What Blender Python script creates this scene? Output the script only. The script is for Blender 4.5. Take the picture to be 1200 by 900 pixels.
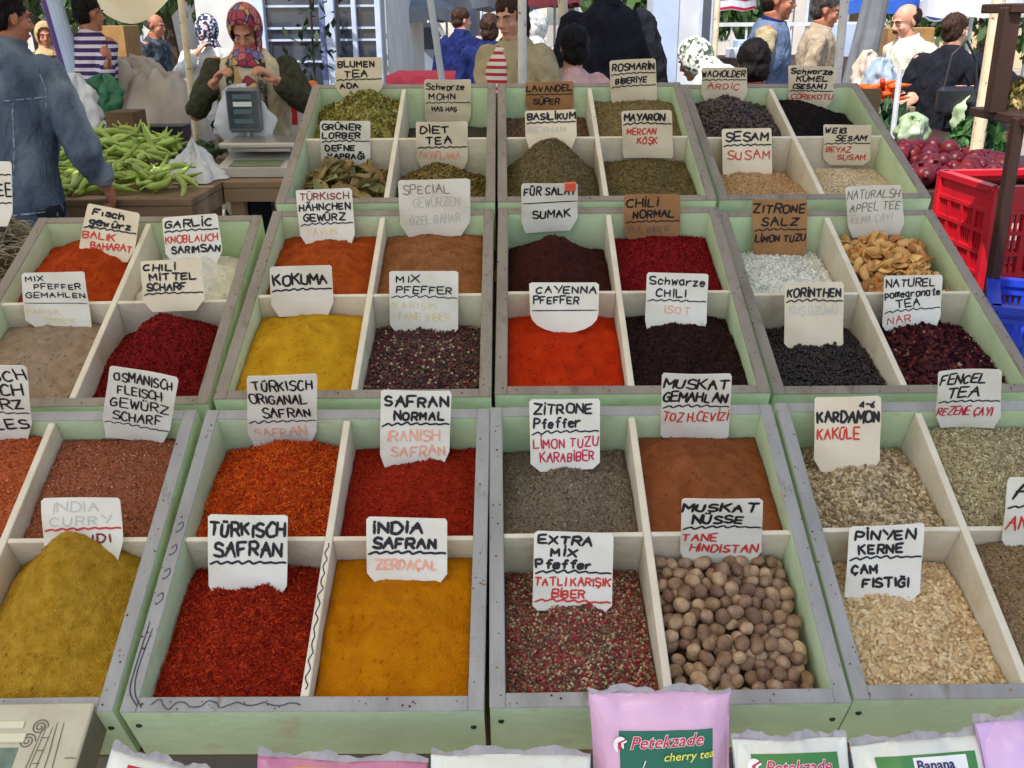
import bpy, bmesh, math, random
import numpy as np
from mathutils import Vector, Matrix, Euler
R = math.radians
scene = bpy.context.scene
for o in list(bpy.data.objects): bpy.data.objects.remove(o)

# ------------------------------------------------------------------ camera
CAMH = 1.58; F_PX = 1167.0; PITCH = math.atan(428/1167.0); ROLL = R(-0.397)
cp, sp = math.cos(PITCH), math.sin(PITCH); cr, sr = math.cos(ROLL), math.sin(ROLL)
FW = Vector((0, cp, -sp)); _u = Vector((0, sp, cp)); _r = Vector((1, 0, 0))
RT = cr*_r + sr*_u; UP = -sr*_r + cr*_u
CAM = Vector((0, 0, CAMH))
cd = bpy.data.cameras.new('camera'); cam = bpy.data.objects.new('camera', cd)
scene.collection.objects.link(cam); scene.camera = cam
cam.matrix_world = Matrix(((RT.x, UP.x, -FW.x, 0), (RT.y, UP.y, -FW.y, 0), (RT.z, UP.z, -FW.z, CAMH), (0, 0, 0, 1)))
cd.sensor_fit = 'HORIZONTAL'; cd.sensor_width = 36; cd.lens = 36*F_PX/1200.0
cd.clip_start = 0.05; cd.clip_end = 600

# ------------------------------------------------------------------ sky, sun, exposure
SUN_EL, SUN_AZ = R(58), R(-150)      # azimuth measured from +Y towards +X (the sun stands behind the photographer, to the left)
w = bpy.data.worlds.new('World'); scene.world = w; w.use_nodes = True
nt = w.node_tree; bg = nt.nodes['Background']
sky = nt.nodes.new('ShaderNodeTexSky'); sky.sky_type = 'NISHITA'; sky.sun_disc = False
sky.sun_elevation = SUN_EL; sky.sun_rotation = SUN_AZ; sky.dust_density = 2.0
nt.links.new(sky.outputs[0], bg.inputs[0]); bg.inputs[1].default_value = 0.13
sl = bpy.data.lights.new('sun', 'SUN'); sl.energy = 3.0; sl.angle = R(0.6); sl.color = (1.0, .95, .87)
so = bpy.data.objects.new('sun', sl); scene.collection.objects.link(so)
sdir = Vector((math.sin(SUN_AZ)*math.cos(SUN_EL), math.cos(SUN_AZ)*math.cos(SUN_EL), math.sin(SUN_EL)))
so.rotation_euler = sdir.to_track_quat('Z', 'Y').to_euler(); so.location = (0, 0, 12)
vs = scene.view_settings; vs.view_transform = 'Standard'; vs.look = 'None'; vs.gamma = 1.0; vs.use_curve_mapping = False
vs.exposure = 1.0
try:
    scene.cycles.use_denoising = True; scene.cycles.max_bounces = 8; scene.cycles.transparent_max_bounces = 12
    scene.cycles.sample_clamp_indirect = 6
except Exception: pass

# ------------------------------------------------------------------ helpers
def ray(px, py): return RT*((px-600)/F_PX) - UP*((py-450)/F_PX) + FW
def at(px, py, y):                      # the point on a pixel's ray standing y metres ahead
    d = ray(px, py); return CAM + d*(y/d.y)
def S(r, g, b): # sRGB 0-255 to linear
    f = lambda c: c/12.92 if c <= .04045 else ((c+.055)/1.055)**2.4
    return (f(r/255), f(g/255), f(b/255))
rng = np.random.default_rng(7); random.seed(7)

def nn(nt, t, **k):
    n = nt.nodes.new(t)
    for a, v in k.items(): setattr(n, a, v)
    return n
MATS = {}
def mat(name, c1, c2=None, scale=30, rough=.7, bump=0, bscale=None, detail=5, spec=.3, metal=0, attr=False, rnd=0, contrast=(.35, .65), c3=None, c3s=(.6, .72), s3=6, stretch=None, sheen=0, trans=0, coat=0, wave=None, fold=0):
    if name in MATS: return MATS[name]
    m = bpy.data.materials.new(name); m.use_nodes = True; nt = m.node_tree; L = nt.links.new
    b = nt.nodes['Principled BSDF']; b.inputs['Roughness'].default_value = rough
    b.inputs['Specular IOR Level'].default_value = spec; b.inputs['Metallic'].default_value = metal
    if coat: b.inputs['Coat Weight'].default_value = coat
    if sheen: b.inputs['Sheen Weight'].default_value = sheen
    tc = nn(nt, 'ShaderNodeTexCoord'); co = tc.outputs['Object']
    if stretch:
        mp = nn(nt, 'ShaderNodeMapping'); mp.inputs['Scale'].default_value = stretch; L(co, mp.inputs[0]); co = mp.outputs[0]
    if attr:
        at_ = nn(nt, 'ShaderNodeAttribute', attribute_name='tint'); col = at_.outputs['Color']
    else:
        n = nn(nt, 'ShaderNodeTexNoise'); n.inputs['Scale'].default_value = scale; n.inputs['Detail'].default_value = detail; L(co, n.inputs['Vector'])
        mr = nn(nt, 'ShaderNodeMapRange'); mr.inputs[1].default_value, mr.inputs[2].default_value = contrast; L(n.outputs[0], mr.inputs[0])
        mx = nn(nt, 'ShaderNodeMix', data_type='RGBA'); L(mr.outputs[0], mx.inputs[0])
        mx.inputs[6].default_value = (*c1, 1); mx.inputs[7].default_value = (*(c2 or c1), 1); col = mx.outputs[2]
        if wave:   # printed stripes: (axis, period m, colour, duty)
            sx = nn(nt, 'ShaderNodeSeparateXYZ'); L(tc.outputs['Object'], sx.inputs[0])
            ma = nn(nt, 'ShaderNodeMath', operation='FRACT'); md = nn(nt, 'ShaderNodeMath', operation='DIVIDE'); md.inputs[1].default_value = wave[1]
            L(sx.outputs['XYZ'.index(wave[0])], md.inputs[0]); L(md.outputs[0], ma.inputs[0])
            gt = nn(nt, 'ShaderNodeMath', operation='GREATER_THAN'); gt.inputs[1].default_value = wave[3]; L(ma.outputs[0], gt.inputs[0])
            m4 = nn(nt, 'ShaderNodeMix', data_type='RGBA'); L(gt.outputs[0], m4.inputs[0]); L(col, m4.inputs[6]); m4.inputs[7].default_value = (*wave[2], 1); col = m4.outputs[2]
        if c3:
            n3 = nn(nt, 'ShaderNodeTexNoise'); n3.inputs['Scale'].default_value = s3; n3.inputs['Detail'].default_value = 6; L(co, n3.inputs['Vector'])
            m3 = nn(nt, 'ShaderNodeMapRange'); m3.inputs[1].default_value, m3.inputs[2].default_value = c3s; L(n3.outputs[0], m3.inputs[0])
            x3 = nn(nt, 'ShaderNodeMix', data_type='RGBA'); L(m3.outputs[0], x3.inputs[0]); L(col, x3.inputs[6]); x3.inputs[7].default_value = (*c3, 1); col = x3.outputs[2]
    if rnd:
        oi = nn(nt, 'ShaderNodeObjectInfo'); hv = nn(nt, 'ShaderNodeHueSaturation')
        mr = nn(nt, 'ShaderNodeMapRange'); mr.inputs[3].default_value = 1-rnd; mr.inputs[4].default_value = 1+rnd; L(oi.outputs['Random'], mr.inputs[0]); L(mr.outputs[0], hv.inputs['Value'])
        mh = nn(nt, 'ShaderNodeMapRange'); mh.inputs[3].default_value = .5-rnd*.03; mh.inputs[4].default_value = .5+rnd*.03; L(oi.outputs['Random'], mh.inputs[0]); L(mh.outputs[0], hv.inputs['Hue'])
        L(col, hv.inputs['Color']); col = hv.outputs[0]
    L(col, b.inputs['Base Color'])
    if bump:
        nb = nn(nt, 'ShaderNodeTexNoise'); nb.inputs['Scale'].default_value = bscale or scale*2; nb.inputs['Detail'].default_value = 6; L(co, nb.inputs['Vector'])
        bp = nn(nt, 'ShaderNodeBump'); bp.inputs['Strength'].default_value = bump; bp.inputs['Distance'].default_value = .01
        L(nb.outputs[0], bp.inputs['Height']); L(bp.outputs[0], b.inputs['Normal'])
        if fold:
            mf = nn(nt, 'ShaderNodeMapping'); mf.inputs['Scale'].default_value = (1, 1, .55); mf.inputs['Rotation'].default_value = (.3, .5, .2); L(tc.outputs['Object'], mf.inputs[0])
            nf_ = nn(nt, 'ShaderNodeTexNoise'); nf_.inputs['Scale'].default_value = 13; nf_.inputs['Detail'].default_value = 3; nf_.inputs['Distortion'].default_value = 1.2; L(mf.outputs[0], nf_.inputs['Vector'])
            b2 = nn(nt, 'ShaderNodeBump'); b2.inputs['Strength'].default_value = fold; b2.inputs['Distance'].default_value = .05; L(nf_.outputs[0], b2.inputs['Height']); L(b2.outputs[0], bp.inputs['Normal'])
    if trans:   # thin cloth or plastic that lets light through
        tb = nn(nt, 'ShaderNodeBsdfTranslucent'); ms = nn(nt, 'ShaderNodeMixShader'); ms.inputs[0].default_value = trans
        L(col, tb.inputs[0]); L(b.outputs[0], ms.inputs[1]); L(tb.outputs[0], ms.inputs[2]); L(ms.outputs[0], nt.nodes['Material Output'].inputs[0])
    MATS[name] = m; return m

COL = scene.collection
def link(o): COL.objects.link(o); return o
def tag(o, label=None, cat=None, group=None, kind=None):
    if label: o['label'] = label
    if cat: o['category'] = cat
    if group: o['group'] = group
    if kind: o['kind'] = kind
    return o
def empty(name, loc=(0, 0, 0), rz=0, **k):
    o = link(bpy.data.objects.new(name, None)); o.location = loc; o.rotation_euler = (0, 0, rz); o.empty_display_size = .1
    return tag(o, **k)
def raw_mesh(name, V, faces_list, smooth=False, tint=None):
    """V (n,3); faces_list = list of int arrays (m,k)"""
    me = bpy.data.meshes.new(name); V = np.asarray(V, np.float32)
    me.vertices.add(len(V)); me.vertices.foreach_set('co', V.ravel())
    idx = []; tot = []
    for f in faces_list:
        f = np.asarray(f, np.int32)
        if len(f) == 0: continue
        idx.append(f.ravel()); tot.append(np.full(len(f), f.shape[1], np.int32))
    idx = np.concatenate(idx); tot = np.concatenate(tot)
    me.loops.add(len(idx)); me.loops.foreach_set('vertex_index', idx)
    me.polygons.add(len(tot)); st = np.concatenate([[0], np.cumsum(tot)[:-1]]).astype(np.int32)
    me.polygons.foreach_set('loop_start', st)
    try: me.polygons.foreach_set('loop_total', tot)
    except Exception: pass
    me.polygons.foreach_set('use_smooth', np.full(len(tot), bool(smooth)))
    if tint is not None:
        a = me.attributes.new('tint', 'FLOAT_COLOR', 'POINT')
        c = np.ones((len(V), 4), np.float32); c[:, :3] = tint; a.data.foreach_set('color', c.ravel())
    me.update(calc_edges=True); me.validate(); return me
class MB:
    """collects shapes, links them as ONE mesh object"""
    def __init__(s): s.v = []; s.f = []
    def add(s, vs, fs):
        b = len(s.v); s.v += [tuple(v) for v in vs]; s.f += [tuple(i+b for i in f) for f in fs]; return s
    def box(s, x0, x1, y0, y1, z0, z1, M=None, bev=0):
        if bev:
            b = min(bev, (x1-x0)*.45, (y1-y0)*.45, (z1-z0)*.45)
            vs = []; 
            bm = bmesh.new(); bmesh.ops.create_cube(bm, size=1)
            for v in bm.verts: v.co = Vector(((x0+x1)/2+v.co.x*(x1-x0), (y0+y1)/2+v.co.y*(y1-y0), (z0+z1)/2+v.co.z*(z1-z0)))
            bmesh.ops.bevel(bm, geom=bm.edges[:], offset=b, segments=1, affect='EDGES')
            bm.verts.index_update(); vs = [v.co.copy() for v in bm.verts]; fs = [[v.index for v in f.verts] for f in bm.faces]; bm.free()
        else:
            vs = [Vector((x, y, z)) for x in (x0, x1) for y in (y0, y1) for z in (z0, z1)]
            fs = [(0, 1, 3, 2), (4, 6, 7, 5), (0, 4, 5, 1), (2, 3, 7, 6), (0, 2, 6, 4), (1, 5, 7, 3)]
        if M: vs = [M @ v for v in vs]
        return s.add(vs, fs)
    def bar(s, a, b, w, h, bev=.002):
        a, b = Vector(a), Vector(b); d = b-a; q = d.to_track_quat('Z', 'X').to_matrix().to_4x4()
        return s.box(-w/2, w/2, -h/2, h/2, 0, d.length, Matrix.Translation(a) @ q, bev)
    def tube(s, pts, rad, n=10, cap=True, side=None, closed=False):
        """pts list of Vector, rad list of r or (rx, ry)"""
        pts = [Vector(p) for p in pts]; N = len(pts)
        if not isinstance(rad, (list, tuple)) or (len(rad) != N): rad = [rad]*N
        vs = []; fs = []; prev = Vector(side) if side else None
        for i, p in enumerate(pts):
            t = (pts[min(i+1, N-1)]-pts[max(i-1, 0)])
            if closed: t = pts[(i+1) % N]-pts[i-1]
            t = t.normalized() if t.length > 1e-9 else Vector((0, 0, 1))
            if prev is None:
                prev = Vector((1, 0, 0)) if abs(t.x) < .9 else Vector((0, 1, 0))
            x = (prev - t*prev.dot(t)).normalized(); y = t.cross(x); prev = x
            rx, ry = rad[i] if isinstance(rad[i], (list, tuple)) else (rad[i], rad[i])
            for k in range(n):
                a = 2*math.pi*k/n; vs.append(p + x*(rx*math.cos(a)) + y*(ry*math.sin(a)))
        for i in range(N if closed else N-1):
            j = (i+1) % N
            for k in range(n): fs.append((i*n+k, i*n+(k+1) % n, j*n+(k+1) % n, j*n+k))
        if cap and not closed: fs.append(tuple(range(n))[::-1]); fs.append(tuple((N-1)*n+k for k in range(n)))
        return s.add(vs, fs)
    def ell(s, c, r, n=16, m=10, M=None):
        c = Vector(c); r = r if isinstance(r, (tuple, list)) else (r, r, r)
        vs = [Vector((0, 0, r[2]))]; fs = []
        for i in range(1, m):
            th = math.pi*i/m
            for k in range(n):
                a = 2*math.pi*k/n; vs.append(Vector((r[0]*math.sin(th)*math.cos(a), r[1]*math.sin(th)*math.sin(a), r[2]*math.cos(th))))
        vs.append(Vector((0, 0, -r[2])))
        for k in range(n): fs.append((0, 1+k, 1+(k+1) % n))
        for i in range(m-2):
            for k in range(n): fs.append((1+i*n+k, 1+(i+1)*n+k, 1+(i+1)*n+(k+1) % n, 1+i*n+(k+1) % n))
        e = len(vs)-1
        for k in range(n): fs.append((1+(m-2)*n+(k+1) % n, 1+(m-2)*n+k, e))
        if M: vs = [M.to_3x3() @ v for v in vs]
        return s.add([v+c for v in vs], fs)
    def lathe(s, prof, c=(0, 0, 0), n=24):
        c = Vector(c); vs = []; fs = []
        for r, z in prof:
            for k in range(n):
                a = 2*math.pi*k/n; vs.append(c+Vector((r*math.cos(a), r*math.sin(a), z)))
        for i in range(len(prof)-1):
            for k in range(n): fs.append((i*n+k, i*n+(k+1) % n, (i+1)*n+(k+1) % n, (i+1)*n+k))
        fs.append(tuple(range(n))[::-1]); fs.append(tuple((len(prof)-1)*n+k for k in range(n)))
        return s.add(vs, fs)
    def sheet(s, P):     # P rows of points
        b = []; n = len(P[0])
        for r in P: b += list(r)
        return s.add(b, [(i*n+j, i*n+j+1, (i+1)*n+j+1, (i+1)*n+j) for i in range(len(P)-1) for j in range(n-1)])
    def mesh(s, name, off=(0, 0, 0), smooth=False):
        me = bpy.data.meshes.new(name); o = Vector(off)
        me.from_pydata([Vector(v)-o for v in s.v], [], s.f); me.update()
        if smooth: me.polygons.foreach_set('use_smooth', [True]*len(me.polygons))
        return me
    def build(s, name, m, parent=None, off=None, smooth=False, **k):
        """off: world point that becomes the mesh origin (defaults to the parent's place)"""
        if off is None: off = parent_origin(parent) if parent else (0, 0, 0)
        me = s.mesh(name, off, smooth); me.materials.append(m)
        o = link(bpy.data.objects.new(name, me))
        if parent: o.parent = parent
        else: o.location = off
        return tag(o, **k)
def parent_origin(p):
    v = Vector((0, 0, 0))
    while p is not None: v += p.location; p = p.parent
    return v
def local(name, me, m, parent=None, smooth=None, **k):   # mesh whose coordinates are already local
    me.materials.clear(); me.materials.append(m)
    o = link(bpy.data.objects.new(name, me)); o.parent = parent
    return tag(o, **k)

# value noise
_perm = rng.random((256, 256))
def vnoise(x, y):
    xi = np.floor(x).astype(int); yi = np.floor(y).astype(int); fx = x-xi; fy = y-yi
    fx = fx*fx*(3-2*fx); fy = fy*fy*(3-2*fy)
    g = lambda a, b: _perm[a & 255, b & 255]
    return (g(xi, yi)*(1-fx)+g(xi+1, yi)*fx)*(1-fy)+(g(xi, yi+1)*(1-fx)+g(xi+1, yi+1)*fx)*fy-.5
def fbm(x, y, o=4):
    r = 0*x; a = 1.
    for i in range(o): r = r+a*vnoise(x*2**i+17*i, y*2**i+31*i); a *= .5
    return r
# ================================================================== the stall: trays
TW = .46
TIER = [(1.0585, -.8145, 25.55, .522), (1.5355, -.5903, 21.65, .581), (2.0824, -.3610, 21.46, .567)]
TPOSE = {(0, 0): (-.0440, -.0290, 0, .010), (1, 0): (-.0369, -.0291, 0, -.0042), (2, 0): (-.0322, -.0223, 0, .0120), (3, 0): (-.0293, -.0123, 0, .0056),
         (0, 1): (-.0400, -.0149, -.002, .030), (1, 1): (-.0330, -.0065, .006, .003), (2, 1): (-.0299, .0053, .0056, -.0050), (3, 1): (-.0180, .0372, -.0085, .0094),
         (1, 2): (-.0314, -.0070, .0032, .0052), (2, 2): (-.0282, -.0015, .0028, .0062), (3, 2): (-.0138, .0552, -.0059, .0209)}
WALL = .020; DEPTH = .125; DIVT = .011
def frame(k):
    y, z, s, D = TIER[k[1]]; dx, dy, dz, yaw = TPOSE[k]; s = R(s); c, n = math.cos(yaw), math.sin(yaw)
    U = Vector((c, n, 0)); V = Vector((-n*math.cos(s), c*math.cos(s), math.sin(s))); N = U.cross(V)
    O = Vector(((k[0]-1.5)*TW+dx, y+dy, z+dz+CAMH))
    return Matrix(((U.x, V.x, N.x, O.x), (U.y, V.y, N.y, O.y), (U.z, V.z, N.z, O.z), (0, 0, 0, 1))), D
ROWV = [.270, .292, .290]
M_green = mat('pale_green_paint', S(208, 226, 186), S(194, 214, 170), 9, .55, .2, 60, c3=S(196, 190, 150), c3s=(.60, .74), s3=14)
M_rim = mat('grey_rim_paint', S(164, 163, 160), S(142, 140, 136), 14, .6, .3, 90, c3=S(120, 110, 96), c3s=(.62, .70), s3=22, stretch=(1, .35, 1))
M_rim_warm = mat('warm_lit_rim_paint', S(150, 140, 128), S(128, 118, 104), 14, .65, .25, 90, c3=S(112, 98, 82), c3s=(.58, .7), s3=25, stretch=(1, .35, 1))  # upper rows: warm awning light put into the rim colour, with worn blotches
M_cream = mat('cream_divider_paint', S(226, 217, 196), S(210, 198, 172), 10, .6, .25, 60, c3=S(186, 154, 104), c3s=(.58, .76), s3=11)
M_wood = mat('raw_wood', S(150, 125, 90), S(112, 90, 62), 8, .75, .3, 40, stretch=(1, 1, .15))
M_screw = mat('dark_screw', S(60, 58, 50), rough=.5, metal=.6)
ink_blue = mat('blue_black_ink', S(52, 56, 78), rough=.5)
ROWN = ['front row', 'middle row', 'back row']
COLN = ['leftmost', 'second from the left', 'third from the left', 'rightmost']
TRAYS = {}
for k in TPOSE:
    Mx, D = frame(k)
    t = empty('spice_tray'); t.matrix_world = Mx; TRAYS[k] = (t, Mx, D)
    cn = COLN[k[0]] if k[1] < 2 else ['', 'leftmost', 'middle one', 'rightmost'][k[0]]
    tag(t, 'pale green spice tray with grey rim and four compartments, %s, %s' % (ROWN[k[1]], cn), 'spice tray', 'spice trays of the stall')
    W2 = TW/2-.0015; e = .003
    m = MB(); n0 = -.003
    m.box(-W2, -W2+WALL, e, D-e, -DEPTH, n0); m.box(W2-WALL, W2, e, D-e, -DEPTH, n0)
    m.box(-W2+WALL, W2-WALL, e, e+WALL, -DEPTH, n0); m.box(-W2+WALL, W2-WALL, D-e-WALL, D-e, -DEPTH, n0)
    local('tray_wall', m.mesh('tray_wall'), M_green, t)
    m = MB(); j = .0006
    m.box(-W2-j, -W2+WALL, e-j, D-e+j, n0, 0, bev=.0012); m.box(W2-WALL, W2+j, e-j, D-e+j, n0, 0, bev=.0012)
    m.box(-W2+WALL, W2-WALL, e-j, e+WALL, n0, -.0004, bev=.0012); m.box(-W2+WALL, W2-WALL, D-e-WALL, D-e+j, n0, -.0004, bev=.0012)
    local('rim', m.mesh('rim'), M_rim if k[1] < 1 else M_rim_warm, t)
    m = MB(); m.box(-W2+WALL, W2-WALL, e+WALL, D-e-WALL, -DEPTH, -DEPTH+.008); local('bottom_panel', m.mesh('bottom_panel'), M_wood, t)
    m = MB(); m.box(-DIVT/2, DIVT/2, e+WALL+.001, D-e-WALL-.001, -DEPTH+.008, -.004, bev=.0012); local('column_divider', m.mesh('column_divider'), M_cream, t)
    m = MB(); v = ROWV[k[1]]
    m.box(-W2+WALL, -DIVT/2, v-.004, v+.004, -DEPTH+.008, -.006, bev=.001); m.box(DIVT/2, W2-WALL, v-.004, v+.004, -DEPTH+.008, -.006, bev=.001)
    local('row_divider', m.mesh('row_divider'), M_cream, t)
    if k[1] == 0:
        for sx in (-1, 1):
            m = MB(); Mr = Matrix.Rotation(R(90), 4, 'X')
            m.lathe([(.0005, .002), (.0034, .0018), (.0042, 0), (.0042, -.003)], n=12); m.v = [Mr @ Vector(v) + Vector((sx*(W2-.014), e, -.042-.004*sx)) for v in m.v]
            local('screw', m.mesh('screw'), M_screw, t)
def compart(k, c):      # (u0,u1,v0,v1) of a compartment, c = 'fl','fr','bl','br'
    D = TRAYS[k][2]; g = .0008; W2 = TW/2-.0015-WALL
    u0, u1 = (-W2, -DIVT/2) if c[1] == 'l' else (DIVT/2, W2)
    v0, v1 = (.003+WALL, ROWV[k[1]]-.004) if c[0] == 'f' else (ROWV[k[1]]+.004, D-.003-WALL)
    return u0+g, u1-g, v0+g, v1-g

# ------------------------------------------------------------------ heaps
def ico(sub=1):
    bm = bmesh.new(); bmesh.ops.create_icosphere(bm, subdivisions=sub, radius=1)
    V = np.array([v.co[:] for v in bm.verts]); bm.verts.index_update(); F = np.array([[v.index for v in f.verts] for f in bm.faces]); bm.free(); return V, F
ICO1 = ico(1); ICO2 = ico(2)
def bead(n=8, m=6, point=1.0):
    b = MB(); b.ell((0, 0, 0), 1, n, m); V = np.array([v[:] for v in b.v]); V[:, :2] *= (1-.35*point*np.abs(V[:, 2:])**2)
    V = V[:, [2, 0, 1]]    # long axis x
    tr = [f if len(f) == 4 else (f[0], f[1], f[2], f[2]) for f in b.f]
    T = []
    for f in b.f:
        T.append(f[:3])
        if len(f) == 4: T.append((f[0], f[2], f[3]))
    return V, np.array(T)
KERN = bead()
QUAD = (np.array([[-1, -.5, 0], [1, -.4, .08], [1, .4, 0], [-.9, .5, .1]]), np.array([[0, 1, 2, 3]]))
THREAD = (np.array([[-1, -1, 0], [-.3, -1, .5], [.4, -1, -.3], [1, -1, .2], [1, 1, .2], [.4, 1, -.3], [-.3, 1, .5], [-1, 1, 0]]), np.array([[0, 1, 6, 7], [1, 2, 5, 6], [2, 3, 4, 5]]))
LEAFY = (np.array([[-1, 0, 0], [-.3, -.5, .2], [.5, -.4, .1], [1, 0, -.1], [.5, .45, .2], [-.3, .5, .05]]), np.array([[0, 1, 4, 5], [1, 2, 3, 4]]))
def rots(n, tilt, full=False):
    a = rng.random(n)*2*np.pi; 
    if full: b = np.arccos(rng.random(n)*2-1); c = rng.random(n)*2*np.pi
    else: b = rng.normal(0, tilt, n); c = rng.normal(0, tilt, n)
    ca, sa, cb, sb, cc, sc_ = np.cos(a), np.sin(a), np.cos(b), np.sin(b), np.cos(c), np.sin(c)
    Z = np.zeros(n); O = np.ones(n)
    Rz = np.stack([ca, -sa, Z, sa, ca, Z, Z, Z, O], 1).reshape(n, 3, 3); Ry = np.stack([cb, Z, sb, Z, O, Z, -sb, Z, cb], 1).reshape(n, 3, 3); Rx = np.stack([O, Z, Z, Z, cc, -sc_, Z, sc_, cc], 1).reshape(n, 3, 3)
    return Rz @ Ry @ Rx
def scatter(base, P, size, Rm, cols):
    V, F = base; n = len(P)
    W = np.einsum('nij,nvj->nvi', Rm, V[None]*size[:, None, :]) + P[:, None, :]
    FF = F[None]+(np.arange(n)*len(V))[:, None, None]
    return W.reshape(-1, 3), FF.reshape(-1, F.shape[1]), np.repeat(cols, len(V), 0)
def pick(pal, n, var=.12):
    c = np.array([S(*p[:3]) for p in pal]); wgt = np.array([p[3] if len(p) > 3 else 1. for p in pal]); i = rng.choice(len(pal), n, p=wgt/wgt.sum())
    return np.clip(c[i]*(1+rng.normal(0, var, (n, 1))), 0, 1)
class Heap:
    def __init__(s, k, c, nf, nb, amp=0, cs=.5, ct=.6, rs=.38, rt=.38, lump=.0025, cone=False, side=0.0):
        if not cone: nf -= .024; amp += .010
        s.k, s.c = k, c; s.sc = [(rng.uniform(.15, .85), rng.uniform(.1, .8), rng.uniform(.06, .13), rng.uniform(.003, .0075)) for _ in range(6)]; s.u0, s.u1, s.v0, s.v1 = compart(k, c); s.p = (nf, nb, amp, cs, ct, rs, rt, lump, cone, side); s.seed = rng.random()*200
    def h(s, S_, T_, fine=True):
        nf, nb, amp, cs, ct, rs, rt, lump, cone, side = s.p; S_ = np.asarray(S_, float); T_ = np.asarray(T_, float)
        r2 = ((S_-cs)/rs)**2+((T_-ct)/rt)**2
        bump = np.clip(1-np.sqrt(r2+.0015)*.62, 0, None)**1.25 if cone else np.exp(-r2)
        n = nf+(nb-nf)*(T_**1.15)+amp*bump+side*(S_-.5)
        n = n+lump*(.7 if cone else 3.2)*fbm(S_*3+s.seed, T_*3.4+s.seed, 2)
        if fine: n = n+lump*1.9*fbm(S_*11+s.seed, T_*13, 5)+lump*.5*np.maximum(fbm(S_*34+s.seed, T_*38, 2), 0)
        if fine and not cone:
            for a, b, r, d in s.sc: q = ((S_-a)/r)**2+((T_-b)/(r*.9))**2; n = n-d*np.exp(-q*1.2)+d*.55*np.exp(-(np.sqrt(q)-1.5)**2*6)*(T_ < b+.3*r)
        edge = np.minimum(np.minimum(S_, 1-S_), np.minimum(T_, 1-T_)); n = n-.006*np.exp(-edge/.03)
        return np.maximum(n, -DEPTH+.012)
    def uv(s, S_, T_): return s.u0+S_*(s.u1-s.u0), s.v0+T_*(s.v1-s.v0)
    def grid(s, nx, ny):
        S_, T_ = np.meshgrid(np.linspace(0, 1, nx), np.linspace(0, 1, ny)); H = s.h(S_, T_); U, V = s.uv(S_, T_)
        P = np.stack([U, V, H], -1).reshape(-1, 3); i = np.arange(nx*ny).reshape(ny, nx)
        F = np.stack([i[:-1, :-1], i[:-1, 1:], i[1:, 1:], i[1:, :-1]], -1).reshape(-1, 4)
        loop = np.concatenate([i[0, :], i[1:, -1], i[-1, -2::-1], i[-2:0, 0][::1]]); B = P[loop].copy(); B[:, 2] = -DEPTH+.0085
        j = len(P)+np.arange(len(loop)); F2 = np.stack([loop, j, np.roll(j, -1), np.roll(loop, -1)], -1)
        return np.concatenate([P, B]), np.concatenate([F, F2])
HEAPS = {}
def heap(k, c, name, label, geo, mat_, gran=None, grid=(90, 100)):
    H = Heap(k, c, *geo[0], **geo[1]) if isinstance(geo[0], tuple) else Heap(k, c, *geo)
    HEAPS[(k, c)] = H
    V, F = H.grid(*grid); parts = [(V, F)]; tint = None
    if gran:
        tint = [np.tile(np.mean(pick(gran[0]['pal'], 200), 0), (len(V), 1))]
        for g in gran:
            n = g['n']; s_, t_ = rng.random(n), rng.random(n); s_ = .015+.97*s_; t_ = .015+.97*t_
            U, Vv = H.uv(s_, t_); hh = H.h(s_, t_)+rng.normal(g.get('up', .3), .5, n)*g['size'][2]
            P = np.stack([U, Vv, hh], -1); sz = np.array(g['size'])[None]*np.clip(rng.normal(1, g.get('sv', .2), (n, 1)), .4, 1.8)
            m = np.max(sz, 1)*.6; P[:, 0] = np.clip(P[:, 0], H.u0+m, H.u1-m); P[:, 1] = np.clip(P[:, 1], H.v0+m, H.v1-m)
            W, FF, C = scatter(g.get('base', ICO1), P, sz, rots(n, g.get('tilt', .4), g.get('full', False)), pick(g['pal'], n, g.get('var', .12)))
            parts.append((W, FF)); tint.append(C)
        tint = np.concatenate(tint)
    else:
        n = 420; s_, t_ = .02+.96*rng.random(n), .02+.96*rng.random(n); U, Vv = H.uv(s_, t_); sz = (.0006+.0022*rng.random((n, 1))**3)*np.array([[1, .9, .75]]); P = np.stack([U, Vv, H.h(s_, t_)+sz[:, 2]*.3], -1)
        W, FF, _ = scatter(ICO1, P, sz, rots(n, 1, True), np.zeros((n, 3))); parts.append((W, FF))
    off = 0; VV = []; FL = []
    for v, f in parts: VV.append(v); FL.append(f+off); off += len(v)
    cen = np.array([(H.u0+H.u1)/2, (H.v0+H.v1)/2, -DEPTH+.0085])
    me = raw_mesh(name, np.concatenate(VV)-cen, FL, True, tint); me.materials.append(mat_)
    o = link(bpy.data.objects.new(name, me)); o.matrix_world = TRAYS[k][1] @ Matrix.Translation(cen)
    tag(o, label, 'spice heap'); return H
def powder(name, c1, c2, c3=None, scale=40, bump=.35, c3s=(.6, .75), s3=9):
    return mat(name, S(*c1), S(*c2), scale, .95, bump, 420, spec=.08, c3=S(*c3) if c3 else None, c3s=c3s, s3=s3, detail=8)
GR = mat('grains', (1, 1, 1), attr=True, rough=.7, spec=.25)
GRM = mat('dry_flakes', (1, 1, 1), attr=True, rough=.9, spec=.1)
GRS = mat('glossy_berries', (1, 1, 1), attr=True, rough=.45, spec=.4)
mm = .001
def flakes(pal, n=6500, a=2.4, b=2.0, var=.2, tilt=.6): return [dict(base=QUAD, n=n, size=(a*mm, b*mm*1.4, 1.2*mm), pal=pal, var=var, tilt=tilt, sv=.35)]
def threads(pal, n=8000, L=4.5, w_=.45): return [dict(base=THREAD, n=n, size=(L*mm, w_*mm, 1.2*mm), pal=pal, var=.22, tilt=.45, sv=.3, up=.5)]
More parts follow.
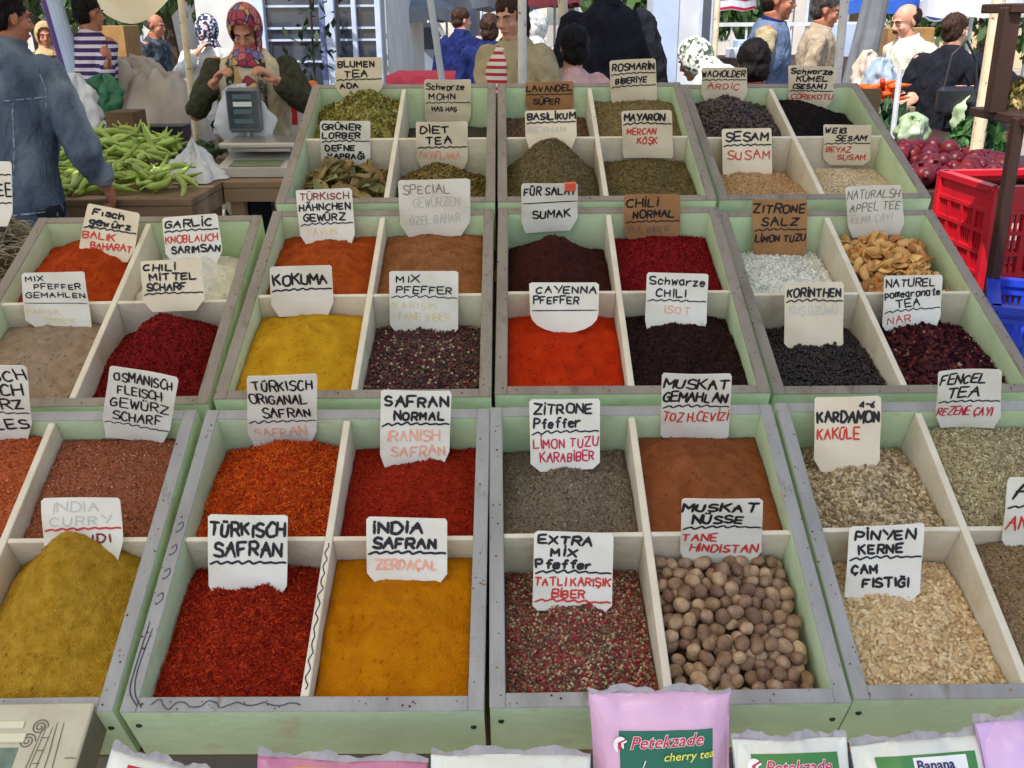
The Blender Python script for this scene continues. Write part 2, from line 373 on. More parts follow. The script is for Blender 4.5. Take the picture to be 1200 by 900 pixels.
def beads(pal, n, L, b, var=.15, base=None, tilt=.35, up=.3): return [dict(base=base or KERN, n=n, size=(L*mm, b*mm, b*mm), pal=pal, var=var, tilt=tilt, sv=.16, up=up)]
def balls(pal, n, r, var=.15, sv=.15): return [dict(base=ICO2 if r > 4 else ICO1, n=n, size=(r*mm, r*mm, r*mm*.95), pal=pal, var=var, tilt=3, sv=sv, up=.3)]

# front row
heap((0, 0), 'bl', 'spice_heap', 'orange brown meat spice heap at the left edge beside the cream divider', (-.012, -.038, .012), GRM, flakes([(176, 84, 44), (150, 62, 34), (186, 110, 70)], 6500, 1.5, 1.2))
heap((0, 0), 'br', 'spice_heap', 'reddish brown salted meat spice under the card OSMANISCH FLEISCH GEWÜRZ', (-.012, -.048, .024, .5, .55), GRM, flakes([(148, 82, 56, 2), (124, 58, 34, 2), (164, 106, 80), (190, 150, 124, .4)], 9000, 1.2, 1.0))
heap((0, 0), 'fl', 'spice_heap', 'yellow brown powder in the front left corner compartment behind the printed box', (-.01, -.05, .02), powder('ochre_powder', (170, 132, 40), (150, 112, 30)))
heap((0, 0), 'fr', 'spice_heap', 'tall pointed mound of mustard yellow curry powder in front of the INDIA CURRY card', ((-.030, -.070, .118, .50, .86), dict(rs=.36, rt=.60, lump=.0036, cone=True)), powder('curry_powder', (198, 156, 54), (176, 132, 34), (208, 170, 76), 60, .8), grid=(150, 150))
heap((1, 0), 'bl', 'spice_heap', 'bright orange red safflower threads under the card TÜRKISCH ORIGANAL SAFRAN', (-.012, -.078, .06, .58, .62), GRM, threads([(196, 76, 20), (176, 52, 14), (210, 104, 36), (150, 36, 12)], 11000))
heap((1, 0), 'br', 'spice_heap', 'fine dark red saffron under the card SAFRAN NORMAL', (-.02, -.074, .016), GRM, flakes([(142, 32, 16), (118, 22, 12), (164, 48, 24)], 9000, 1.4, 1.0))
heap((1, 0), 'fl', 'spice_heap', 'deep red saffron threads under the card TÜRKISCH SAFRAN', (-.014, -.072, .034, .52, .55), GRM, threads([(148, 34, 16), (120, 22, 12), (176, 60, 26), (104, 16, 10)], 11000, 3.4, .5))
heap((1, 0), 'fr', 'spice_heap', 'smooth golden orange turmeric powder under the card INDIA SAFRAN', ((-.004, -.050, .018, .5, .5), dict(lump=.002)), powder('turmeric_powder', (196, 124, 8), (182, 108, 5), (166, 92, 5), 30, .6, (.58, .75)), grid=(140, 150))
heap((2, 0), 'bl', 'spice_heap', 'coarse grey lemon pepper under the card ZITRONE PFEFFER', (-.012, -.088, .02), GRM, flakes([(126, 112, 92), (104, 90, 72), (146, 134, 112), (84, 72, 58)], 9000, 1.3, 1.1))
heap((2, 0), 'br', 'spice_heap', 'smooth brown ground nutmeg under the card MUSKAT GEMAHLAN', ((-.004, -.055, .02), dict(lump=.0018)), powder('nutmeg_powder', (142, 84, 50), (128, 70, 38), (150, 96, 62)))
heap((2, 0), 'fl', 'spice_heap', 'red, white and green peppercorn mix under the card EXTRA MIX PFEFFER', (-.014, -.09, .012), GRS, balls([(144, 34, 40, 3), (112, 26, 32, 2), (184, 160, 122, 2), (124, 116, 74, 2), (88, 62, 48, 4), (160, 62, 60), (134, 100, 76, 2)], 7600, 2.25))
heap((3, 0), 'bl', 'spice_heap', 'beige cardamom seeds under the card KARDAMON', (-.014, -.092, .016), GR, beads([(182, 162, 126), (162, 140, 104), (198, 180, 146), (134, 110, 80)], 2600, 5.2, 2.7, tilt=.3))
heap((3, 0), 'br', 'spice_heap', 'greenish grey fennel seeds under the card FENCEL TEA', (-.012, -.045, .024, .4, .6), GR, beads([(180, 168, 126), (158, 144, 104), (194, 184, 146), (134, 118, 82)], 5200, 4.2, 1.25, tilt=.5))
heap((3, 0), 'fl', 'spice_heap', 'pale tan pine kernels under the card PİNYEN KERNE', (-.012, -.088, .012), GR, beads([(212, 184, 140), (202, 172, 126), (220, 196, 156), (188, 156, 112)], 2600, 4.8, 2.9, .07, tilt=.12))
heap((3, 0), 'fr', 'spice_heap', 'brown aniseed in the front right corner compartment', (-.012, -.035, .012), GR, beads([(134, 108, 76), (112, 88, 60), (150, 126, 92)], 5000, 2.6, 1.3))
# middle row
heap((0, 1), 'bl', 'spice_heap', 'orange red fish spice powder under the card FISCH GEWÜRZ', (-.012, -.052, .03, .5, .6), powder('fish_spice', (170, 66, 22), (150, 50, 16), (140, 44, 14)))
heap((0, 1), 'br', 'spice_heap', 'white garlic powder mound behind the card GARLIC KNOBLAUCH', (-.03, -.09, .05, .5, .5), powder('garlic_powder', (226, 222, 208), (212, 206, 190)))
heap((0, 1), 'fl', 'spice_heap', 'grey brown ground pepper mix under the card MIX PFEFFER GEMAHLEN', ((-.01, -.05, .006), dict(lump=.0022)), powder('ground_pepper', (158, 136, 114), (142, 120, 98), (134, 112, 92), 50, .4))
heap((0, 1), 'fr', 'spice_heap', 'rounded mound of crimson chili flakes under the card CHILI MITTEL SCHARF', (-.016, -.078, .085, .55, .62), GRM, flakes([(122, 20, 20), (96, 14, 15), (142, 34, 28), (78, 12, 14)], 8500, 2.0, 1.5))
heap((1, 1), 'bl', 'spice_heap', 'orange brown chicken spice under the card TÜRKISCH HÄHNCHEN GEWÜRZ', (-.01, -.05, .014), powder('chicken_spice', (166, 76, 28), (144, 58, 20), (172, 92, 44)))
heap((1, 1), 'br', 'spice_heap', 'brown mixed spice powder under the large faded SPECIAL card', (-.01, -.05, .018), powder('brown_spice', (148, 98, 60), (130, 80, 46), (160, 116, 78)))
heap((1, 1), 'fl', 'spice_heap', 'flat yellow powder under the card KOKUMA', ((-.004, -.050, .030, .5, .55), dict(lump=.002)), powder('yellow_powder', (196, 150, 34), (180, 132, 22), (164, 116, 18), 30, .35, (.6, .75)), grid=(130, 140))
heap((1, 1), 'fr', 'spice_heap', 'dark mix of black, red and white peppercorns under the card MIX PFEFFER', (-.014, -.078, .008), GRS, balls([(52, 34, 34, 5), (72, 28, 36, 3), (110, 34, 44, 2), (176, 150, 112, 1), (96, 74, 52, 1)], 4600, 2.8))
heap((2, 1), 'bl', 'spice_heap', 'mound of nearly black purple sumac under the card FÜR SALAT SUMAK', (-.012, -.09, .062, .45, .6), powder('sumac', (72, 34, 30), (54, 24, 22), (84, 44, 38), 120, .7))
heap((2, 1), 'br', 'spice_heap', 'crimson chili flakes under the brown card CHILI NORMAL', (-.012, -.06, .016), GRM, flakes([(122, 18, 22), (98, 12, 16), (140, 30, 30)], 7500, 2.0, 1.5))
heap((2, 1), 'fl', 'spice_heap', 'flat bright orange red cayenne powder under the card CAYENNA PFEFFER', ((-.004, -.058, .004), dict(lump=.0018)), powder('cayenne', (182, 50, 12), (166, 38, 8), (152, 32, 8), 24, .3, (.58, .75)), grid=(130, 140))
heap((2, 1), 'fr', 'spice_heap', 'black oily chili flakes under the card SCHWARZE CHILI', (-.012, -.062, .014), GRM, flakes([(44, 28, 26), (30, 20, 20), (60, 36, 32)], 7500, 2.0, 1.5))
heap((3, 1), 'bl', 'spice_heap', 'white lemon salt crystals behind the brown card ZITRONE SALZ', (-.03, -.095, .008), mat('salt_crystals', (1, 1, 1), attr=True, rough=.25, spec=.5), [dict(base=ICO1, n=3200, size=(3*mm, 2.4*mm, 2.2*mm), pal=[(224, 222, 208), (206, 204, 188), (236, 234, 224)], full=True, sv=.35, up=.2)])
heap((3, 1), 'fl', 'spice_heap', 'black currants under the card KORINTHEN', (-.016, -.09, .012), GRS, balls([(36, 28, 26), (27, 21, 21), (50, 38, 33)], 3000, 3.3))
heap((3, 1), 'fr', 'spice_heap', 'dark purple pomegranate tea pieces under the card NATUREL POMEGRANATE TEA', (-.016, -.085, .034, .5, .6), GRM, flakes([(62, 24, 32, 4), (44, 18, 26, 4), (96, 36, 44, 2), (190, 150, 130, .35), (120, 60, 50, 1)], 3000, 4.6, 3.2, tilt=.8))
# back row
BUD = MB(); BUD.ell((0, 0, 0), (.45, .45, .6), 7, 5)
for a in range(5):
    q = a*1.2566; BUD.add([(.2*math.cos(q), .2*math.sin(q), -.5), (.9*math.cos(q-.35), .9*math.sin(q-.35), .1), (.75*math.cos(q), .75*math.sin(q), .9), (.9*math.cos(q+.35), .9*math.sin(q+.35), .1)], [(0, 1, 2, 3)])
BT = []
for f in BUD.f:
    BT.append(f[:3])
    if len(f) == 4: BT.append((f[0], f[2], f[3]))
BUDB = (np.array([v[:] if not isinstance(v, tuple) else v for v in BUD.v]), np.array(BT))
heap((1, 2), 'bl', 'spice_heap', 'loose mound of dried yellow green flower buds under the card BLUMEN TEA', (-.03, -.05, .065, .6, .6), GRM, [dict(base=BUDB, n=900, size=(6.5*mm, 6.5*mm, 7*mm), pal=[(160, 152, 82), (138, 132, 66), (178, 168, 100), (118, 110, 52)], full=True, sv=.25, up=.4)])
heap((1, 2), 'br', 'spice_heap', 'dark grey poppy seeds low in the compartment under the card SCHWARZE MOHN', ((-.07, -.105, .0), dict(lump=.001)), powder('poppy_seed', (92, 84, 78), (76, 68, 64), None, 300, .5))
heap((1, 2), 'fl', 'spice_heap', 'crumbled bay leaf litter lying under the whole bay leaves', (-.03, -.085, .01), GRM, flakes([(120, 104, 62), (140, 122, 78), (96, 82, 48)], 1800, 5, 3.5))
heap((1, 2), 'fr', 'spice_heap', 'mixed brown green herb tea under the card DIET TEA', (-.03, -.105, .05, .45, .65), GRM, [dict(base=LEAFY, n=4200, size=(5*mm, 2.4*mm, 2*mm), pal=[(112, 96, 52), (140, 120, 70), (90, 80, 44), (164, 140, 88), (78, 58, 36)], tilt=.7, sv=.4, up=.5)])
HERB = [(112, 96, 66), (94, 80, 54), (130, 114, 78), (104, 94, 56)]
def herb(pal=HERB, n=6500, L=3.2): return [dict(base=LEAFY, n=n, size=(L*mm, 1.6*mm, 1.2*mm), pal=pal, tilt=.6, sv=.35, up=.4, var=.18)]
heap((2, 2), 'bl', 'spice_heap', 'brown grey dried lavender under the brown card LAVANDEL', (-.03, -.085, .01), GRM, herb([(112, 88, 68), (132, 108, 84), (92, 70, 56)]))
heap((2, 2), 'br', 'spice_heap', 'olive brown dried rosemary needles under the card ROSMARİN', (-.01, -.04, .008), GRM, herb([(134, 116, 76), (150, 132, 90), (112, 96, 60)]))
heap((2, 2), 'fl', 'spice_heap', 'high rounded mound of dried basil under the card BASİLİKUM', ((-.016, -.1, .105, .47, .66), dict(rs=.42, rt=.5)), GRM, herb([(100, 88, 60), (84, 72, 48), (124, 110, 76)]))
heap((2, 2), 'fr', 'spice_heap', 'dried marjoram under the card MAYARON', (-.012, -.066, .016), GRM, herb([(106, 92, 58), (90, 78, 48), (126, 110, 70)]))
heap((3, 2), 'bl', 'spice_heap', 'mound of dark juniper berries under the card WACHOLDER', (-.016, -.055, .045, .42, .62), GRS, balls([(64, 50, 46), (48, 38, 38), (82, 64, 56)], 1500, 4.4))
heap((3, 2), 'br', 'spice_heap', 'sloping heap of black cumin seeds under the card SCHWARZE KÜMEL', ((-.016, -.06, .035, .3, .6), dict(side=-.03)), GRM, balls([(30, 26, 26), (22, 20, 22), (44, 36, 34)], 6000, 1.5))
heap((3, 2), 'fl', 'spice_heap', 'light brown sesame seeds under the card SESAM', (-.014, -.095, .012), GR, beads([(184, 146, 100), (166, 126, 82), (198, 164, 120)], 6500, 2.3, 1.3))
heap((3, 2), 'fr', 'spice_heap', 'pale white sesame seeds under the card WEIß SESAM', (-.02, -.09, .026, .4, .5), GR, beads([(206, 182, 144), (190, 164, 124), (218, 198, 164)], 6500, 2.3, 1.3))

# nutmegs: every nut its own object
Hn = Heap((2, 0), 'fr', -.016, -.062, .012, .5, .5, lump=.002); HEAPS[((2, 0), 'fr')] = Hn
nut_mats = [mat('nutmeg_shell_a', S(152, 120, 92), S(114, 84, 62), 60, .6, .4, 140, rnd=.3, spec=.3), mat('nutmeg_shell_b', S(186, 156, 124), S(146, 114, 86), 60, .6, .4, 140, rnd=.28, spec=.3)]
nut_me = []
for i in range(4):
    b = MB(); b.ell((0, 0, 0), (.0100, .0100, .0114+.0007*i), 18, 12)
    V = np.array([v[:] for v in b.v]); V *= (1+.035*np.sin(V[:, :1]*420+i)*np.cos(V[:, 2:]*300+V[:, 1:2]*260))
    b.v = [Vector(v) for v in V]; me = b.mesh('nutmeg', smooth=True); me.materials.append(nut_mats[i % 2]); nut_me.append(me)
pts = []
for layer, cell in ((0, .0192), (1, .0214)):
    nu = int((Hn.u1-Hn.u0)/cell); nv = int((Hn.v1-Hn.v0)/cell)
    for i in range(nu):
        for j in range(nv):
            if layer == 1 and random.random() < .18: continue
            u = Hn.u0+.014+(i+.5*(j % 2)*.8+random.uniform(-.16, .16))*(Hn.u1-Hn.u0-.028)/(nu-.6); v = Hn.v0+.014+(j+random.uniform(-.16, .16))*(Hn.v1-Hn.v0-.028)/(nv-1)
            u = min(max(u, Hn.u0+.0135), Hn.u1-.0135); v = min(max(v, Hn.v0+.0135), Hn.v1-.0135)
            s_ = (u-Hn.u0)/(Hn.u1-Hn.u0); t_ = (v-Hn.v0)/(Hn.v1-Hn.v0)
            pts.append((u, v, float(Hn.h(s_, t_, False))-.008+layer*.0118+random.uniform(-.003, .003)))
for u, v, n in pts:
    o = link(bpy.data.objects.new('nutmeg', random.choice(nut_me)))
    o.matrix_world = TRAYS[(2, 0)][1] @ Matrix.Translation((u, v, n)) @ Euler((random.uniform(0, 6), random.uniform(0, 6), random.uniform(0, 6))).to_matrix().to_4x4() @ Matrix.Diagonal((*[random.uniform(.82, 1.1)]*3, 1))
    tag(o, 'round brown nutmeg among the loose nutmegs heaped under the card MUSKAT NÜSSE', 'nutmeg', 'nutmegs heaped in the front tray')
# dried apple slices and bay leaves, one object each
Ha = Heap((3, 1), 'br', -.02, -.06, .03, .5, .55, lump=.002); HEAPS[((3, 1), 'br')] = Ha
m_app = mat('dried_apple', S(226, 182, 112), S(204, 150, 80), 40, .6, .4, 120, rnd=.22, spec=.3); m_apr = mat('dried_apple_rim', S(200, 142, 78), S(176, 112, 56), 40, .6, .4, 120, rnd=.2)
sl_me = []
for i in range(5):
    b = MB(); n, ring = 14, []
    arc = random.uniform(3.4, 5.6); P = []
    for a in range(n):
        th = arc*a/(n-1); row = []
        for r_, zz in ((.006, .0), (.0062, .0016), (.013, .0028), (.0195, .0022), (.0200, 0), (.013, .0002)):
            row.append(Vector((r_*math.cos(th), r_*1.1*math.sin(th), zz+.006*math.sin(th*1.7+i)+.004*math.cos(th*3+i)*(r_/.02))))
        row.append(row[0].copy()); P.append(row)
    b.sheet(P); me = b.mesh('apple_slice', smooth=True); me.materials.append(m_app if i % 3 else m_apr); sl_me.append(me)
for q in range(150):
    s_, t_ = random.random(), random.random(); m_ = .018; u = Ha.u0+m_+s_*(Ha.u1-Ha.u0-2*m_); v = Ha.v0+m_+t_*(Ha.v1-Ha.v0-2*m_)
    n = float(Ha.h(s_, t_, False))-.006+.012*random.random()
    o = link(bpy.data.objects.new('apple_slice', sl_me[q % 5]))
    o.matrix_world = TRAYS[(3, 1)][1] @ Matrix.Translation((u, v, n)) @ Euler((random.gauss(0, .5), random.gauss(0, .5), random.uniform(0, 6))).to_matrix().to_4x4() @ Matrix.Diagonal((*[random.uniform(.8, 1.25)]*3, 1))
    tag(o, 'curled tan dried apple slice heaped under the card NATURALSH APPEL TEE', 'apple slice', 'dried apple slices in the tray')
m_bay = [mat('bay_leaf_a', S(150, 134, 84), S(126, 112, 66), 30, .7, .2, rnd=.2), mat('bay_leaf_b', S(132, 130, 84), S(112, 108, 66), 30, .7, .2, rnd=.2), mat('bay_leaf_c', S(168, 138, 92), S(140, 108, 66), 30, .7, .2, rnd=.2)]
bay_me = []
for i in range(4):
    b = MB(); P = []
    for a in range(9):
        t_ = a/8; wd = .015*math.sin(math.pi*min(1, t_*1.02+.01))**.8+.0006; row = []
        for c_ in (-1, -.5, 0, .5, 1): row.append(Vector(((t_-.5)*.07, c_*wd, .006*math.sin(t_*4+i)+abs(c_)*.004*(1-.5*i/3))))
        P.append(row)
    b.sheet(P); n0 = len(b.v); b.sheet([[v-Vector((0, 0, .0006)) for v in r] for r in P])
    me = b.mesh('bay_leaf', smooth=True); me.materials.append(m_bay[i % 3]); bay_me.append(me)
Hb = HEAPS[((1, 2), 'fl')]
for q in range(110):
    s_, t_ = random.random(), random.random(); m_ = .03; u = Hb.u0+m_+s_*(Hb.u1-Hb.u0-2*m_); v = Hb.v0+m_+t_*(Hb.v1-Hb.v0-2*m_)
    n = float(Hb.h(s_, t_, False))+.002+.028*random.random()
    o = link(bpy.data.objects.new('bay_leaf', bay_me[q % 4]))
    o.matrix_world = TRAYS[(1, 2)][1] @ Matrix.Translation((u, v, n)) @ Euler((random.gauss(0, .45), random.gauss(0, .45), random.uniform(0, 6))).to_matrix().to_4x4() @ Matrix.Diagonal((*[random.uniform(.75, 1.1)]*3, 1))
    tag(o, 'dry olive brown bay leaf heaped under the card GRÜNER LORBER', 'bay leaf', 'bay leaves in the tray')

# specks of spilled spice on the rims
for k, (t, Mx, D) in TRAYS.items():
    n = 90; W2 = TW/2-.0015; side = rng.integers(0, 3, n); u = np.where(side == 0, -W2+.018*rng.random(n), np.where(side == 1, W2-.018*rng.random(n), rng.uniform(-W2, W2, n))); v = np.where(side == 2, .006+.014*rng.random(n), rng.uniform(.02, D-.02, n))
    sz = (.0005+.0013*rng.random((n, 1))**2)*np.array([[1, .9, .6]]); V, F, C = scatter(ICO1, np.stack([u, v, sz[:, 2]*.6], -1), sz, rots(n, .2), pick([(120, 30, 24, 2), (150, 90, 50), (70, 50, 40, 2), (170, 130, 60)], n))
    o = local('spilled_spice', raw_mesh('spilled_spice', V, [F], True, C), GRM, t); o['kind'] = 'stuff'
# ================================================================== handwritten name cards
GLY = {
'A': '004880 1464', 'B': '0008 ~0858775404 ~0464724000', 'C': '~774816041140 71'.replace(' ', ''), 'D': '0008 ~084875734000', 'E': '78080070 0464', 'F': '780800 0454',
'G': '~77481604114071 717444', 'H': '0008 7078 0474', 'I': '1018', 'J': '~6862401021', 'K': '0008 7804 2570', 'L': '080070', 'M': '0008438880', 'N': '00087078',
'O': '~481704114071847748', 'P': '0008 ~0858765404', 'Q': '~481704114071847748 4280', 'R': '0008 ~0858765404 3470', 'S': '~774817154473714001', 'T': '0888 4840',
'U': '~0802306178', 'V': '084088', 'W': '0820466088', 'X': '0088 0880', 'Y': '0844 8840', 'Z': '08880080',
'a': '~55351503104051 5550', 'c': '~54351502103051', 'e': '~0353543504013051', 'f': '~68483630 1555', 'h': '0008 ~03355450', 'i': '1015 17', 'k': '0008 5502 2350', 'l': '1018',
'm': '0005 ~04255430 ~35657060'.replace('~04255430', '~0435 30'.replace(' ', '')).replace('~35657060', '~34655560'), 'n': '0005 ~03355450', 'o': '~3504013051543 5'.replace(' ', ''),
'r': '0005 ~033555', 's': '~54351452513001', 't': '~38314050 1656', 'u': '~0502104152 5550', 'w': '0510344065', 'z': '05550050', 'd': '~55351503104051 5850',
'3': '~075765447571400 1'.replace(' ', ''), '4': '60680272', '6': '~682504114061442404', '-': '1464', '(': '~48141140'.replace('1411', '2622'), ')': '~38565230', '.': '1011', 'ß': '0006 ~06285856345471604020', ',': '3120',
}
ASC = {'g': [('~', [(5, 5), (3, 5), (1, 4.6), (0, 3), (1, 1), (3, .4), (5, 1.5)]), ('~', [(5, 5), (5, 0), (4, -2.4), (2, -3), (.5, -2.4)])],
       'p': [('', [(0, 5), (0, -3)]), ('~', [(0, 4), (2, 5), (5, 4), (5, 1.5), (3, 0), (0, 1)])],
       'y': [('', [(0, 5), (2.5, 0)]), ('~', [(5, 5), (2.5, -.5), (1, -2.6)])]}
DIA = {'Ü': 'U:', 'Ö': 'O:', 'Ä': 'A:', 'İ': 'I.', 'Ç': 'C,', 'Ş': 'S,', 'Ğ': 'G~', 'ü': 'u:', 'ö': 'o:'}
def strokes(ch):
    """list of (smooth, [(x,y)]) on an 8x8 grid and the advance"""
    if ch == ' ': return [], 5
    base, d = (DIA[ch][0], DIA[ch][1]) if ch in DIA else (ch, '')
    out = []
    if base in ASC: out = [(a == '~', list(p)) for a, p in ASC[base]]
    else:
        for s in GLY[base].split():
            sm = s[0] == '~'; s = s.lstrip('~'); out.append((sm, [(int(s[i]), int(s[i+1])) for i in range(0, len(s)-1, 2)]))
    mx = max(p[0] for _, q in out for p in q); top = 8 if base.isupper() else 5.5
    if d == ':': out += [(False, [(mx*.3, top+1.5), (mx*.3, top+2.2)]), (False, [(mx*.72, top+1.6), (mx*.72, top+2.3)])]
    if d == '.': out += [(False, [(1, 9.6), (1.1, 10.3)])]
    if d == ',': out += [(True, [(4, 0), (4.6, -1), (3.6, -1.8)])]
    if d == '~': out += [(True, [(2, 10.4), (4, 9.5), (6, 10.4)])]
    return out, mx+2.7
def smooth_line(p, n=5):
    P = [np.array(q, float) for q in p]; P = [2*P[0]-P[1]]+P+[2*P[-1]-P[-2]]; o = []
    for i in range(1, len(P)-2):
        for k in range(n):
            t = k/n; a, b, c, d = P[i-1:i+3]
            o.append(.5*((2*b)+(c-a)*t+(2*a-5*b+4*c-d)*t*t+(3*b-a-3*c+d)*t**3))
    o.append(P[-2]); return o
class Ink:
    def __init__(s): s.V = []; s.F = []; s.z = 0
    def line(s, pts, w, smooth):
        P = smooth_line(pts) if smooth and len(pts) > 2 else None
        segs = [P] if P is not None else [[np.array(a, float), np.array(b, float)] for a, b in zip(pts[:-1], pts[1:])]
        for q in segs:
            q = [np.array(a) for a in q]; s.z += 1; z = s.z*.0000035
            d0 = q[0]-q[1]; d1 = q[-1]-q[-2]
            q[0] = q[0]+d0/max(1e-9, np.linalg.norm(d0))*w*.35; q[-1] = q[-1]+d1/max(1e-9, np.linalg.norm(d1))*w*.3
            if len(q) == 2:
                m = (q[0]+q[1])/2; nrm = np.array([-(q[1]-q[0])[1], (q[1]-q[0])[0]]); q = [q[0], q[0]*.5+m*.5, m+nrm*random.uniform(-.03, .03), m*.5+q[1]*.5, q[1]]
            b = len(s.V)
            for i, a in enumerate(q):
                t = q[min(i+1, len(q)-1)]-q[max(i-1, 0)]; t = t/max(1e-9, np.linalg.norm(t)); n = np.array([-t[1], t[0]])
                k = w*.5*(.66 if i in (0, len(q)-1) else random.uniform(.9, 1.12))
                s.V.append((*(a+n*k), z)); s.V.append((*(a-n*k), z))
            for i in range(len(q)-1): s.F.append((b+2*i, b+2*i+1, b+2*i+3, b+2*i+2))
    def text(s, txt, x0, x1, y0, y1, w, slant=.05):
        """cap line y1 (top), base y0, in metres on the card"""
        H = y1-y0; gl = [strokes(c) for c in txt]; tot = sum(a for _, a in gl); k = min((x1-x0)/max(tot-1.5, 1), H/8*1.15); ky = H/8; x = x0
        for st, adv in gl:
            r = random.uniform(-.10, .10); sc = random.uniform(.86, 1.1); dy = random.uniform(-.06, .06)*H
            for sm, p in st:
                s.line([(x+(a*sc+b*slant+b*r)*k, y0+dy+(b*sc-a*r*.6)*ky) for a, b in [(a+random.uniform(-.36, .36), b+random.uniform(-.36, .36)) for a, b in p]], w, sm)
            x += adv*k
    def wave(s, x0, x1, y, a, w, n=7):
        p = []; 
        for i in range(n*2+1):
            t = i/(n*2); amp = a*(1 if t < .7 else .35); p.append((x0+(x1-x0)*(t+(.02 if i % 2 else 0)), y+amp*(.8 if i % 2 else -.8)*random.uniform(.5, 1.1)+a*.5*math.sin(t*5)+t*a*.8))
        s.line(p, w, True)
INKS = {'k': mat('black_marker', S(38, 36, 40), rough=.55), 'r': mat('red_marker', S(205, 62, 50), rough=.55), 'R': mat('crimson_marker', S(196, 40, 76), rough=.55), 'd': mat('dark_red_marker', S(128, 48, 52), rough=.55),
        'o': mat('faded_red_marker', S(232, 150, 120), S(240, 190, 160), 160, .6), 'y': mat('faded_yellow_marker', S(232, 208, 150), rough=.6), 'f': mat('faded_grey_marker', S(196, 194, 186), rough=.6), 'g': mat('pencil_grey', S(110, 106, 100), rough=.6)}
INKN = {'k': 'black_lettering', 'r': 'red_lettering', 'R': 'crimson_lettering', 'd': 'dark_red_lettering', 'o': 'faded_red_lettering', 'y': 'faded_yellow_lettering', 'f': 'faded_grey_lettering', 'g': 'pencil_lettering'}
M_card = mat('white_card', S(232, 228, 216), S(222, 216, 200), 14, .55, .04, 60, c3=S(216, 200, 168), c3s=(.60, .80), s3=14)
M_cardw = mat('yellowish_card', S(230, 217, 190), S(220, 204, 174), 14, .55, .04, 60, c3=S(214, 196, 160), c3s=(.62, .8), s3=20)  # warmer, slightly darker card colour
M_kraft = mat('brown_cardboard', S(176, 130, 86), S(160, 114, 72), 20, .8, .15, 120, c3=S(190, 140, 104), c3s=(.6, .75), s3=25)
BWK = .86
def card(k, c, quad, title, lines, m=M_card, cut=(.12, .10), bw=.0040, tilt=14, ext=.16, dn=0, dy=0, lab=None, plane_y=None):
    """quad: tl, tr, br, bl of the visible card in the photograph; it stands in the heap of compartment c"""
    Pb = ((quad[2][0]+quad[3][0])/2, (quad[2][1]+quad[3][1])/2); d = ray(*Pb)
    if plane_y is None:
        Mx = TRAYS[k][1]; Mi = Mx.inverted(); H = HEAPS[(k, c)]; o, e = Mi @ CAM, Mi.to_3x3() @ d; n = -.04
        for _ in range(25):
            t = (n-o.z)/e.z; q = o+e*t; s_ = min(max((q.x-H.u0)/(H.u1-H.u0), .03), .97); t_ = min(max((q.y-H.v0)/(H.v1-H.v0), .04), .96); n = .6*n+.4*(float(H.h(s_, t_))+dn)
        t = (n-o.z)/e.z; q = o+e*t; lim = H.v1-.010
        if q.y > lim: t = (lim-o.y)/e.y; q = o+e*t
        sl_ = math.degrees(math.asin(Mx.col[1].z)); dep = max(-q.z, .01)+(.03 if c[0] == 'b' else .0)
        tilt = min(tilt, max(-sl_+3, math.degrees(math.atan2(max(H.v1-.003-q.y, .002), dep))-sl_))
        P0 = CAM+d*t
    else: P0 = CAM+d*(plane_y/d.y)
    nrm = Vector((0, -math.cos(R(tilt)), math.sin(R(tilt))))
    pj = lambda p: CAM+ray(*p)*((P0-CAM).dot(nrm)/ray(*p).dot(nrm))
    tl, tr, br, bl = [pj(p) for p in quad]
    X = ((tr-tl)+(br-bl)).normalized(); Z = nrm; Y = Z.cross(X).normalized(); X = Y.cross(Z)
    o_ = (bl+br)/2; L2 = lambda p: np.array([(p-o_).dot(X), (p-o_).dot(Y)])
    q = [L2(p) for p in (tl, tr, br, bl)]
    q[2] = q[2]+(q[2]-q[1])*ext; q[3] = q[3]+(q[3]-q[0])*ext
    bi = lambda u, v: (q[0]*(1-u)+q[1]*u)*(1-v)+(q[3]*(1-u)+q[2]*u)*v       # u right, v down
    vf = 1/(1+ext); r = .035; cx, cy = cut; rr = lambda a: a*random.uniform(.6, 1.3)
    vb = 1 if ext > .05 else 1
    out = [(rr(r), 0), (1-rr(r), 0), (1, rr(r)), (1, (vf if ext > .05 else 1)-rr(cy)), (1-rr(cx), vb), (rr(cx), vb), (0, (vf if ext > .05 else 1)-rr(cy)), (0, rr(r))]
    if cut[0] > .3: out = out[:3]+[(.5+.5*math.cos(a)**1 if 0 else .5+.5*math.cos(a)*(1 if abs(math.cos(a)) < .98 else 1), .62+.38*math.sin(a)) for a in [i*math.pi/10 for i in range(11)]]+out[7:]
    n = len(out); th = .0011; pts = [bi(u, v) for u, v in out]
    # gently bent sheet: triangulated outline with thickness
    V = [(p[0], p[1], 0) for p in pts]+[(p[0], p[1], -th) for p in pts]
    F = [tuple(range(n))[::-1]] + [tuple(n+i for i in range(n))] + [(i, (i+1) % n, n+(i+1) % n, n+i) for i in range(n)]
    Mw = Matrix(((X.x, Y.x, Z.x, o_.x), (X.y, Y.y, Z.y, o_.y), (X.z, Y.z, Z.z, o_.z), (0, 0, 0, 1)))
    me = bpy.data.meshes.new('name_card'); me.from_pydata(V, [], F); me.update(); me.materials.append(m)
    bmm = bmesh.new(); bmm.from_mesh(me); bmesh.ops.recalc_face_normals(bmm, faces=bmm.faces)
    hw = np.linalg.norm(q[1]-q[0])/2; hh = np.linalg.norm(q[3]-q[0]); bd = random.uniform(-.0045, .0045); cl = random.uniform(-.004, .005)
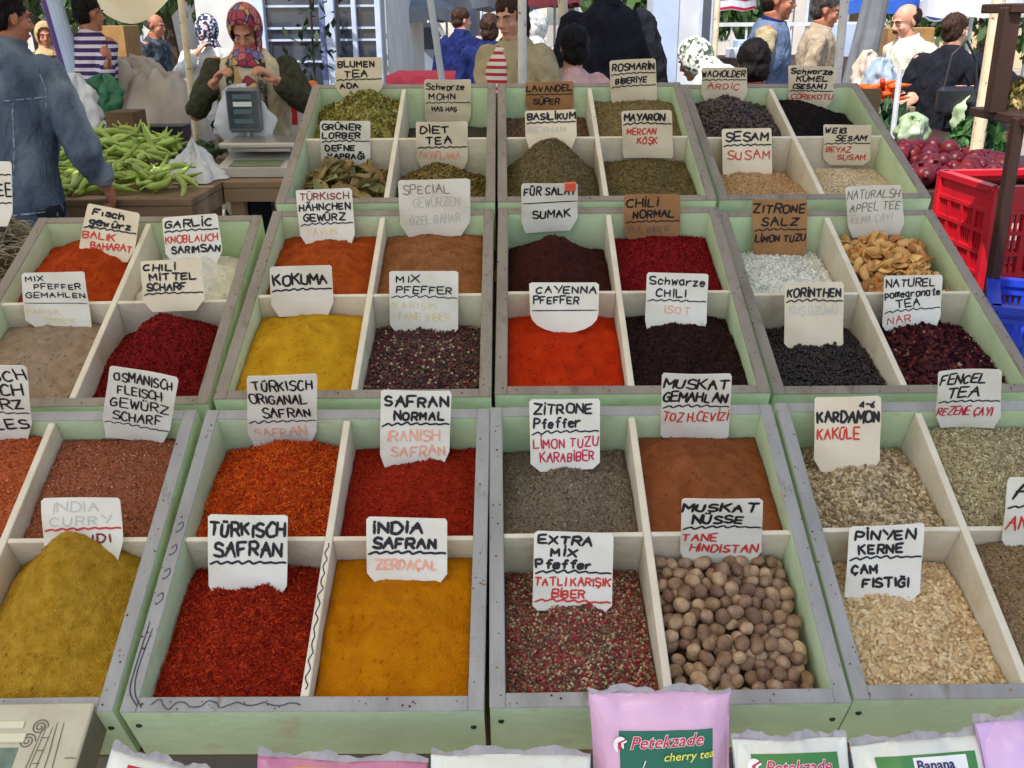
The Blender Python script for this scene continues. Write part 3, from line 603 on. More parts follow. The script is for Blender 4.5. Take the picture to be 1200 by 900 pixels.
    for i in range(-4, 5): bmesh.ops.bisect_plane(bmm, geom=bmm.verts[:]+bmm.edges[:]+bmm.faces[:], plane_co=(i*hw/4.6, 0, 0), plane_no=(1, 0, 0))
    for i in range(1, 6): bmesh.ops.bisect_plane(bmm, geom=bmm.verts[:]+bmm.edges[:]+bmm.faces[:], plane_co=(0, hh*i/6.5, 0), plane_no=(0, 1, 0))
    curve = lambda x, y: bd*(x/hw)**2*(.4+.6*max(y, 0)/hh)+cl*(max(y, 0)/hh)**2.2+.0012*math.sin(y*70+x*40)
    for v in bmm.verts: v.co.z += curve(v.co.x, v.co.y)
    bmm.to_mesh(me); bmm.free()
    ob = link(bpy.data.objects.new('name_card', me)); ob.matrix_world = Mw
    kind = 'brown cardboard card' if m is M_kraft else 'white card'
    tag(ob, lab or ('%s lettered %s standing in its heap' % (kind, title)), 'name card', 'name cards of the stall')
    # lettering
    wts = [(.42 if l[0].lower() == 'w' else l[4] if len(l) > 4 else 1) for l in lines]; tot = sum(wts)+.45; y = .2; inks = {}
    cw = np.linalg.norm(q[1]-q[0]); ch = np.linalg.norm(q[3]-q[0])*vf
    for l, wt in zip(lines, wts):
        y0, y1 = y/tot, (y+wt)/tot; y += wt
        if l[0] in 'wWu':
            c_ = {'w': 'k', 'W': 'r', 'u': 'k'}[l[0]]; ink = inks.setdefault(c_, Ink()); yy = (y0+y1)/2; p0, p1 = bi(.03, yy*vf), bi(.98, (yy-.01)*vf)
            if l[0] == 'u': ink.line([p0, (p0+p1)/2, p1], bw*.55, True)
            else: ink.wave(p0[0], p1[0], (p0[1]+p1[1])/2, ch*.022, bw*.62)
            continue
        c_ = l[0]; ink = inks.setdefault(c_, Ink()); x0 = l[2] if len(l) > 2 else .08; x1 = l[3] if len(l) > 3 else .94
        hgt = ch*(y1-y0)*.64; a, b = bi(x0, ((y0+y1)/2)*vf), bi(x1, ((y0+y1)/2)*vf); ang = math.atan2((b-a)[1], (b-a)[0])
        tmp = Ink(); tmp.z = ink.z; wd = bw*BWK*(1 if c_ in 'k' else .72 if c_ in 'rRod' else .5)*(min(1, wt+.15))
        tmp.text(l[1], 0, np.linalg.norm(b-a), -hgt/2, hgt/2, wd)
        ca, sa = math.cos(ang), math.sin(ang); bb = len(ink.V)
        ink.V += [(a[0]+ca*x-sa*yv, a[1]+sa*x+ca*yv, z) for x, yv, z in tmp.V]; ink.F += [tuple(i+bb for i in f) for f in tmp.F]; ink.z = tmp.z
    for c_, ink in inks.items():
        if not ink.V: continue
        me = bpy.data.meshes.new(INKN[c_]); me.from_pydata([(a, b, z+.0007+curve(a, b)) for a, b, z in ink.V], [], ink.F); me.update()
        local(INKN[c_], me, INKS[c_], ob)
    return ob
Q = lambda *a: [(a[i], a[i+1]) for i in range(0, 8, 2)]
T = (0, 0)
card((0, 0), 'bl', Q(-62, 428, 31, 428, 38, 508, -60, 510), 'FLEISCH', [('k', 'FLEISCH', .02, .98), ('k', 'SCHLICH', .02, .92), ('k', 'GEWÜRZ', .02, .94), ('w',), ('k', 'TELLES', .06, .98)], lab='white card cut by the left picture edge, lines ending in SCH, CH and ÜRZ')
card((0, 0), 'br', Q(129, 428, 210, 442, 198, 512, 119, 500), 'OSMANISCH FLEISCH GEWÜRZ SCHARF', [('k', 'OSMANISCH'), ('k', 'FLEISCH', .15, .8), ('k', 'GEWÜRZ'), ('k', 'SCHARF', .14, .86), ('w',)], bw=.0032)
card((0, 0), 'fr', Q(48, 584, 141, 583, 145, 640, 52, 645), 'INDIA CURRY', [('f', 'INDIA', .14, .9), ('f', 'CURRY', .1, .95), ('W',), ('d', 'HINDI', .3, .95)], dn=-.045, ext=.5, bw=.0046)
card((1, 0), 'bl', Q(289, 441, 371, 441, 371, 516, 290, 518), 'TÜRKISCH ORIGANAL SAFRAN', [('k', 'TÜRKISCH'), ('k', 'ORIGANAL', .04, .86), ('k', 'SAFRAN', .22, .92), ('w',), ('o', 'SAFRAN', .1, .85)], bw=.0036)
card((1, 0), 'br', Q(446, 457, 529, 459, 526, 540, 445, 543), 'SAFRAN NORMAL', [('k', 'SAFRAN', .06, .98), ('k', 'NORMAL', .2, .92, .85), ('w',), ('o', 'IRANISH', .1, .86), ('o', 'SAFRAN', .16, .96)], bw=.0048)
card((1, 0), 'fl', Q(243, 603, 337, 604, 336, 690, 244, 690), 'TÜRKISCH SAFRAN', [('k', 'TÜRKISCH', .02, .98), ('k', 'SAFRAN', .08, .94), ('w',), ('f', ' ', 0, 1, .8)], bw=.0052, ext=.06, cut=(.05, .05))
card((1, 0), 'fr', Q(429, 606, 524, 608, 524, 680, 430, 680), 'İNDİA SAFRAN', [('k', 'İNDİA', .08, .74), ('k', 'SAFRAN', .08, .88), ('w',), ('o', 'ZERDAÇAL', .12, .88), ('f', ' ', 0, 1, .35)], bw=.0054, ext=.08, cut=(.1, .1))
card((2, 0), 'bl', Q(620, 468, 703, 467, 703, 545, 622, 550), 'ZİTRONE PFEFFER', [('k', 'ZİTRONE', .06, .9), ('k', 'Pfeffer', .06, .72), ('w',), ('R', 'LİMON TUZU', .05, .98), ('R', 'KARABİBER', .14, .92)], bw=.0040, ext=.05)
card((2, 0), 'br', Q(776, 438, 858, 439, 854, 510, 774, 510), 'MUSKAT GEMAHLAN', [('k', 'MUSKAT', .04, .98), ('k', 'GEMAHLAN', .03, .96), ('w',), ('r', 'TOZ H.CEVİZİ', .03, .98), ('f', ' ', 0, 1, .7)], bw=.0044, ext=.05, cut=(.05, .05))
card((2, 0), 'fl', Q(626, 622, 719, 625, 717, 713, 624, 711), 'EXTRA MİX PFEFFER', [('k', 'EXTRA', .06, .74), ('k', 'MİX', .22, .62), ('k', 'Pfeffer', .03, .74), ('w',), ('r', 'TATLI KARIŞIK', .02, .98), ('r', 'BİBER', .24, .66), ('W',)], bw=.0044, ext=.05, cut=(.1, .08))
card((2, 0), 'fr', Q(799, 584, 894, 584, 892, 652, 797, 652), 'MUSKAT NÜSSE', [('k', 'MUSKAT', .02, .94), ('k', 'NÜSSE', .14, .78), ('w',), ('r', 'TANE', .02, .46), ('r', 'HİNDİSTAN', .12, .96)], bw=.0050, dn=.004)
card((3, 0), 'bl', Q(956, 466, 1034, 464, 1031, 549, 954, 549), 'KARDAMON KAKÜLE', [('k', '4-6', .66, .9, .55), ('k', 'KARDAMON', .04, .98), ('r', 'KAKÜLE', .04, .68), ('f', ' ', 0, 1, 1.4)], M_cardw, bw=.0050, ext=.05, cut=(.16, .14))
card((3, 0), 'br', Q(1098, 433, 1174, 433, 1172, 492, 1096, 492), 'FENCEL TEA', [('k', 'FENCEL', .05, .78), ('k', 'TEA', .16, .68), ('w',), ('R', 'REZENE ÇAYI', .03, .88)], bw=.0042)
card((3, 0), 'fl', Q(996, 617, 1084, 613, 1078, 700, 990, 702), 'PİNYEN KERNE', [('k', 'PİNYEN', .08, .88), ('k', 'KERNE', .14, .74), ('w',), ('k', 'ÇAM', .06, .42), ('k', 'FISTIĞI', .22, .84), ('f', ' ', 0, 1, .4)], bw=.0044, ext=.05, cut=(.14, .1))
card((3, 0), 'fr', Q(1182, 560, 1272, 556, 1270, 637, 1174, 640), 'ANİS', [('k', 'ANİS', .1, .8), ('w',), ('r', 'ANASON', .04, .9), ('f', ' ', 0, 1, .4)], bw=.0050, lab='white card cut by the right picture edge, starting with a large A')
card((0, 1), 'bl', Q(103, 238, 165, 250, 157, 300, 92, 294), 'FİSCH GEWÜRZ', [('k', 'Fisch', .12, .9), ('k', 'gewürz', .1, .94), ('w',), ('r', 'BALIK', .03, .62), ('r', 'BAHARAT', .2, .96)], M_cardw, bw=.0048)
card((0, 1), 'br', Q(189, 255, 254, 250, 261, 300, 194, 303), 'GARLİC KNOBLAUCH SARIMSAN', [('k', 'GARLİC', .04, .9), ('w',), ('r', 'KNOBLAUCH', .03, .96), ('k', 'SARIMSAN', .12, .98)], M_card, bw=.0044)
card((0, 1), 'fl', Q(25, 320, 99, 318, 108, 384, 30, 380), 'MIX PFEFFER GEMAHLEN', [('k', 'MIX', .06, .5), ('k', 'PFEFFER', .18, .92), ('k', 'GEMAHLEN', .05, .98), ('u',), ('y', 'KARIŞIK', .04, .55), ('y', 'BİBER', .3, .9)], bw=.0026, ext=.05)
card((0, 1), 'fr', Q(164, 306, 236, 303, 240, 355, 168, 358), 'CHILI MİTTEL SCHARF', [('k', 'CHILİ', .05, .7), ('k', 'MİTTEL', .14, .9), ('k', 'SCHARF', .08, .72), ('w',), ('f', ' ', 0, 1, .6)], M_cardw, bw=.0042)
card((1, 1), 'bl', Q(346, 223, 412, 220, 416, 279, 352, 282), 'TÜRKISCH HÄHNCHEN GEWÜRZ', [('d', 'TÜRKISCH', .06, .95), ('k', 'HÄHNCHEN', .04, .96), ('k', 'GEWÜRZ', .1, .86), ('w',), ('y', 'TAVUK', .12, .7)], bw=.0040)
card((1, 1), 'br', Q(466, 212, 551, 210, 551, 272, 470, 278), 'SPECIAL GEWÜRZEN', [('g', 'SPECIAL', .06, .72), ('f', 'GEWÜRZEN', .2, .86), ('f', ' ', 0, 1, .3), ('f', 'ÖZEL BAHAR', .14, .86), ('f', ' ', 0, 1, .5)], bw=.0042, cut=(.2, .3), ext=.05, lab='large faded white card with pencilled SPECIAL standing in brown powder')
card((1, 1), 'fl', Q(316, 313, 389, 310, 391, 361, 318, 364), 'KOKUMA', [('f', ' ', 0, 1, .25), ('k', 'KOKUMA', .06, .92), ('w',), ('f', ' ', 0, 1, .9)], bw=.0050)
card((1, 1), 'fr', Q(456, 318, 537, 318, 537, 388, 457, 385), 'MIX PFEFFER', [('k', 'MIX', .1, .62), ('k', 'PFEFFER', .1, .92), ('w',), ('y', 'KARIŞIK', .05, .7), ('y', 'TANE BİBER', .1, .9), ('f', ' ', 0, 1, .5)], bw=.0032, cut=(.08, .06), ext=.06, lab='white card lettered only MIX PFEFFER standing in dark peppercorns')
ob = card((2, 1), 'bl', Q(611, 215, 677, 214, 677, 262, 611, 266), 'FÜR SALAT SUMAK', [('k', 'FÜR SALAT', .05, .98), ('u',), ('k', 'SUMAK', .2, .88), ('f', ' ', 0, 1, .3)], bw=.0042)
m = MB(); w_ = ob.data.vertices; xs = [v.co.x for v in w_]; ys = [v.co.y for v in w_]; x1 = max(xs)-.004; y1 = max(ys)-.0015
m.box(x1-.022, x1, y1-.016, y1, -.002, .0072); local('red_sticker', m.mesh('red_sticker'), mat('red_sticker_paper', S(226, 92, 70), rough=.5), ob)
card((2, 1), 'br', Q(731, 228, 797, 227, 797, 276, 732, 278), 'CHILI NORMAL', [('k', 'CHİLİ', .05, .62), ('k', 'NORMAL', .16, .9, .9), ('w',), ('g', 'PUL BİBER', .08, .8, .8)], M_kraft, bw=.0044)
card((2, 1), 'fl', Q(620, 331, 702, 331, 701, 389, 622, 389), 'CAYENNA PFEFFER', [('k', 'CAYENNA', .1, .98), ('k', 'PFEFFER', .06, .72), ('u',), ('f', ' ', 0, 1, 1.3)], bw=.0036, cut=(.5, .5), ext=.02)
card((2, 1), 'fr', Q(758, 319, 830, 321, 828, 380, 756, 378), 'SCHWARZE CHILI', [('k', 'Schwarze', .05, .96), ('k', 'CHILI', .16, .66), ('w',), ('o', 'ISOT', .3, .74), ('f', ' ', 0, 1, .4)], bw=.0036, cut=(.04, .04))
card((3, 1), 'bl', Q(882, 234, 946, 233, 946, 300, 883, 301), 'ZITRONE SALZ', [('k', 'ZITRONE', .02, .98), ('k', 'SALZ', .16, .86), ('w',), ('k', 'LİMON TUZU', .04, .98, .8), ('f', ' ', 0, 1, .8)], M_kraft, bw=.0046)
card((3, 1), 'fl', Q(919, 331, 988, 330, 988, 407, 919, 407), 'KORİNTHEN', [('f', ' ', 0, 1, .15), ('k', 'KORİNTHEN', .05, .96), ('w',), ('f', 'KUŞ ÜZÜMÜ', .08, .9), ('f', ' ', 0, 1, 2.2)], M_cardw, bw=.0042, cut=(.1, .08), ext=.04)
card((3, 1), 'br', Q(990, 219, 1056, 217, 1060, 266, 994, 272), 'NATURALSH APPEL TEE', [('g', 'NATURALSH', .04, .97), ('g', 'APPEL TEE', .06, .97), ('f', 'ELMA ÇAYI', .08, .8), ('f', ' ', 0, 1, .3)], bw=.0040)
card((3, 1), 'fr', Q(1036, 323, 1104, 322, 1102, 376, 1034, 388), 'NATUREL POMEGRANATE TEA', [('k', 'NATUREL', .04, .88), ('k', 'pomegranate', .02, .98, .9), ('k', 'TEA', .22, .64), ('w',), ('r', 'NAR', .08, .5)], bw=.0034)
card((1, 2), 'bl', Q(393, 68, 448, 67, 448, 106, 393, 108), 'BLUMEN TEA', [('k', 'BLUMEN', .06, .84), ('k', 'TEA', .18, .7), ('w',), ('k', 'ADA', .1, .5, .8)], M_cardw, bw=.0046)
card((1, 2), 'fl', Q(375, 142, 434, 142, 434, 190, 376, 190), 'GRÜNER LORBER DEFNE', [('k', 'GRÜNER', .04, .82), ('k', 'LORBER', .04, .8), ('w',), ('k', 'DEFNE', .1, .7), ('k', 'YAPRAĞI', .14, .88)], M_card, bw=.0044, dn=.018)
card((1, 2), 'br', Q(497, 93, 552, 93, 552, 143, 498, 143), 'SCHWARZE MOHN', [('k', 'Schwarze', .04, .86), ('k', 'MOHN', .1, .68), ('w',), ('k', 'HAŞ HAŞ', .16, .7, .7), ('f', ' ', 0, 1, .8)], M_cardw, bw=.0038, cut=(.1, .12))
card((1, 2), 'fr', Q(487, 144, 548, 143, 548, 191, 488, 191), 'DİET TEA', [('k', 'DİET', .08, .66), ('k', 'TEA', .2, .7), ('w',), ('o', 'ZAYIFLAMA', .03, .86)], M_cardw, bw=.0048)
card((2, 2), 'bl', Q(616, 97, 672, 96, 672, 128, 616, 128), 'LAVANDEL SÜPER', [('k', 'LAVANDEL', .02, .98), ('w',), ('k', 'SÜPER', .16, .72), ('f', ' ', 0, 1, .2)], M_kraft, bw=.0040)
card((2, 2), 'fl', Q(615, 130, 675, 128, 676, 162, 616, 165), 'BASİLİKUM', [('k', 'BASİLİKUM', .05, .98), ('w',), ('f', 'REYHAN', .05, .8), ('f', ' ', 0, 1, .4)], M_cardw, bw=.0050, dn=-.02, ext=.4)
card((2, 2), 'br', Q(714, 71, 768, 68, 770, 113, 716, 116), 'ROSMARİN BİBERİYE', [('k', 'ROSMARİN', .06, .98), ('w',), ('k', 'BİBERİYE', .12, .8, .8), ('w',), ('f', ' ', 0, 1, .7)], M_cardw, bw=.0046, cut=(.03, .03))
card((2, 2), 'fr', Q(728, 130, 787, 129, 789, 182, 730, 182), 'MAYARON', [('k', 'MAYARON', .06, .86), ('w',), ('r', 'MERCAN', .1, .68), ('r', 'KÖŞK', .3, .7), ('f', ' ', 0, 1, .8)], M_cardw, bw=.0050, cut=(.03, .03), ext=.06)
card((3, 2), 'bl', Q(822, 79, 875, 79, 876, 113, 822, 113), 'WACHOLDER ARDIÇ', [('k', 'WACHOLDER', .02, .97), ('w',), ('r', 'ARDIÇ', .12, .84), ('f', ' ', 0, 1, .4)], M_cardw, bw=.0040)
card((3, 2), 'fl', Q(846, 151, 904, 150, 905, 202, 847, 204), 'SESAM SUSAM', [('k', 'SESAM', .08, .94), ('w',), ('r', 'SUSAM', .1, .98, 1.1), ('f', ' ', 0, 1, .7)], M_cardw, bw=.0052, cut=(.03, .04), ext=.06, lab='white card lettered SESAM and red SUSAM standing in light brown sesame')
card((3, 2), 'br', Q(924, 77, 977, 78, 977, 120, 924, 119), 'SCHWARZE KÜMEL', [('k', 'Schwarze', .06, .98), ('k', 'KÜMEL', .18, .88), ('k', '(SESAM)', .08, .84), ('w',), ('r', 'ÇÖREKOTU', .06, .98)], M_cardw, bw=.0046)
card((3, 2), 'fr', Q(965, 146, 1021, 146, 1020, 191, 965, 191), 'WEIß SESAM', [('k', 'WEIß', .04, .5), ('k', 'SESAM', .26, .9), ('w',), ('r', 'BEYAZ', .06, .58), ('r', 'SUSAM', .3, .9)], M_cardw, bw=.0042, ext=.06)

# marker scribbles running along the rims of one tray
t, Mx, D = TRAYS[(1, 0)]; W2 = TW/2-.0015
def scribble(pts, w_):
    ink = Ink(); ink.line(pts, w_, True); me = bpy.data.meshes.new('marker_scribble'); me.from_pydata([(a, b, z+.0005) for a, b, z in ink.V], [], ink.F); me.update(); local('marker_scribble', me, ink_blue, t)
scribble([(-W2+.035+i*.0092+random.uniform(-.003, .003), .012+random.uniform(.4, 1)*.008*math.sin(i*1.7)*(1-i/30)) for i in range(22)], .0013)
scribble([(-W2+.006, .13), (-W2+.004, .06), (-W2+.006, .03), (-W2+.02, .01)], .0018); scribble([(-W2+.012, .12), (-W2+.008, .06), (-W2+.013, .028), (-W2+.026, .008)], .0016)
for y in (.17, .21, .25, .29): scribble([(-W2+.006, y), (-W2+.012, y+.006), (-W2+.014, y-.004), (-W2+.008, y-.012), (-W2+.006, y-.01)], .0014)
ink = Ink(); p = []
for i in range(40): p.append((random.uniform(.001, .0034)*math.sin(i*1.5+random.random()), .034+i*.0058))
ink.line(p, .0017, True)
me = bpy.data.meshes.new('divider_scribble'); me.from_pydata([(a, b, z-.0036) for a, b, z in ink.V], [], ink.F); me.update(); local('divider_scribble', me, ink_blue, t)
# ================================================================== stand, packets and the rest of the stall
M_plank = mat('stand_plank', S(140, 116, 84), S(104, 84, 60), 6, .8, .3, 40, stretch=(.15, 1, 1))
M_dark = mat('dark_stained_wood', S(66, 42, 34), S(46, 30, 25), 8, .55, .25, 50, stretch=(1, 1, .2))
M_brownw = mat('worn_brown_board', S(150, 126, 98), S(114, 92, 70), 7, .75, .35, 45, stretch=(.2, 1, 1), c3=S(92, 76, 62), c3s=(.6, .75), s3=6)
st = empty('display_stand', (0, 1.7, 0), label='stepped wooden stand of planks carrying the three rows of spice trays', cat='display stand')
for i, (x0, x1) in enumerate(((-1.0, 1.0), (-1.0, 1.0), (-.52, .94))):
    y, z, s, D = TIER[i]; s = R(s); dz = -.03 if i != 1 else -.034
    Mx = Matrix.Translation((0, y-.02, z+CAMH+dz)) @ Matrix.Rotation(s, 4, 'X')
    m = MB(); m.box(x0, x1, .03, D-.005, -DEPTH-.024, -DEPTH-.006, Mx); m.build('shelf_board', M_plank, st)
    for x in np.linspace(x0+.06, x1-.06, 3):
        a = Mx @ Vector((x, .07, -DEPTH-.03)); b = Mx @ Vector((x, D-.06, -DEPTH-.03))
        for p in (a, b):
            m = MB(); m.box(p.x-.022, p.x+.022, p.y-.022, p.y+.022, 0, p.z-.012, bev=.002); m.build('leg', M_plank, st)
M_pboard = mat('pale_bounce_board', S(206, 204, 190), S(190, 186, 170), 6, .7, .1, 40)  # paleness added to bounce light onto the green tray fronts
m = MB(); m.box(-.50, .50, 2.665, 2.685, .05, 1.40); m.box(.502, .98, 2.73, 2.75, .05, 1.40); m.build('added_back_board', M_plank, st)  # added behind the trays so the background can't shine through their gaps
fs = empty('front_shelf', (0, .85, 0), label='low plank shelf along the stall front under the tea packets', cat='shelf')
m = MB(); m.box(-1.25, 1.25, .66, 1.02, .575, .597, bev=.003); m.build('shelf_board', M_pboard, fs)
for x in (-1.1, 0, 1.1):
    m = MB(); m.box(x-.02, x+.02, .7, .74, 0, .5745); m.box(x-.02, x+.02, .95, .99, 0, .5745); m.build('leg', M_dark, fs)

# ---- packets
def text_mesh(txt, size, shear=0, bold=0.0, res=3):
    cu = bpy.data.curves.new('txt', 'FONT'); cu.body = txt; cu.size = size; cu.shear = shear; cu.offset = bold; cu.resolution_u = res; cu.align_x = 'LEFT'
    o = bpy.data.objects.new('txt', cu); COL.objects.link(o); dg = bpy.context.evaluated_depsgraph_get(); me = bpy.data.meshes.new_from_object(o.evaluated_get(dg))
    bpy.data.objects.remove(o); bm = bmesh.new(); bm.from_mesh(me); bmesh.ops.triangulate(bm, faces=bm.faces)
    V = [v.co.copy() for v in bm.verts]; bm.verts.index_update(); F = [[v.index for v in f.verts] for f in bm.faces]; bm.free(); return V, F
class Pillow:
    """a filled plastic packet: local x right, y up, z towards the viewer"""
    def __init__(s, W, H, T, seed=0, wr=.007): s.W, s.H, s.T, s.s, s.wr = W, H, T, seed, wr
    def z(s, x, y):
        a = np.clip(np.abs(np.asarray(x, float)/(s.W/2)), 0, 1); b = np.clip(np.abs((np.asarray(y, float)-s.H/2)/(s.H/2)), 0, 1)
        f = (1-a**3.2)**.8*(1-b**4)**.8
        cr = s.wr*fbm(np.asarray(x, float)*22+s.s, np.asarray(y, float)*9+s.s*3, 3)*(.4+b**2+a**2)
        return s.T*f+cr
    def shape(s, n=46, side=1):
        X, Y = np.meshgrid(np.linspace(-s.W/2, s.W/2, n), np.linspace(0, s.H, n)); Z = s.z(X, Y)*side
        Xs = X*(1-.05*np.clip(np.abs((Y-s.H/2)/(s.H/2)), 0, 1)**3*0+ -.03*(1-np.abs((Y-s.H/2)/(s.H/2))**2)); Ys = Y+.006*fbm(X*15+s.s, Y*2, 2)*(Y/s.H)
        return np.stack([Xs, Ys, Z], -1)
M_seal = mat('clear_seal_film', S(214, 208, 212), S(196, 190, 196), 30, .2, .4, 60, spec=.8, trans=.5)
def packet(tl, tr, y, H, T, lean, matl, label, seed, prints, name='tea_packet', film=True):
    A, B = at(*tl, y), at(*tr, y); W = (B-A).length; X = (B-A).normalized()
    Yv = Vector((0, math.sin(R(lean)), math.cos(R(lean)))); Z = X.cross(Yv).normalized(); Yv = Z.cross(X)
    O = (A+B)/2-Yv*H; Mx = Matrix(((X.x, Yv.x, Z.x, O.x), (X.y, Yv.y, Z.y, O.y), (X.z, Yv.z, Z.z, O.z), (0, 0, 0, 1)))
    p = Pillow(W, H, T, seed); G = p.shape(); n = G.shape[0]; Bk = p.shape(side=-.35); Bk[:, :, 2] -= .0012
    i = np.arange(n*n).reshape(n, n); F = np.stack([i[:-1, :-1], i[:-1, 1:], i[1:, 1:], i[1:, :-1]], -1).reshape(-1, 4)
    loop = np.concatenate([i[0, :], i[1:, -1], i[-1, -2::-1], i[-2:0, 0]]); k = n*n; F3 = np.stack([np.roll(loop, -1), loop, loop+k, np.roll(loop, -1)+k], -1)
    me = raw_mesh(name, np.concatenate([G.reshape(-1, 3), Bk.reshape(-1, 3)]), [F, F[:, ::-1]+k, F3], True); me.materials.append(matl)
    o = link(bpy.data.objects.new(name, me)); o.matrix_world = Mx; tag(o, label, 'tea packet', 'tea packets on the front shelf')
    lay = [.0006]
    def patch(nm, x0, x1, y0, y1, mm_, dz=.0006, skew=0):
        a = 24; XX, YY = np.meshgrid(np.linspace(x0, x1, a), np.linspace(y0, y1, a)); XX = XX+skew*(YY-y0); ZZ = p.z(XX, YY)+lay[0]; lay[0] += .0005
        XX = XX*(1+ -.03*(1-np.abs((YY-H/2)/(H/2))**2))
        P = np.stack([XX, YY, ZZ], -1).reshape(-1, 3); j = np.arange(a*a).reshape(a, a); FF = np.stack([j[:-1, :-1], j[:-1, 1:], j[1:, 1:], j[1:, :-1]], -1).reshape(-1, 4)
        e = raw_mesh(nm, P, [FF], True); return local(nm, e, mm_, o)
    def words(nm, txt, x, yv, size, mm_, bold=0, shear=.25, rise=0):
        V, F = text_mesh(txt, size, shear, bold); V = [Vector((x+v.x, yv+v.y+rise*v.x, 0)) for v in V]
        zz = p.z(np.array([v.x for v in V]), np.array([v.y for v in V])); me2 = bpy.data.meshes.new(nm); me2.from_pydata([(v.x*(1-.03), v.y, float(z)+lay[0]+.0004) for v, z in zip(V, zz)], [], F); me2.update(); lay[0] += .0004
        return local(nm, me2, mm_, o)
    def blob(nm, pts, mm_):
        pts = np.array(pts, float); c = pts.mean(0); P = np.concatenate([[c], pts]); zz = p.z(P[:, 0], P[:, 1])+lay[0]+.0004; lay[0] += .0004; q = len(pts)
        me2 = bpy.data.meshes.new(nm); me2.from_pydata([(a, b, z) for (a, b), z in zip(P, zz)], [], [(0, 1+i_, 1+(i_+1) % q) for i_ in range(q)]); me2.update(); return local(nm, me2, mm_, o)
    sm = MB(); q = 30; X0 = G[-1, :, :]; ii = np.linspace(0, n-1, q).astype(int); wob = [.007+.003*math.sin(i*.5+seed)+.0012*math.sin(i*1.7)+.001*random.random() for i in range(q)]
    sm.sheet([[Vector(X0[i]) for i in ii], [Vector(X0[i])+Vector((0, wob[k]*.6, .002*math.sin(k*1.9+seed))) for k, i in enumerate(ii)], [Vector(X0[i])+Vector((0, wob[k], .003*math.sin(k*1.1+seed))) for k, i in enumerate(ii)]]); local('top_seal', sm.mesh('top_seal', (0, 0, 0), True), M_seal, o)
    if prints: prints(W, H, patch, words, blob)
    return o
P_ = lambda nm, c, r=.35, **k: mat(nm, S(*c), rough=r, spec=.5, **k)
M_pink = mat('pink_packet_film', S(224, 178, 206), S(214, 166, 198), 8, .28, .35, 34, spec=.6, coat=.5); M_offw = mat('white_packet_film', S(226, 226, 212), S(214, 214, 202), 8, .3, .35, 34, spec=.5, coat=.3)
M_lilac = mat('lilac_packet_film', S(216, 180, 218), S(206, 168, 210), 8, .28, .35, 34, spec=.5, coat=.3); M_rose = mat('rose_packet_film', S(196, 120, 150), S(180, 102, 136), 12, .25, .1, 40, spec=.6, coat=.5)
g1, g2 = P_('green_print', (28, 104, 84)), P_('leaf_green_print', (66, 128, 62)); wh = P_('white_print', (238, 236, 232)); cr_ = P_('crimson_print', (196, 32, 70)); ye = P_('yellow_print', (232, 222, 90)); pu = P_('purple_print', (86, 46, 140)); rd = P_('red_print', (176, 26, 44)); og = P_('orange_print', (214, 140, 60)); nv = P_('navy_print', (40, 40, 96)); bk = P_('black_print', (40, 40, 44)); yo = P_('golden_print', (222, 160, 40))
def circ(x, y, r, n=16, e=1): return [(x+r*math.cos(2*math.pi*i/n), y+r*e*math.sin(2*math.pi*i/n)) for i in range(n)]
def logo(words, x, y, s, blob=None, rise=.03):
    words('logo_outline', 'Petekzade', x, y, s, wh, .0012*s/.03, .3, rise); words('logo_lettering', 'Petekzade', x, y, s, cr_, .0002, .3, rise)
    if blob:
        for k in range(3): blob('logo_swirl', [(x-.004-.0026*k+(.0045+.002*k)*math.cos(a), y+.006+(.006+.0022*k)*math.sin(a)) for a in np.linspace(.9, 4.2, 9)]+[(x-.004-.0026*k+(.0030+.002*k)*math.cos(a), y+.006+(.0045+.0022*k)*math.sin(a)) for a in np.linspace(4.2, .9, 9)], (wh, cr_, wh)[k])
def pr_cherry(W, H, patch, words, blob):
    patch('printed_label', -W*.31, W*.36, .02, H*.775, g1); logo(words, -W*.24, H*.645, W*.128, blob, .05); words('flavour_lettering', 'cherry tea', W*.0, H*.56, W*.088, ye, .0001, .2, .05)
    blob('glass_print', [(-W*.22, H*.1), (-W*.13, H*.1), (-W*.125, H*.46), (-W*.225, H*.46)], rd); blob('straw_print', [(-W*.17, H*.46), (-W*.165, H*.46), (-W*.12, H*.57), (-W*.127, H*.57)], wh)
    for x in (-.02, .09): blob('cherry_print', circ(W*x, H*.2, W*.055), cr_); blob('stalk_print', [(W*x, H*.25), (W*x+.001, H*.25), (W*.038, H*.53), (W*.034, H*.53)], g2)
def pr_green(W, H, patch, words, blob):
    patch('printed_label', -W*.36, W*.40, .02, H*.925, g2); logo(words, -W*.27, H*.82, W*.145, blob, 0); words('flavour_lettering', 'apple tea', W*.1, H*.755, W*.07, ye)
    blob('apple_print', circ(-W*.1, H*.38, W*.12), og)
def pr_banana(W, H, patch, words, blob):
    patch('printed_label', -W*.34, W*.44, .02, H*.925, g2); patch('lettering_patch', -W*.06, W*.36, H*.825, H*.91, wh, .001); patch('lettering_patch', W*.12, W*.36, H*.735, H*.825, wh, .001)
    words('flavour_lettering', 'Banana', -W*.045, H*.84, W*.105, nv, .0004, 0); words('flavour_lettering', 'Tea', W*.15, H*.752, W*.105, nv, .0004, 0); blob('banana_print', circ(-W*.14, H*.7, W*.09, 16, .6), yo)
def pr_red(W, H, patch, words, blob): patch('printed_label', -W*.3, W*.44, .02, H*.95, rd); words('flavour_lettering', 'Cherry', -W*.12, H*.87, W*.16, wh, .0004)
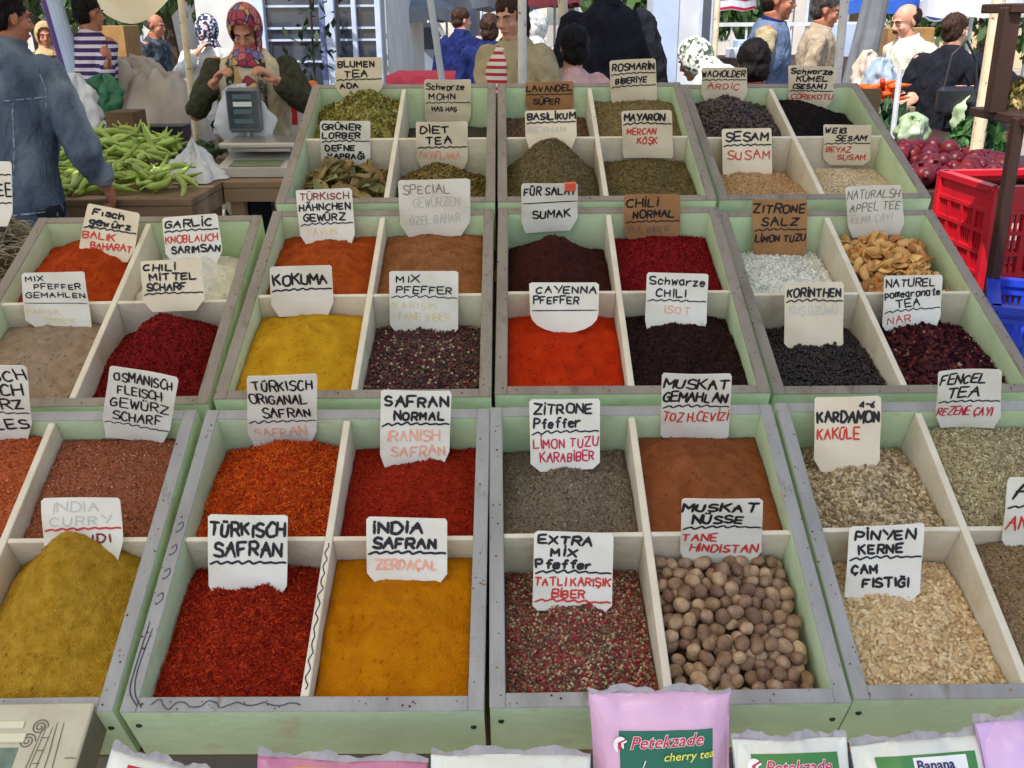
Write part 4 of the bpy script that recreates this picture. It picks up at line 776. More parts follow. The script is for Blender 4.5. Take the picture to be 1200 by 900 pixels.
def pr_rose(W, H, patch, words, blob):
    patch('printed_label', -W*.28, -W*.02, .02, H*.95, yo); patch('printed_label', W*.08, W*.24, .02, H*.90, wh); patch('printed_label', W*.3, W*.44, .02, H*.88, wh); words('flavour_lettering', 'Çay', -W*.22, H*.8, W*.1, rd)
def pr_fruit(W, H, patch, words, blob):
    patch('printed_label', W*.16, W*.42, .02, H*.93, pu); patch('pale_panel', -W*.1, W*.12, .02, H*.92, P_('pale_print', (206, 210, 200)))
    for k in range(9): patch('barcode_bar', -W*.26+k*.0024, -W*.26+k*.0024+.0013, H*.74, H*.88, bk, .001)
    blob('orange_print', circ(W*.12, H*.74, W*.1), og); blob('leaf_print', circ(W*.1, H*.86, W*.05, 12, .5), g2)
    for k in range(2): blob('swirl_print', [(W*.29+(.012+.005*k)*math.cos(a), H*.8+(.012+.005*k)*math.sin(a)) for a in np.linspace(.6, 5, 12)]+[(W*.29+(.009+.005*k)*math.cos(a), H*.8+(.009+.005*k)*math.sin(a)) for a in np.linspace(5, .6, 12)], P_('pink_print', (232, 120, 170)))
def pr_lilac(W, H, patch, words, blob): patch('printed_label', -W*.12, W*.44, .02, H*.72, pu); words('flavour_lettering', 'Tea', W*.0, H*.5, W*.14, ye)
packet((131, 880), (250, 908), .93, .2, .016, 42, M_offw, 'white packet with a small red label at the lower left, tilted to the right', 1, pr_red)
packet((303, 886), (502, 895), .95, .2, .012, 46, M_rose, 'glossy rose packet with a golden yellow label below the saffron trays', 2, pr_rose)
packet((505, 883), (692, 887), .95, .2, .016, 42, M_offw, 'white packet with barcode, an orange and a purple panel', 3, pr_fruit)
packet((690, 815), (856, 809), .985, .17, .020, 12, M_pink, 'tall pink packet lettered Petekzade cherry tea on a dark green label'.replace('Petekzade ', ''), 4, pr_cherry)
packet((858, 868), (992, 864), .955, .2, .017, 36, M_offw, 'off white packet with green label right of the tall pink packet', 5, pr_green)
packet((996, 873), (1146, 862), .955, .2, .017, 36, M_offw, 'off white packet lettered Banana Tea on a green label', 6, pr_banana)
packet((1143, 848), (1262, 837), .955, .2, .017, 34, M_lilac, 'lilac packet with a purple label at the right picture edge', 7, pr_lilac)
# ---- printed box lying in front of the left tray
t, Mx, D = TRAYS[(0, 0)]
M_pbox = mat('printed_carton', S(196, 190, 164), S(182, 174, 148), 20, .5, .1, 60); M_pan = mat('grey_green_print', S(120, 136, 120), S(96, 112, 100), 40, .5); M_pside = mat('carton_side', S(128, 118, 98), S(112, 102, 84), 10, .6, .2, 50)
pb = empty('printed_box'); pb.matrix_world = Mx @ Matrix.Translation((-.02, -.21, .006)); tag(pb, 'flat cream carton printed with columns and pale figures, lower left corner', 'box')
m = MB(); m.box(-.25, .226, -.01, .222, -.06, 0, bev=.002); local('carton', m.mesh('carton'), M_pbox, pb)
m = MB(); m.box(.2262, .2270, -.005, .218, -.058, -.004); local('side_panel', m.mesh('side_panel'), M_pside, pb)
m = MB(); m.box(-.24, .150, 0, .164, 0, .0006); local('picture_panel', m.mesh('picture_panel'), M_pan, pb)
m = MB(); m.box(-.24, .155, .170, .182, 0, .003, bev=.001); m.box(-.24, .148, .188, .198, 0, .002, bev=.0008); local('printed_cornice', m.mesh('printed_cornice'), mat('cream_print', S(214, 208, 178), rough=.5), pb)
ink = Ink()
for cx, cy, r in ((.168, .190, .010), (.158, .172, .010)):
    ink.line([(cx+r*(1-a/16)*math.cos(a), cy+r*(1-a/16)*math.sin(a)) for a in np.arange(0, 14, .5)], .0016, True)
for x in (.166, .170, .178): ink.line([(x-.012, 0), (x+.006, .19)], .0012, False)
for y in np.arange(.0, .19, .016): ink.line([(.174, y), (.182, y)], .001, False)
for a, b in (((.196, .195), (.200, .11)), ((.200, .11), (.165, .03)), ((.188, .195), (.190, .12)), ((.21, .15), (.224, .15)), ((.205, .12), (.215, .10))): ink.line([a, b], .0012, False)
me = bpy.data.meshes.new('printed_lines'); me.from_pydata([(a, b, z+.0006) for a, b, z in ink.V], [], ink.F); me.update(); local('printed_lines', me, mat('brown_grey_print', S(104, 98, 84), rough=.5), pb)
ink = Ink()
for k in range(9):
    x, y = random.uniform(.0, .13), random.uniform(.03, .135)
    ink.line([(x+random.uniform(-.03, .03), y+random.uniform(-.02, .02)) for _ in range(5)], random.uniform(.004, .009), True)
me = bpy.data.meshes.new('pale_figures'); me.from_pydata([(a, b, z+.0012) for a, b, z in ink.V], [], ink.F); me.update(); local('pale_figures', me, mat('pale_figure_print', S(206, 204, 200), S(170, 172, 176), 60, .5), pb)
# ---- herb basket at the left edge
hc = at(-26, 300, 2.05)
hb = empty('herb_basket', (hc.x, hc.y, hc.z-.22), label='round wicker basket of dry grey herb sticks at the left picture edge', cat='basket')
m = MB(); m.lathe([(.13, 0), (.17, .10), (.18, .2), (.172, .205), (.165, .19), (.15, .08), (.12, .02)], hb.location, 28); m.build('basket', mat('wicker', S(140, 110, 74), S(96, 72, 46), 70, .8, .6, 120), hb, smooth=True)
hv = MB()
for k in range(900):
    r, a = .17*math.sqrt(random.random()), random.uniform(0, 6.28); p = hb.location+Vector((r*math.cos(a), r*math.sin(a), .17+.13*(1-(r/.19)**2)+random.uniform(-.02, .01)))
    d = Vector((random.gauss(0, 1), random.gauss(0, 1), random.gauss(0, .35))).normalized()*random.uniform(.02, .05); q = p+d; mid = (p+q)/2+Vector((0, 0, random.uniform(0, .01)))
    hv.tube([p-d*.3, mid, q], [.0012, .0018, .001], 4)
hv.build('herb_sticks', mat('dry_herb_sticks', S(170, 158, 132), S(110, 98, 76), 40, .9), hb)
m = MB(); m.box(hc.x-.2, hc.x+.16, hc.y-.2, hc.y+.2, 0, hb.location.z-.002, bev=.004); m.build('wooden_crate', M_brownw, label='tall brown crate carrying the herb basket', cat='crate', off=(hc.x, hc.y, 0))
card((0, 1), 'bl', Q(-40, 189, 16, 189, 15, 258, -40, 260), 'KAFFEE', [('f', ' ', 0, 1, .3), ('w',), ('k', 'KAFFEE', .05, .98), ('w',), ('f', ' ', 0, 1, .4)], plane_y=1.99, tilt=6, bw=.0044, ext=.1, lab='white card ending in EE standing in the herb basket at the left edge')
# ---- awning over the stall with its poles
M_awn = mat('cream_awning_cloth', S(236, 228, 206), S(226, 216, 190), 5, .9, .15, 30, trans=.38)
M_polew = mat('white_rusted_pole', S(214, 212, 206), S(198, 196, 190), 30, .45, .1, 60, c3=S(120, 84, 60), c3s=(.66, .7), s3=60); M_steel = mat('grey_steel_pole', S(186, 190, 196), S(168, 172, 180), 20, .4, metal=.2); M_creamp = mat('cream_pole', S(222, 208, 178), S(206, 188, 156), 20, .5, .15, 60, c3=S(120, 100, 76), c3s=(.64, .7), s3=40)
aw = empty('stall_awning', (0, 1.3, 0), label='cream cloth awning on poles stretched over the spice stall', cat='awning')
m = MB(); P = []
for j in range(13):
    v = j/12; row = []
    for i in range(17):
        u = i/16; row.append(Vector((-2.9+3.72*u, -.10+3.45*v, 2.36+.45*v-.10*math.sin(math.pi*u*4)**2*math.sin(math.pi*v)-.05*math.sin(math.pi*v))))
    P.append(row)
m.sheet(P); m.build('awning_cloth', M_awn, aw, smooth=True)
def pole(px, py0, y, r, ztop, matl, label, name='awning_pole', lean=0, parent=None, z0=0, group=None):
    p = at(px, py0, y); x = p.x
    m = MB(); m.tube([(x+lean*(z0-p.z), y, z0), (x, y, p.z), (x+lean*(ztop-p.z), y, ztop)], r, 12)
    if parent: return m.build('pole', matl, parent, smooth=False)
    o = m.build(name, matl, off=(x, y, 0)); return tag(o, label, 'pole', group)
pole(612, 40, 3.3, .0135, 2.80, M_polew, '', parent=aw)
for x, y, z in ((-2.85, -.06, 2.35), (1.02, -.06, 2.35), (-2.85, 3.3, 2.79), (at(985, 50, 3.3).x, 3.3, 2.79)):
    m = MB(); m.tube([(x, y, 0), (x, y, z)], .014, 12); m.build('pole', M_polew, aw)
m = MB(); m.tube([(-2.9, 3.3, 2.79), (1.08, 3.3, 2.79)], .012, 10); m.tube([(-2.9, -.06, 2.345), (1.08, -.06, 2.345)], .012, 10); m.build('cross_pole', M_polew, aw)
# ================================================================== the market around the stall
gm = MB(); gm.add([(-160, -60, 0), (160, -60, 0), (160, 260, 0), (-160, 260, 0)], [(0, 1, 2, 3)])
gm.build('ground', mat('market_paving', S(152, 145, 134), S(126, 118, 108), 1.2, .9, .3, 12, c3=S(112, 106, 98), c3s=(.6, .75), s3=.6), off=(0, 0, 0), kind='structure')
M_mar = mat('maroon_cloth', S(120, 28, 44), S(96, 20, 34), 10, .9, .3, 14); M_tarp = mat('grey_beige_tarpaulin', S(186, 176, 160), S(164, 156, 144), 5, .7, .5, 9)
M_kbox = mat('cardboard', S(160, 124, 76), S(140, 106, 62), 9, .85, .1, 40); M_white = mat('white_paint', S(204, 207, 212), S(186, 190, 196), 6, .6, .1, 30); M_paleb = mat('pale_blue_paint', S(176, 190, 214), S(160, 176, 204), 4, .5)
M_frame = mat('blue_white_frame', S(190, 200, 218), S(174, 186, 206), 8, .5); M_glass = mat('dark_shop_glass', S(62, 70, 84), S(44, 50, 60), .8, .06, spec=.9, coat=.6); M_grey = mat('grey_plastic', S(120, 124, 128), S(104, 108, 112), 9, .6); M_black = mat('black_plastic', S(34, 34, 38), S(26, 26, 30), 9, .45)
def thing_box(name, x0, x1, y0, y1, z0, z1, m, label, cat, bev=.004, group=None, rz=0):
    c = Vector(((x0+x1)/2, (y0+y1)/2, z0)); b = MB(); b.box(x0-c.x, x1-c.x, y0-c.y, y1-c.y, 0, z1-z0, bev=bev)
    o = link(bpy.data.objects.new(name, b.mesh(name))); o.data.materials.append(m); o.location = c; o.rotation_euler.z = rz; return tag(o, label, cat, group)
def table(x0, x1, y0, y1, h, mtop, label, apron=.09, cloth=None, mleg=None, cat='table'):
    t = empty('market_table', ((x0+x1)/2, (y0+y1)/2, 0), label=label, cat=cat)
    m = MB(); m.box(x0, x1, y0, y1, h-.03, h, bev=.004); m.build('tabletop', mtop, t)
    m = MB(); m.box(x0+.003, x1-.003, y0+.002, y0+.024, h-.03-apron, h-.031); m.box(x1-.026, x1-.003, y0+.026, y1-.02, h-.03-apron, h-.031); m.build('apron', mtop, t)
    for x in (x0+.05, x1-.05):
        for y in (y0+.06, y1-.06):
            m = MB(); m.box(x-.03, x+.03, y-.03, y+.03, 0, h-.0312); m.build('leg', mleg or mtop, t)
    if cloth:
        m = MB(); P = []
        for j in range(8):
            P.append([Vector((x0-.02+(x1-x0+.04)*i/40, y0-.012-.03*(1-j/7)*(.5+.5*math.sin(i*.9)), .12+(h-.118)*j/7)) for i in range(41)])
        P.append([Vector((p.x, y1, h+.002)) for p in P[-1]]); m.sheet(P); m.build('tablecloth', cloth, t, smooth=True)
    return t
# ---- green pepper table and scale table on the left
HT = .90
table(-2.35, -1.300, 4.07, 5.45, HT, M_brownw, 'low brown wooden table heaped with green peppers', .07)
m_pep = mat('green_pepper_skin', S(166, 186, 84), S(138, 164, 58), 26, .3, spec=.5, rnd=.28, coat=.2)
pep_me = []
for i in range(5):
    L = random.uniform(.12, .16); bend = random.uniform(-.5, .5); pts, rad = [], []
    for k in range(11):
        t_ = k/10; pts.append(Vector((L*(t_-.5), bend*.09*(t_-.4)**2*4-.02*math.sin(t_*5+i)*.4, .012*math.sin(t_*3+i)))); rad.append(.0035+.0140*math.sin(math.pi*min(1, .12+t_*.95))**.75*(1-.45*t_) if 0 < k < 10 else .003)
    b = MB(); b.tube([pts[0]+Vector((-.03, .006, .006)), pts[0]+Vector((-.004, 0, 0))]+pts, [.0035, .004]+rad, 9); me = b.mesh('green_pepper', smooth=True); me.materials.append(m_pep); pep_me.append(me)
def pileh(x, y):   # heap of peppers on the table
    return .15*math.exp(-((x+1.90)/.36)**2-((y-4.95)/.36)**2)+.07*math.exp(-((x+1.6)/.33)**2-((y-4.55)/.3)**2)+.035
n = 0
for q in range(355):
    x, y = random.uniform(-2.2, -1.36), random.uniform(4.15, 5.3)
    if x > -1.62 and y > 4.85 or (abs(x+1.45) < .17 and 4.42 < y < 4.85): continue
    z = HT+pileh(x, y)*(random.random()**.35)+.004
    o = link(bpy.data.objects.new('green_pepper', pep_me[q % 5])); o.location = (x, y, z); o.rotation_euler = (random.uniform(0, 6), random.gauss(0, .35), random.gauss(.0, .9)); s_ = random.uniform(.85, 1.15); o.scale = (s_, s_, s_)
    tag(o, 'long pale green pepper in the heap on the brown table', 'pepper', 'green peppers heaped on the table')
m_cuc = mat('dark_green_cucumber', S(52, 72, 44), S(36, 54, 32), 40, .4, .1, rnd=.2)
b = MB(); b.tube([(-.075, 0, 0), (-.07, 0, 0), (-.03, .004, 0), (.03, .004, 0), (.07, 0, 0), (.075, 0, 0)], [.004, .012, .017, .017, .012, .004], 10); cme = b.mesh('cucumber', smooth=True); cme.materials.append(m_cuc)
for q in range(34):
    o = link(bpy.data.objects.new('cucumber', cme)); o.location = (random.uniform(-1.80, -1.42), random.uniform(4.9, 5.35), HT+.02+.07*random.random()); o.rotation_euler = (0, random.gauss(0, .25), random.uniform(0, 3)); tag(o, 'dark green cucumber lying behind the green peppers', 'cucumber', 'cucumbers behind the peppers')
def draped(name, c, rx, ry, h, m, label, cat, seed=0, n=40, pw=1.3, fold=.25, **k):
    """a soft heap of cloth or plastic"""
    P = []; c = Vector(c)
    for j in range(n//2+1):
        r = j/(n//2); row = []
        for i in range(n+1):
            a = 2*math.pi*i/n; e = float(fbm(np.array([math.cos(a)*2+seed]), np.array([math.sin(a)*2+r*2]), 3)[0]); rr = r*(1+fold*e)
            z = h*(1-r**pw)*(1+.8*fold*e)+.02*math.sin(a*7+seed)*r*(1-r)
            row.append(c+Vector((rx*rr*math.cos(a), ry*rr*math.sin(a), max(z, 0)+.004)))
        P.append(row)
    m_ = MB(); m_.sheet(P[::-1]); return m_.build(name, m, off=c, smooth=True, label=label, cat=cat, **k)
M_plw = mat('white_plastic_bag', S(236, 238, 240), S(222, 226, 230), 6, .35, .3, 14, spec=.5, trans=.25)
p = at(228, 190, 4.62); draped('plastic_sheet', (p.x, p.y, HT+.002),   .17, .17, .15, M_plw, 'crumpled white plastic sheet beside the green peppers', 'sheet', 3, fold=.8, pw=.9)
table(-1.297, -.80, 4.52, 5.45, HT, M_brownw, 'brown wooden table carrying the market scale', .06)
# the scale
sx = at(303, 180, 4.75).x; sc = empty('market_scale', (sx, 4.85, HT), label='grey electronic market scale with a dark display head on a short post', cat='scale')
M_scal = mat('scale_plastic', S(196, 190, 178), S(182, 176, 164), 12, .5); M_pan = mat('brushed_steel', S(190, 186, 180), S(168, 164, 158), 20, .3, metal=.7, stretch=(.2, 1, 1))
Mt = Matrix.Translation((sx, 4.63, HT)); m = MB(); m.add([Mt @ Vector(v) for v in ((-.17, 0, .004), (.17, 0, .004), (.17, .4, .004), (-.17, .4, .004), (-.17, 0, .045), (.17, 0, .045), (.17, .4, .10), (-.17, .4, .10))], [(3, 2, 1, 0), (4, 5, 6, 7), (0, 1, 5, 4), (1, 2, 6, 5), (2, 3, 7, 6), (3, 0, 4, 7)]); m.build('base', M_scal, sc)
m = MB(); m.add([Mt @ Vector(v) for v in ((-.12, .015, .0495), (.12, .015, .0495), (.12, .13, .0652), (-.12, .13, .0652))], [(0, 1, 2, 3)]); m.build('front_display', mat('lcd_green', S(132, 142, 112), S(120, 130, 100), 20, .25), sc)
m = MB(); m.box(sx-.185, sx+.185, 4.74, 5.06, HT+.118, HT+.145, bev=.008); m.box(sx-.14, sx+.14, 4.8, 5.0, HT+.098, HT+.118); m.build('weighing_pan', M_pan, sc)
dx = at(284, 120, 5.0); m = MB(); m.tube([(dx.x, 5.06, HT+.1), (dx.x, 5.06, 1.07)], .014, 10); m.build('post', M_pan, sc)
m = MB(); m.box(dx.x-.082, dx.x+.082, 5.0, 5.06, 1.065, 1.275, bev=.014); hd = m.build('display_head', M_grey, sc)
m = MB(); m.box(dx.x-.072, dx.x+.072, 4.9965, 5.0, 1.085, 1.262); m.build('display_glass', mat('display_glass', S(50, 64, 70), S(38, 50, 56), 20, .15, spec=.8), sc)
for k, z in enumerate((1.235, 1.20, 1.165, 1.12)):
    m = MB(); m.box(dx.x-.045, dx.x+.045, 4.9945, 4.9962, z-.011, z+.011); m.build('readout', mat('readout_'+'ab'[k == 1], S(*((88, 108, 112) if k != 1 else (214, 220, 214))), rough=.3), sc)
# ---- tarpaulin heap, boxes and bags behind the peppers
table(-4.1, -1.75, 6.5, 7.7, .78, M_brownw, 'back table under the tarpaulin and sacks', .1)
for (px, py, y, rx, ry, h, s_, lb) in ((158, 116, 7.2, .30, .3, .22, 1, 'beige sack under the tarpaulin, behind the green bag'), (192, 118, 7.1, .30, .28, .16, 5, 'grey beige tarpaulin heap left of the cream pole')):
    c = at(px, py, y); draped('tarpaulin_heap', (c.x, c.y, .79), rx, ry, c.z-.79+h, M_tarp, lb, 'tarpaulin', s_, pw=4.5, fold=.35)
a, b_ = at(165, 150, 6.1), at(214, 118, 6.1); thing_box('black_crate', a.x, b_.x, 6.02, 6.2, .782, 1.0, M_black, 'black crate in front of the tarpaulin heap', 'crate')
a, b_ = at(172, 165, 5.75), at(214, 140, 5.75)
table(-2.4, -1.7, 5.6, 5.95, .74, M_brownw, 'narrow table behind the cucumbers', .08)
for k in range(5): thing_box('folded_sheet', a.x+.006*(k % 2), b_.x-.004*(k % 3), 5.66, 5.9, .742+k*.034, .742+k*.034+.032, mat('pale_blue_sheet', S(206, 212, 228), S(190, 198, 216), 12, .9), 'folded pale blue sheet in the stack behind the cucumbers', 'sheet', bev=.012, group='stack of folded sheets')
a, b_ = at(137, 150, 5.85), at(166, 122, 5.85); thing_box('cardboard_box', a.x, b_.x, 5.7, 5.9, .742, b_.z-.03, mat('dark_cardboard', S(108, 86, 60), S(92, 72, 50), 9, .85, .1, 40), 'small brown cardboard box left of the folded sheets', 'box')
a, b_ = at(121, 84, 8.2), at(147, 30, 8.2); thing_box('cardboard_box', a.x, b_.x, 8.15, 8.5, 0, b_.z, M_kbox, 'tall brown cardboard carton standing behind the striped man', 'box')
# bags held by the striped man
def hangbag(name, top, w, h, m, label, seed, parts=None, d=.5):
    top = Vector(top); v = MB(); pts, rad = [], []
    for k in range(25):
        t_ = k/24; r = w/2*(.10+.95*math.sin(math.pi*min(1, .04+t_*.86))**.7)
        if k == 24: r *= .35
        pts.append(top-Vector((.01*math.sin(t_*4+seed), 0, h*t_))); rad.append((r, r*d))
    v.tube(pts, rad, 44, side=(1, 0, 0))
    v.v = [Vector(p)*1 + Vector((p[0]-top.x, p[1]-top.y, 0)).normalized()*(.05*float(fbm(np.array([math.atan2(p[1]-top.y, p[0]-top.x)*3+seed]), np.array([p[2]*16]), 3)[0])-.012*abs(math.sin(math.atan2(p[1]-top.y, p[0]-top.x)*4+seed))*max(0, 1-(top.z-p[2])/h*1.4)) if (Vector(p)-top).length > .03 else Vector(p) for p in v.v]
    o = v.build(name, m, off=top, smooth=True, label=label, cat='bag')
    return o
M_bagg = mat('green_plastic_bag', S(58, 128, 92), S(44, 108, 76), 6, .35, .25, 14, spec=.5, trans=.2)
t0 = at(128, 82, 6.55); wb = hangbag('plastic_bag', (t0.x-.07, 6.2, t0.z), .23, .36, M_plw, 'white plastic bag with red print hanging from the striped man\'s hand', 1)
for k in range(3):
    ink = Ink(); z0 = -.15-.055*k
    for _ in range(3): ink.line([(random.uniform(-.022, .022), z0+random.uniform(-.02, .02)) for _ in range(3)], .006, False)
    me = bpy.data.meshes.new('red_print'); me.from_pydata([(a-.02, -.068-z*3, b) for a, b, z in ink.V], [], ink.F); me.update(); local('red_print', me, INKS['r'], wb)
c = at(146, 102, 6.4); hangbag('plastic_bag', (t0.x+.06, 6.25, t0.z-.01), .23, .24, M_bagg, 'green plastic bag hanging beside the white bag', 4)
# poles
pole(219, 60, 5.5, .019, 2.72, M_creamp, 'cream pole with dark edges between the tarpaulin heap and the scarf woman'); pole(513, 60, 6.45, .021, 2.6, M_white, 'white pole left of the woman in the striped top', lean=-.12); pole(662, 60, 6.6, .03, 2.6, M_creamp, 'cream wooden pole beside the black coated man', lean=-.06)
pole(838, 50, 6.4, .018, 2.7, M_creamp, 'thin cream pole behind the WACHOLDER card'); o = pole(1018, 60, 8.2, .075, 2.6, M_grey, 'thick grey post right of the white awning pole', lean=.10); pole(1000, 70, 8.4, .045, 2.6, M_grey, 'thinner grey post beside the thick grey post', lean=.16)
pole(1160, 70, 4.3, .027, 2.6, M_creamp, 'white painted post beside the dark wooden shelf')
for px, pw, lb in ((72, .05, 'slanted pale blue pole behind the denim jacket'), (62, .03, 'slanted purple pole behind the denim jacket')): pole(px, 30, 6.9, pw, 2.6, M_paleb if pw > .04 else mat('purple_pole', S(84, 60, 120), rough=.5), lb, lean=-.14)
# left awning: roof and the sunlit flap hanging down
la = empty('market_awning', (-1.4, 5.2, 0), label='cream market awning with a sunlit flap hanging over the left stalls', cat='awning')
m = MB(); m.sheet([[Vector((-4.2+4.6*i/14, 3.42+3.3*j/8, 2.72-.12*math.sin(math.pi*i/14*3)**2*math.sin(math.pi*j/8))) for i in range(15)] for j in range(9)]); m.build('awning_cloth', M_awn, la, smooth=True)
a, b_, c0 = at(112, 0, 7.6), at(236, 0, 7.6), at(150, 33, 7.6)
P = []
for j in range(15):
    v = j/14; row = []
    for i in range(27):
        u = i/26; drop = (2.5-c0.z)*(math.sin(math.pi*(u**.75))**.7)*.98+.04; row.append(Vector((a.x-.25+(b_.x-a.x+.45)*u, 7.6-1.0*(1-v)+.03*math.sin(u*13+v*3), 2.55-drop*v)))
    P.append(row)
m = MB(); m.sheet(P); m.build('hanging_flap', mat('sunlit_awning_flap', S(238, 222, 184), S(226, 206, 162), 4, .9, .3, 8, trans=.45), la, smooth=True)
# oranges and the red panel beside the scarf woman
table(-1.75, -.9, 6.1, 6.9, .93, M_brownw, 'table with oranges behind the scale', .1)
m_or = mat('orange_peel', S(222, 122, 36), S(206, 100, 24), 60, .45, .1, 200, rnd=.15); b = MB(); b.ell((0, 0, 0), (.038, .038, .035), 14, 10); ome = b.mesh('orange', smooth=True); ome.materials.append(m_or)
c = at(366, 92, 6.4)
for q in range(46):
    r, a_ = .22*math.sqrt(random.random()), random.uniform(0, 6.28); x, y = c.x-.02+r*math.cos(a_), 6.45+r*.8*math.sin(a_)
    if x > -.93: x = -.95
    o = link(bpy.data.objects.new('orange', ome)); o.location = (x, y, .968+max(0, .30*(1-r/.24))*random.uniform(.75, 1)); tag(o, 'bright orange in the pile right of the scarf woman', 'orange', 'oranges piled on the table')
a, b_ = at(330, 150, 5.75), at(362, 108, 5.75); rp = thing_box('carton', a.x, b_.x, 5.70, 6.0, .6, b_.z, mat('white_carton', S(214, 206, 200), S(200, 190, 184), 9, .6), 'white carton with red print beside the scarf woman', 'box')
m = MB(); hh = b_.z-.6; m.box(-.08, .08, -.1525, -.1505, hh-.03, hh-.005); m.box(-.02, .02, -.1525, -.1505, hh-.17, hh-.06); me = m.mesh('red_print_band'); local('red_print_band', me, mat('red_print_paint', S(190, 40, 44), rough=.5), rp)
# ---- shop front with dark panes (left of centre)
sf = empty('shop_building', (-2.6, 11.5, 0), label='shop building with tall dark glass panes in pale blue frames', cat='building')
yw = 11.2; xa, xb = at(225, 50, yw).x, at(452, 50, yw).x
m = MB(); m.box(xa, xb, yw+.25, yw+5, 0, 4.2); m.build('wall', mat('pale_shop_wall', S(206, 206, 202), S(190, 190, 186), 3, .8), sf)
for px0, px1 in ((312, 376), (398, 414), (418, 440)):
    a, b_ = at(px0, 50, yw).x, at(px1, 50, yw).x; m = MB(); m.box(a, b_, yw+.1, yw+.12, .3, 3.0); m.build('pane', M_glass, sf)
    for z in (1.16, 1.38, 1.5, 1.72, 2.3):
        m = MB(); m.box(a, b_, yw+.075, yw+.098, z-.011, z+.011); m.build('glazing_bar', M_frame, sf)
for px, w_, mm_ in ((304, .07, M_frame), (388, .05, M_frame), (416, .025, M_frame), (444, .03, M_frame), (379, .03, mat('blue_curtain', S(112, 122, 158), S(92, 102, 140), 20, .9, stretch=(8, 1, .2)))):
    x = at(px, 50, yw).x; m = MB(); m.box(x-w_, x+w_, yw, yw+.1, 0, 3.05, bev=.006); m.build('frame_post', mm_, sf)
m = MB(); m.box(xa-.1, xb+.1, yw-.1, yw+.25, 3.06, 3.3); m.build('lintel', M_frame, sf)
pl = MB()
for k in range(160):
    p = Vector((at(365, 50, 10.8).x+random.gauss(0, .16), 10.8+random.gauss(0, .12), random.uniform(.4, 2.2))); d = Vector((random.gauss(0, 1), random.gauss(0, 1), random.gauss(0, .7))).normalized()*.08; e = d.cross(Vector((0, 0, 1))).normalized()*.03; pl.add([p-d, p+e, p+d, p-e], [(0, 1, 2, 3)])
M_leafd = mat('dark_leaf', S(44, 62, 38), S(30, 46, 28), 9, .6, rnd=.1); po = empty('potted_plant', (at(365, 50, 10.8).x, 10.8, 0), label='tall dark leafy plant standing before the shop glass', cat='plant')
pl.build('foliage', M_leafd, po); m = MB(); m.lathe([(.12, 0), (.17, .3), (.18, .32), (.15, .31), (.02, .30)], po.location); m.tube([po.location+Vector((0, 0, .3)), po.location+Vector((.02, 0, 2.0))], .012, 6); m.build('pot', M_dark, po)
# ---- bright square beyond: pale buildings, umbrellas, tables
def building(x0, x1, y, h, m, label, nx, rows, mw=None, name='pale_building', side_face=True):
    t = empty(name, ((x0+x1)/2, y, 0), label=label, cat='building'); b = MB(); b.box(x0, x1, y, y+6, 0, h); b.build('wall', m, t)
    b = MB(); b.box(x0-.2, x1+.2, y-.25, y+6.2, h, h+.25, bev=.02); b.build('roof', mat('roof_edge', S(150, 132, 116), S(130, 112, 98), 4, .9), t)
    for r in range(rows):
        for i in range(nx):
            xc = x0+(x1-x0)*(i+.5)/nx; z0 = .9+r*3.0; wd = (x1-x0)/nx*.28
            f = MB(); f.box(xc-wd, xc+wd, y-.06, y-.002, z0, z0+1.5, bev=.01); fo = f.build('window', M_frame, t)
            g = MB(); g.box(xc-wd+.07, xc-.03, y-.072, y-.062, z0+.07, z0+1.43); g.box(xc+.03, xc+wd-.07, y-.072, y-.062, z0+.07, z0+1.43); g.build('pane', M_glass, fo)
    return t
M_pl1 = mat('cream_plaster', S(204, 198, 182), S(186, 180, 164), 1.5, .9, .1, 10); M_pl2 = mat('grey_plaster', S(196, 192, 184), S(178, 174, 168), 1.5, .9, .1, 10); M_pl3 = mat('ochre_plaster', S(206, 184, 150), S(190, 168, 134), 1.5, .9, .1, 10)
building(-9, 1.2, 34, 9, M_pl1, 'long cream building far across the square behind the umbrellas', 6, 3)
building(2.2, 11.5, 36, 8, M_pl2, 'grey plastered building far behind the two men in profile', 5, 2)
building(12.5, 24, 33, 7.5, M_pl3, 'ochre building far behind the balding man', 6, 2)
building(-24, -10, 30, 8, M_pl2, 'grey building far behind the left market trees', 7, 2)
M_umg = mat('grey_umbrella_cloth', S(146, 148, 152), S(128, 130, 136), 4, .9, trans=.2); M_umw = mat('white_umbrella_cloth', S(232, 232, 236), S(220, 220, 226), 4, .9, trans=.3); M_umb = mat('blue_umbrella_cloth', S(66, 112, 206), S(52, 96, 190), 4, .8, trans=.3); M_umr = mat('burgundy_umbrella_cloth', S(120, 52, 60), S(100, 40, 48), 4, .9, trans=.2)
